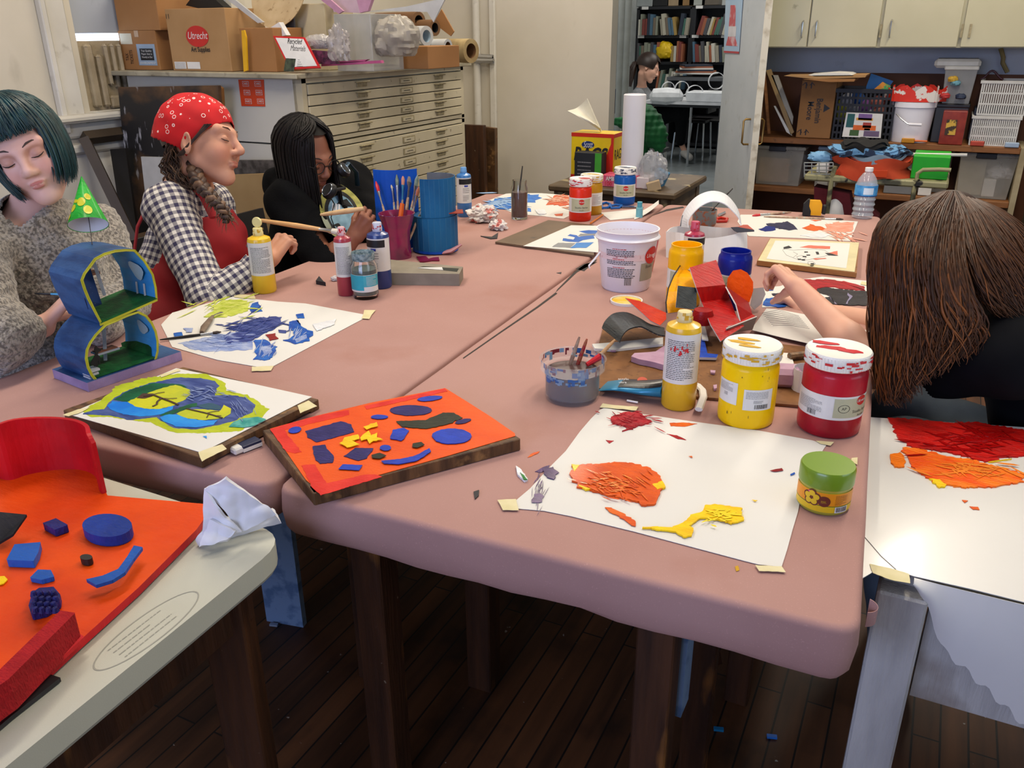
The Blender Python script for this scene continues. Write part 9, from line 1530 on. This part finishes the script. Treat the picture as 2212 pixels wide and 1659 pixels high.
# things in the doorway
PIPE=mat('painted pipe','#b9bcb8',.5)
for x,lab in ((1055,'left'),(1100,'right')):g=G(PIPE);p_=kf(x,300,8.2);g.tube([(p_.x,8.2,0),(p_.x,8.2,3.15)],.035,12);o=g.build('trim_3',smooth=True);struct(o)
lean('clean_up_sign','white paper sign with vertical writing inside the doorway','sign',kd([(955,235),(998,235),(1000,485),(958,485)]),7.9,.004,mat('cream sign paper','#b9b4a0',.6));p_=Yp(*kd([(978,370)])[0],7.89);g=G(INK);gtext(g,'Clean Up',frame((p_.x,7.89,p_.z),(1,0,0),(0,0,1)) @ rotm(0,0,-PI/2),.09,INK,w=.9);o=g.build('sign_lettering');o.parent=bpy.data.objects['clean_up_sign'];o.location=o.location-o.parent.location
c=kf(1260,1000,7.6);t=thing('jacket_chair','dark chair with a green quilted jacket over its back, in the doorway','chair',(c.x-.1,7.7,0));g=G(CHB);g.box((c.x-.1,7.75,.45),(.42,.42,.03));[g.tube([(c.x-.1+a,7.75+b,.44),(c.x-.1+a*1.1,7.75+b*1.1,0)],.012,6,METAL) for a in (-.18,.18) for b in (-.18,.18)];g.build('chair_frame',t)
GJ=mat('green quilted jacket','#0f6a34',.7,'#0b5228',8);J=Body();J.chain([kf(1250,870,7.6),kf(1270,960,7.55),kf(1320,1060,7.5),kf(1350,1130,7.5)],[.07,.11,.10,.06],.05);J.chain([kf(1030,950,7.7),kf(1150,980,7.65),kf(1260,1000,7.6)],[.04,.09,.11],.05);J.chain([kf(1240,1000,7.6),kf(1230,1120,7.55),kf(1225,1190,7.55)],[.08,.06,.04],.05)
V,F=J.mesh(.014,noise=lambda X:.012*np.sin(X[:,0]*60+X[:,2]*60)*np.sin(X[:,2]*60-X[:,0]*60));o=body_obj('jacket',V,F,GJ);tag(o,'green quilted jacket draped over the dark chair in the doorway','jacket')
# ---- side table beyond the pink tables with rag box, paper roll and gloves
zS=.62;q_=[Yp(*p,4.55) for p in kd([(487,1470),(1505,1440)])];xS0,xS1=Yp(1185,408,4.3).x,Yp(1466,405,4.35).x;zS=Yp(1330,410,4.3).z;OS=overlay(mat('chipped stool wood','#5b4a32',.5,'#3d2f20',6),'#a89a74',9,.62,.68,amount=.8);t=thing('side_table','old chipped wooden side table beyond the far table edge carrying the rag box','table',((xS0+xS1)/2,4.6,0));g=G(OS);g.box(((xS0+xS1)/2,4.62,zS-.015),(xS1-xS0,.66,.035),ch=.008);g.build('tabletop',t)
for x,yy in ((xS0+.05,4.36),(xS1-.06,4.36),(xS0+.05,4.88),(xS1-.06,4.88)):g=G(OS);g.box((x,yy,(zS-.03)/2),(.06,.06,zS-.03));g.build('leg',t)
g=G(OS);g.box(((xS0+xS1)/2,4.36,zS-.09),(xS1-xS0-.1,.03,.12));g.box((xS1-.05,4.6,zS-.09),(.03,.5,.12));g.build('apron',t)
def R4(a,b,c_,d):(p,q),(r,s)=kd([(a,c_),(b,d)]);return (p,r,q,s)
YLW=mat('yellow box print','#e2c008',.4);RDP=mat('red box print','#c4260e',.4)
def ex_r(t,w,h,T):g=G(YLW);rect(g,T,-w*.5,w*.5,h*.92,h*1.0,RDP);rect(g,T,-w*.5,w*.5,0,h*.12,RDP,.0001);g.prism([(w*.12,0),(w*.5,0),(w*.5,h*.92),(w*.44,h*.92),(w*.44,h*.80)],.0004,T,RDP);g.prism(ell(-w*.10,h*.76,w*.15,h*.075,24),.0008,T,mat('dark blue oval','#17306a',.4));gtext(g,'Scott',T @ Matrix.Translation((-w*.10,h*.76,.0012)),.05,LBW,w=w*.22,shear=.3);gtext(g,'RAGS',T @ Matrix.Translation((-w*.05,h*.55,.001)),.1,INK,w=w*.80,bold=.03,shear=.2);g.build('print',t,local=True)
def zbox(name,label,r4,y,dep,m,cat,extra=None,rz=0):return wbox(name,label,r4,y,dep,m,cat,rz,extra,z=zS+.003)
tr_,w_,h_=zbox('rag_box','yellow and red box reading Scott RAGS with a cloth pulled from the top',(1232,1322,288,394),4.50,.16,YLW,'box',ex_r);g=G(YLW);g.box((w_*.5+.001,.08,h_*.5),(.001,.15,h_*.99));g.box((w_*.5+.0016,.08,h_*.96),(.001,.158,h_*.08),RDP);T=frame((w_*.5+.003,.08,h_*.55),(0,1,0),(0,0,1));gtext(g,'RAGS',T,.08,INK,w=.13);g.build('side_print',tr_,local=True)
cR_=Yp(1297,280,4.55);g=G(mat('white rag cloth','#dcd8c6',.8));g.grid(lambda u,v:tuple(cR_+cd(-.13*(v)*(1-.0*u)+(u-.5)*(.02+.10*v)*.9,.13*v+(u-.5)*.07*v*1.0,.03*math.sin(5*u+2*v))),12,10,thick=.004);tag(g.build('rag',smooth=True),'white rag standing up out of the yellow and red box','cloth')
c=Yp(1364,372,4.45);rP=(1389-1342)/2/FPX*proj(c)[2];hP=upz(c,206)-zS;g=G(mat('white banner paper','#d9d8dc',.6,'#cfced4',3));g.lathe([(rP,0),(rP,hP),(rP*.9,hP+.004),(rP*.85,hP-.01),(rP*.6,hP),(0,hP-.01)],(c.x,4.45,zS+.003),36);tag(g.build('paper_roll',smooth=True),'tall roll of white paper standing on end in front of the doorway','roll')
def ex_g(t,w,h,T):g=G(LBW);gtext(g,'AMBITEX',T @ Matrix.Translation((-w*.12,h*.7,.001)),.03,LBW,w=w*.5,bold=.02);gtext(g,'100',T @ Matrix.Translation((-w*.3,h*.25,.001)),.03,INKR);g.build('print',t,local=True)
zbox('glove_box','pink and white AMBITEX glove box behind the blue paint jar',(1298,1372,380,414),4.36,.12,mat('pink glove box','#c23a5c',.5,'#cf7a92',3),'box',ex_g);zbox('glove_box','second pink glove box end right of the blue paint jar',(1368,1400,384,416),4.37,.12,mat('white and pink carton','#cfc4c8',.5,'#b8304c',3,lo=.48,hi=.5),'box');zbox('black_box','black and green open carton in front of the yellow rag box',(1240,1298,330,380),4.40,.08,mat('black carton','#1e2226',.5),'box',lambda t,w,h,T:(lambda g:(rect(g,T,w*.26,w*.5,0,h,mat('green carton print','#3f9a2c',.5)),fine_print_flat(g,T @ Matrix.Translation((-.02,h*.5,.001)),w*.5,h*.5,4,INKG,rnd),g.build('print',t,local=True)))(G(LBW)))
BGM=mat('clear zip bag film','#c4c6ca',.12,alpha=.45,col2='#b0b4b8');crumple('zip_bag','clear zip bag of blue sponges leaning at the right end of the side table',tuple(Yp(1408,400,4.42)-Vector((0,0,.0))),.075,BGM,5,(1,.7,1.35),'bag',.35);g=G(mat('blue sponge','#4a86b0',.8));g.box(Yp(1426,385,4.50),(.07,.05,.09),R=rotm(0,.4,0),ch=.004);tag(g.build('sponge'),'blue sponge inside the clear zip bag','sponge');g=G(mat('tan sponge','#b09a7a',.8));g.box(Yp(1412,402,4.36),(.07,.04,.05),R=rotm(0,-.3,.3),ch=.003);tag(g.build('sponge'),'tan block at the foot of the clear zip bag','sponge')
# ---------------------------------------------------------------- the torn white paper over the desk, and its paint
g=G(WP);zW=WZ+.0015;top=[Zp(*p,zW) for p in ((1876,902),(2230,925),(2500,960),(2500,1372),(2212,1302),(2100,1274),(1975,1246),(1905,1226),(1880,1240),(1860,1252),(1843,1258),(1856,1020),(1866,960))]
g.slab(top[::-1],(0,0,1),.0012);hang=[(2500,1372),(2212,1302),(2100,1274),(1975,1246)];yh=Zp(2212,1302,zW).y-.004
g.grid(lambda u,v:tuple(Vector((0,0,0))+(Zp(1975+(525)*u,1246+126*u,zW)+Vector((0,-.004-.010*v-.006*math.sin(PI*v),0))+Vector((0,0,-(.004+(.85*u**1.3 if u<.17 else .085+.20*(u-.17))*1.15+.006*math.sin(60*u)*min(1,u*9))*v)))),50,10,thick=.001);o=g.build('paper_cover',smooth=True,ang=40);tag(o,'torn white glossy paper over the desk, hanging in a long diagonal flap','paper cover')
m_=K(1740,860,.4816);marks(o,[(m_([(370,92),(500,100),(640,115),(760,112),(900,135),(1100,165),(1100,300),(980,262),(900,270),(810,290),(700,260),(600,240),(480,225),(420,190),(400,140)]),pcol('#c0120c','#a00c0a'),.003,3),(m_([(430,225),(520,232),(620,262),(760,285),(880,320),(975,345),(975,380),(850,402),(700,405),(600,385),(520,345),(470,300),(455,260)]),pcol('#e8500a','#f07818'),.003,3),(m_([(375,258),(420,250),(450,290),(440,312),(400,315)]),pcol('#f0780a'),.003,2),(m_([(560,365),(600,372),(638,400),(600,405)]),YL,.0032,2),(m_([(735,488),(775,490),(780,502),(750,500)]),OR2,.001,1),(m_([(700,458),(730,462),(715,470)]),OR2,.001,1),(m_([(820,292),(920,278),(860,285)]),YL,.0034,1)],zW+.0012,12)
streaks(o,(2090,950),60,70,2.0,.12,mat('deep red ridge','#9a0a0a',.2,coat=.5),zW+.0045,rg,(48,16));streaks(o,(2100,1012),40,60,1.6,.1,mat('orange ridge','#f58a30',.2,coat=.5),zW+.0048,rg,(40,11));g=G(INKG);g.tube([Zp(*p,zW+.0015) for p in m_([(235,590),(280,640),(340,710),(405,768)])],.0008,4);g.build('crease',o)
g=G(TAPE);zpoly(g,m_([(288,745),(400,768),(465,790),(468,832),(380,815),(300,785)]),zW+.002,.0006,TAPE,rg,1,9);tag(g.build('masking_tape'),'wide masking tape at the torn corner of the white glossy paper','tape')
g=G(PINK);p_=Zp(1852,1340,TZ-.03);g.grid(lambda u,v:(.016+.012*math.sin(PI*u),p_.y-.002+.016*u,TZ-.030+.024*v-.006*math.cos(PI*u)),8,3,thick=.001);tag(g.build('paper_curl',smooth=True),'curled flap of pink paper at the right edge near the corner','paper')
for x,y_,c_,lab in ((1552,1578,'#1c86c0','small blue plastic scrap on the floor beneath the pink tables'),(1667,1594,'#2a78d0','second blue scrap on the floor, right of the first'),(592,1352,'#8fa0b8','pale blue stick on the floor by the blue board')):p_=Zp(x,y_,0);g=G(mat('floor bit '+c_,c_,.5));g.box((p_.x,p_.y,.004),(.022,.009,.006),rz=.3);tag(g.build('floor_scrap'),lab,'scrap')
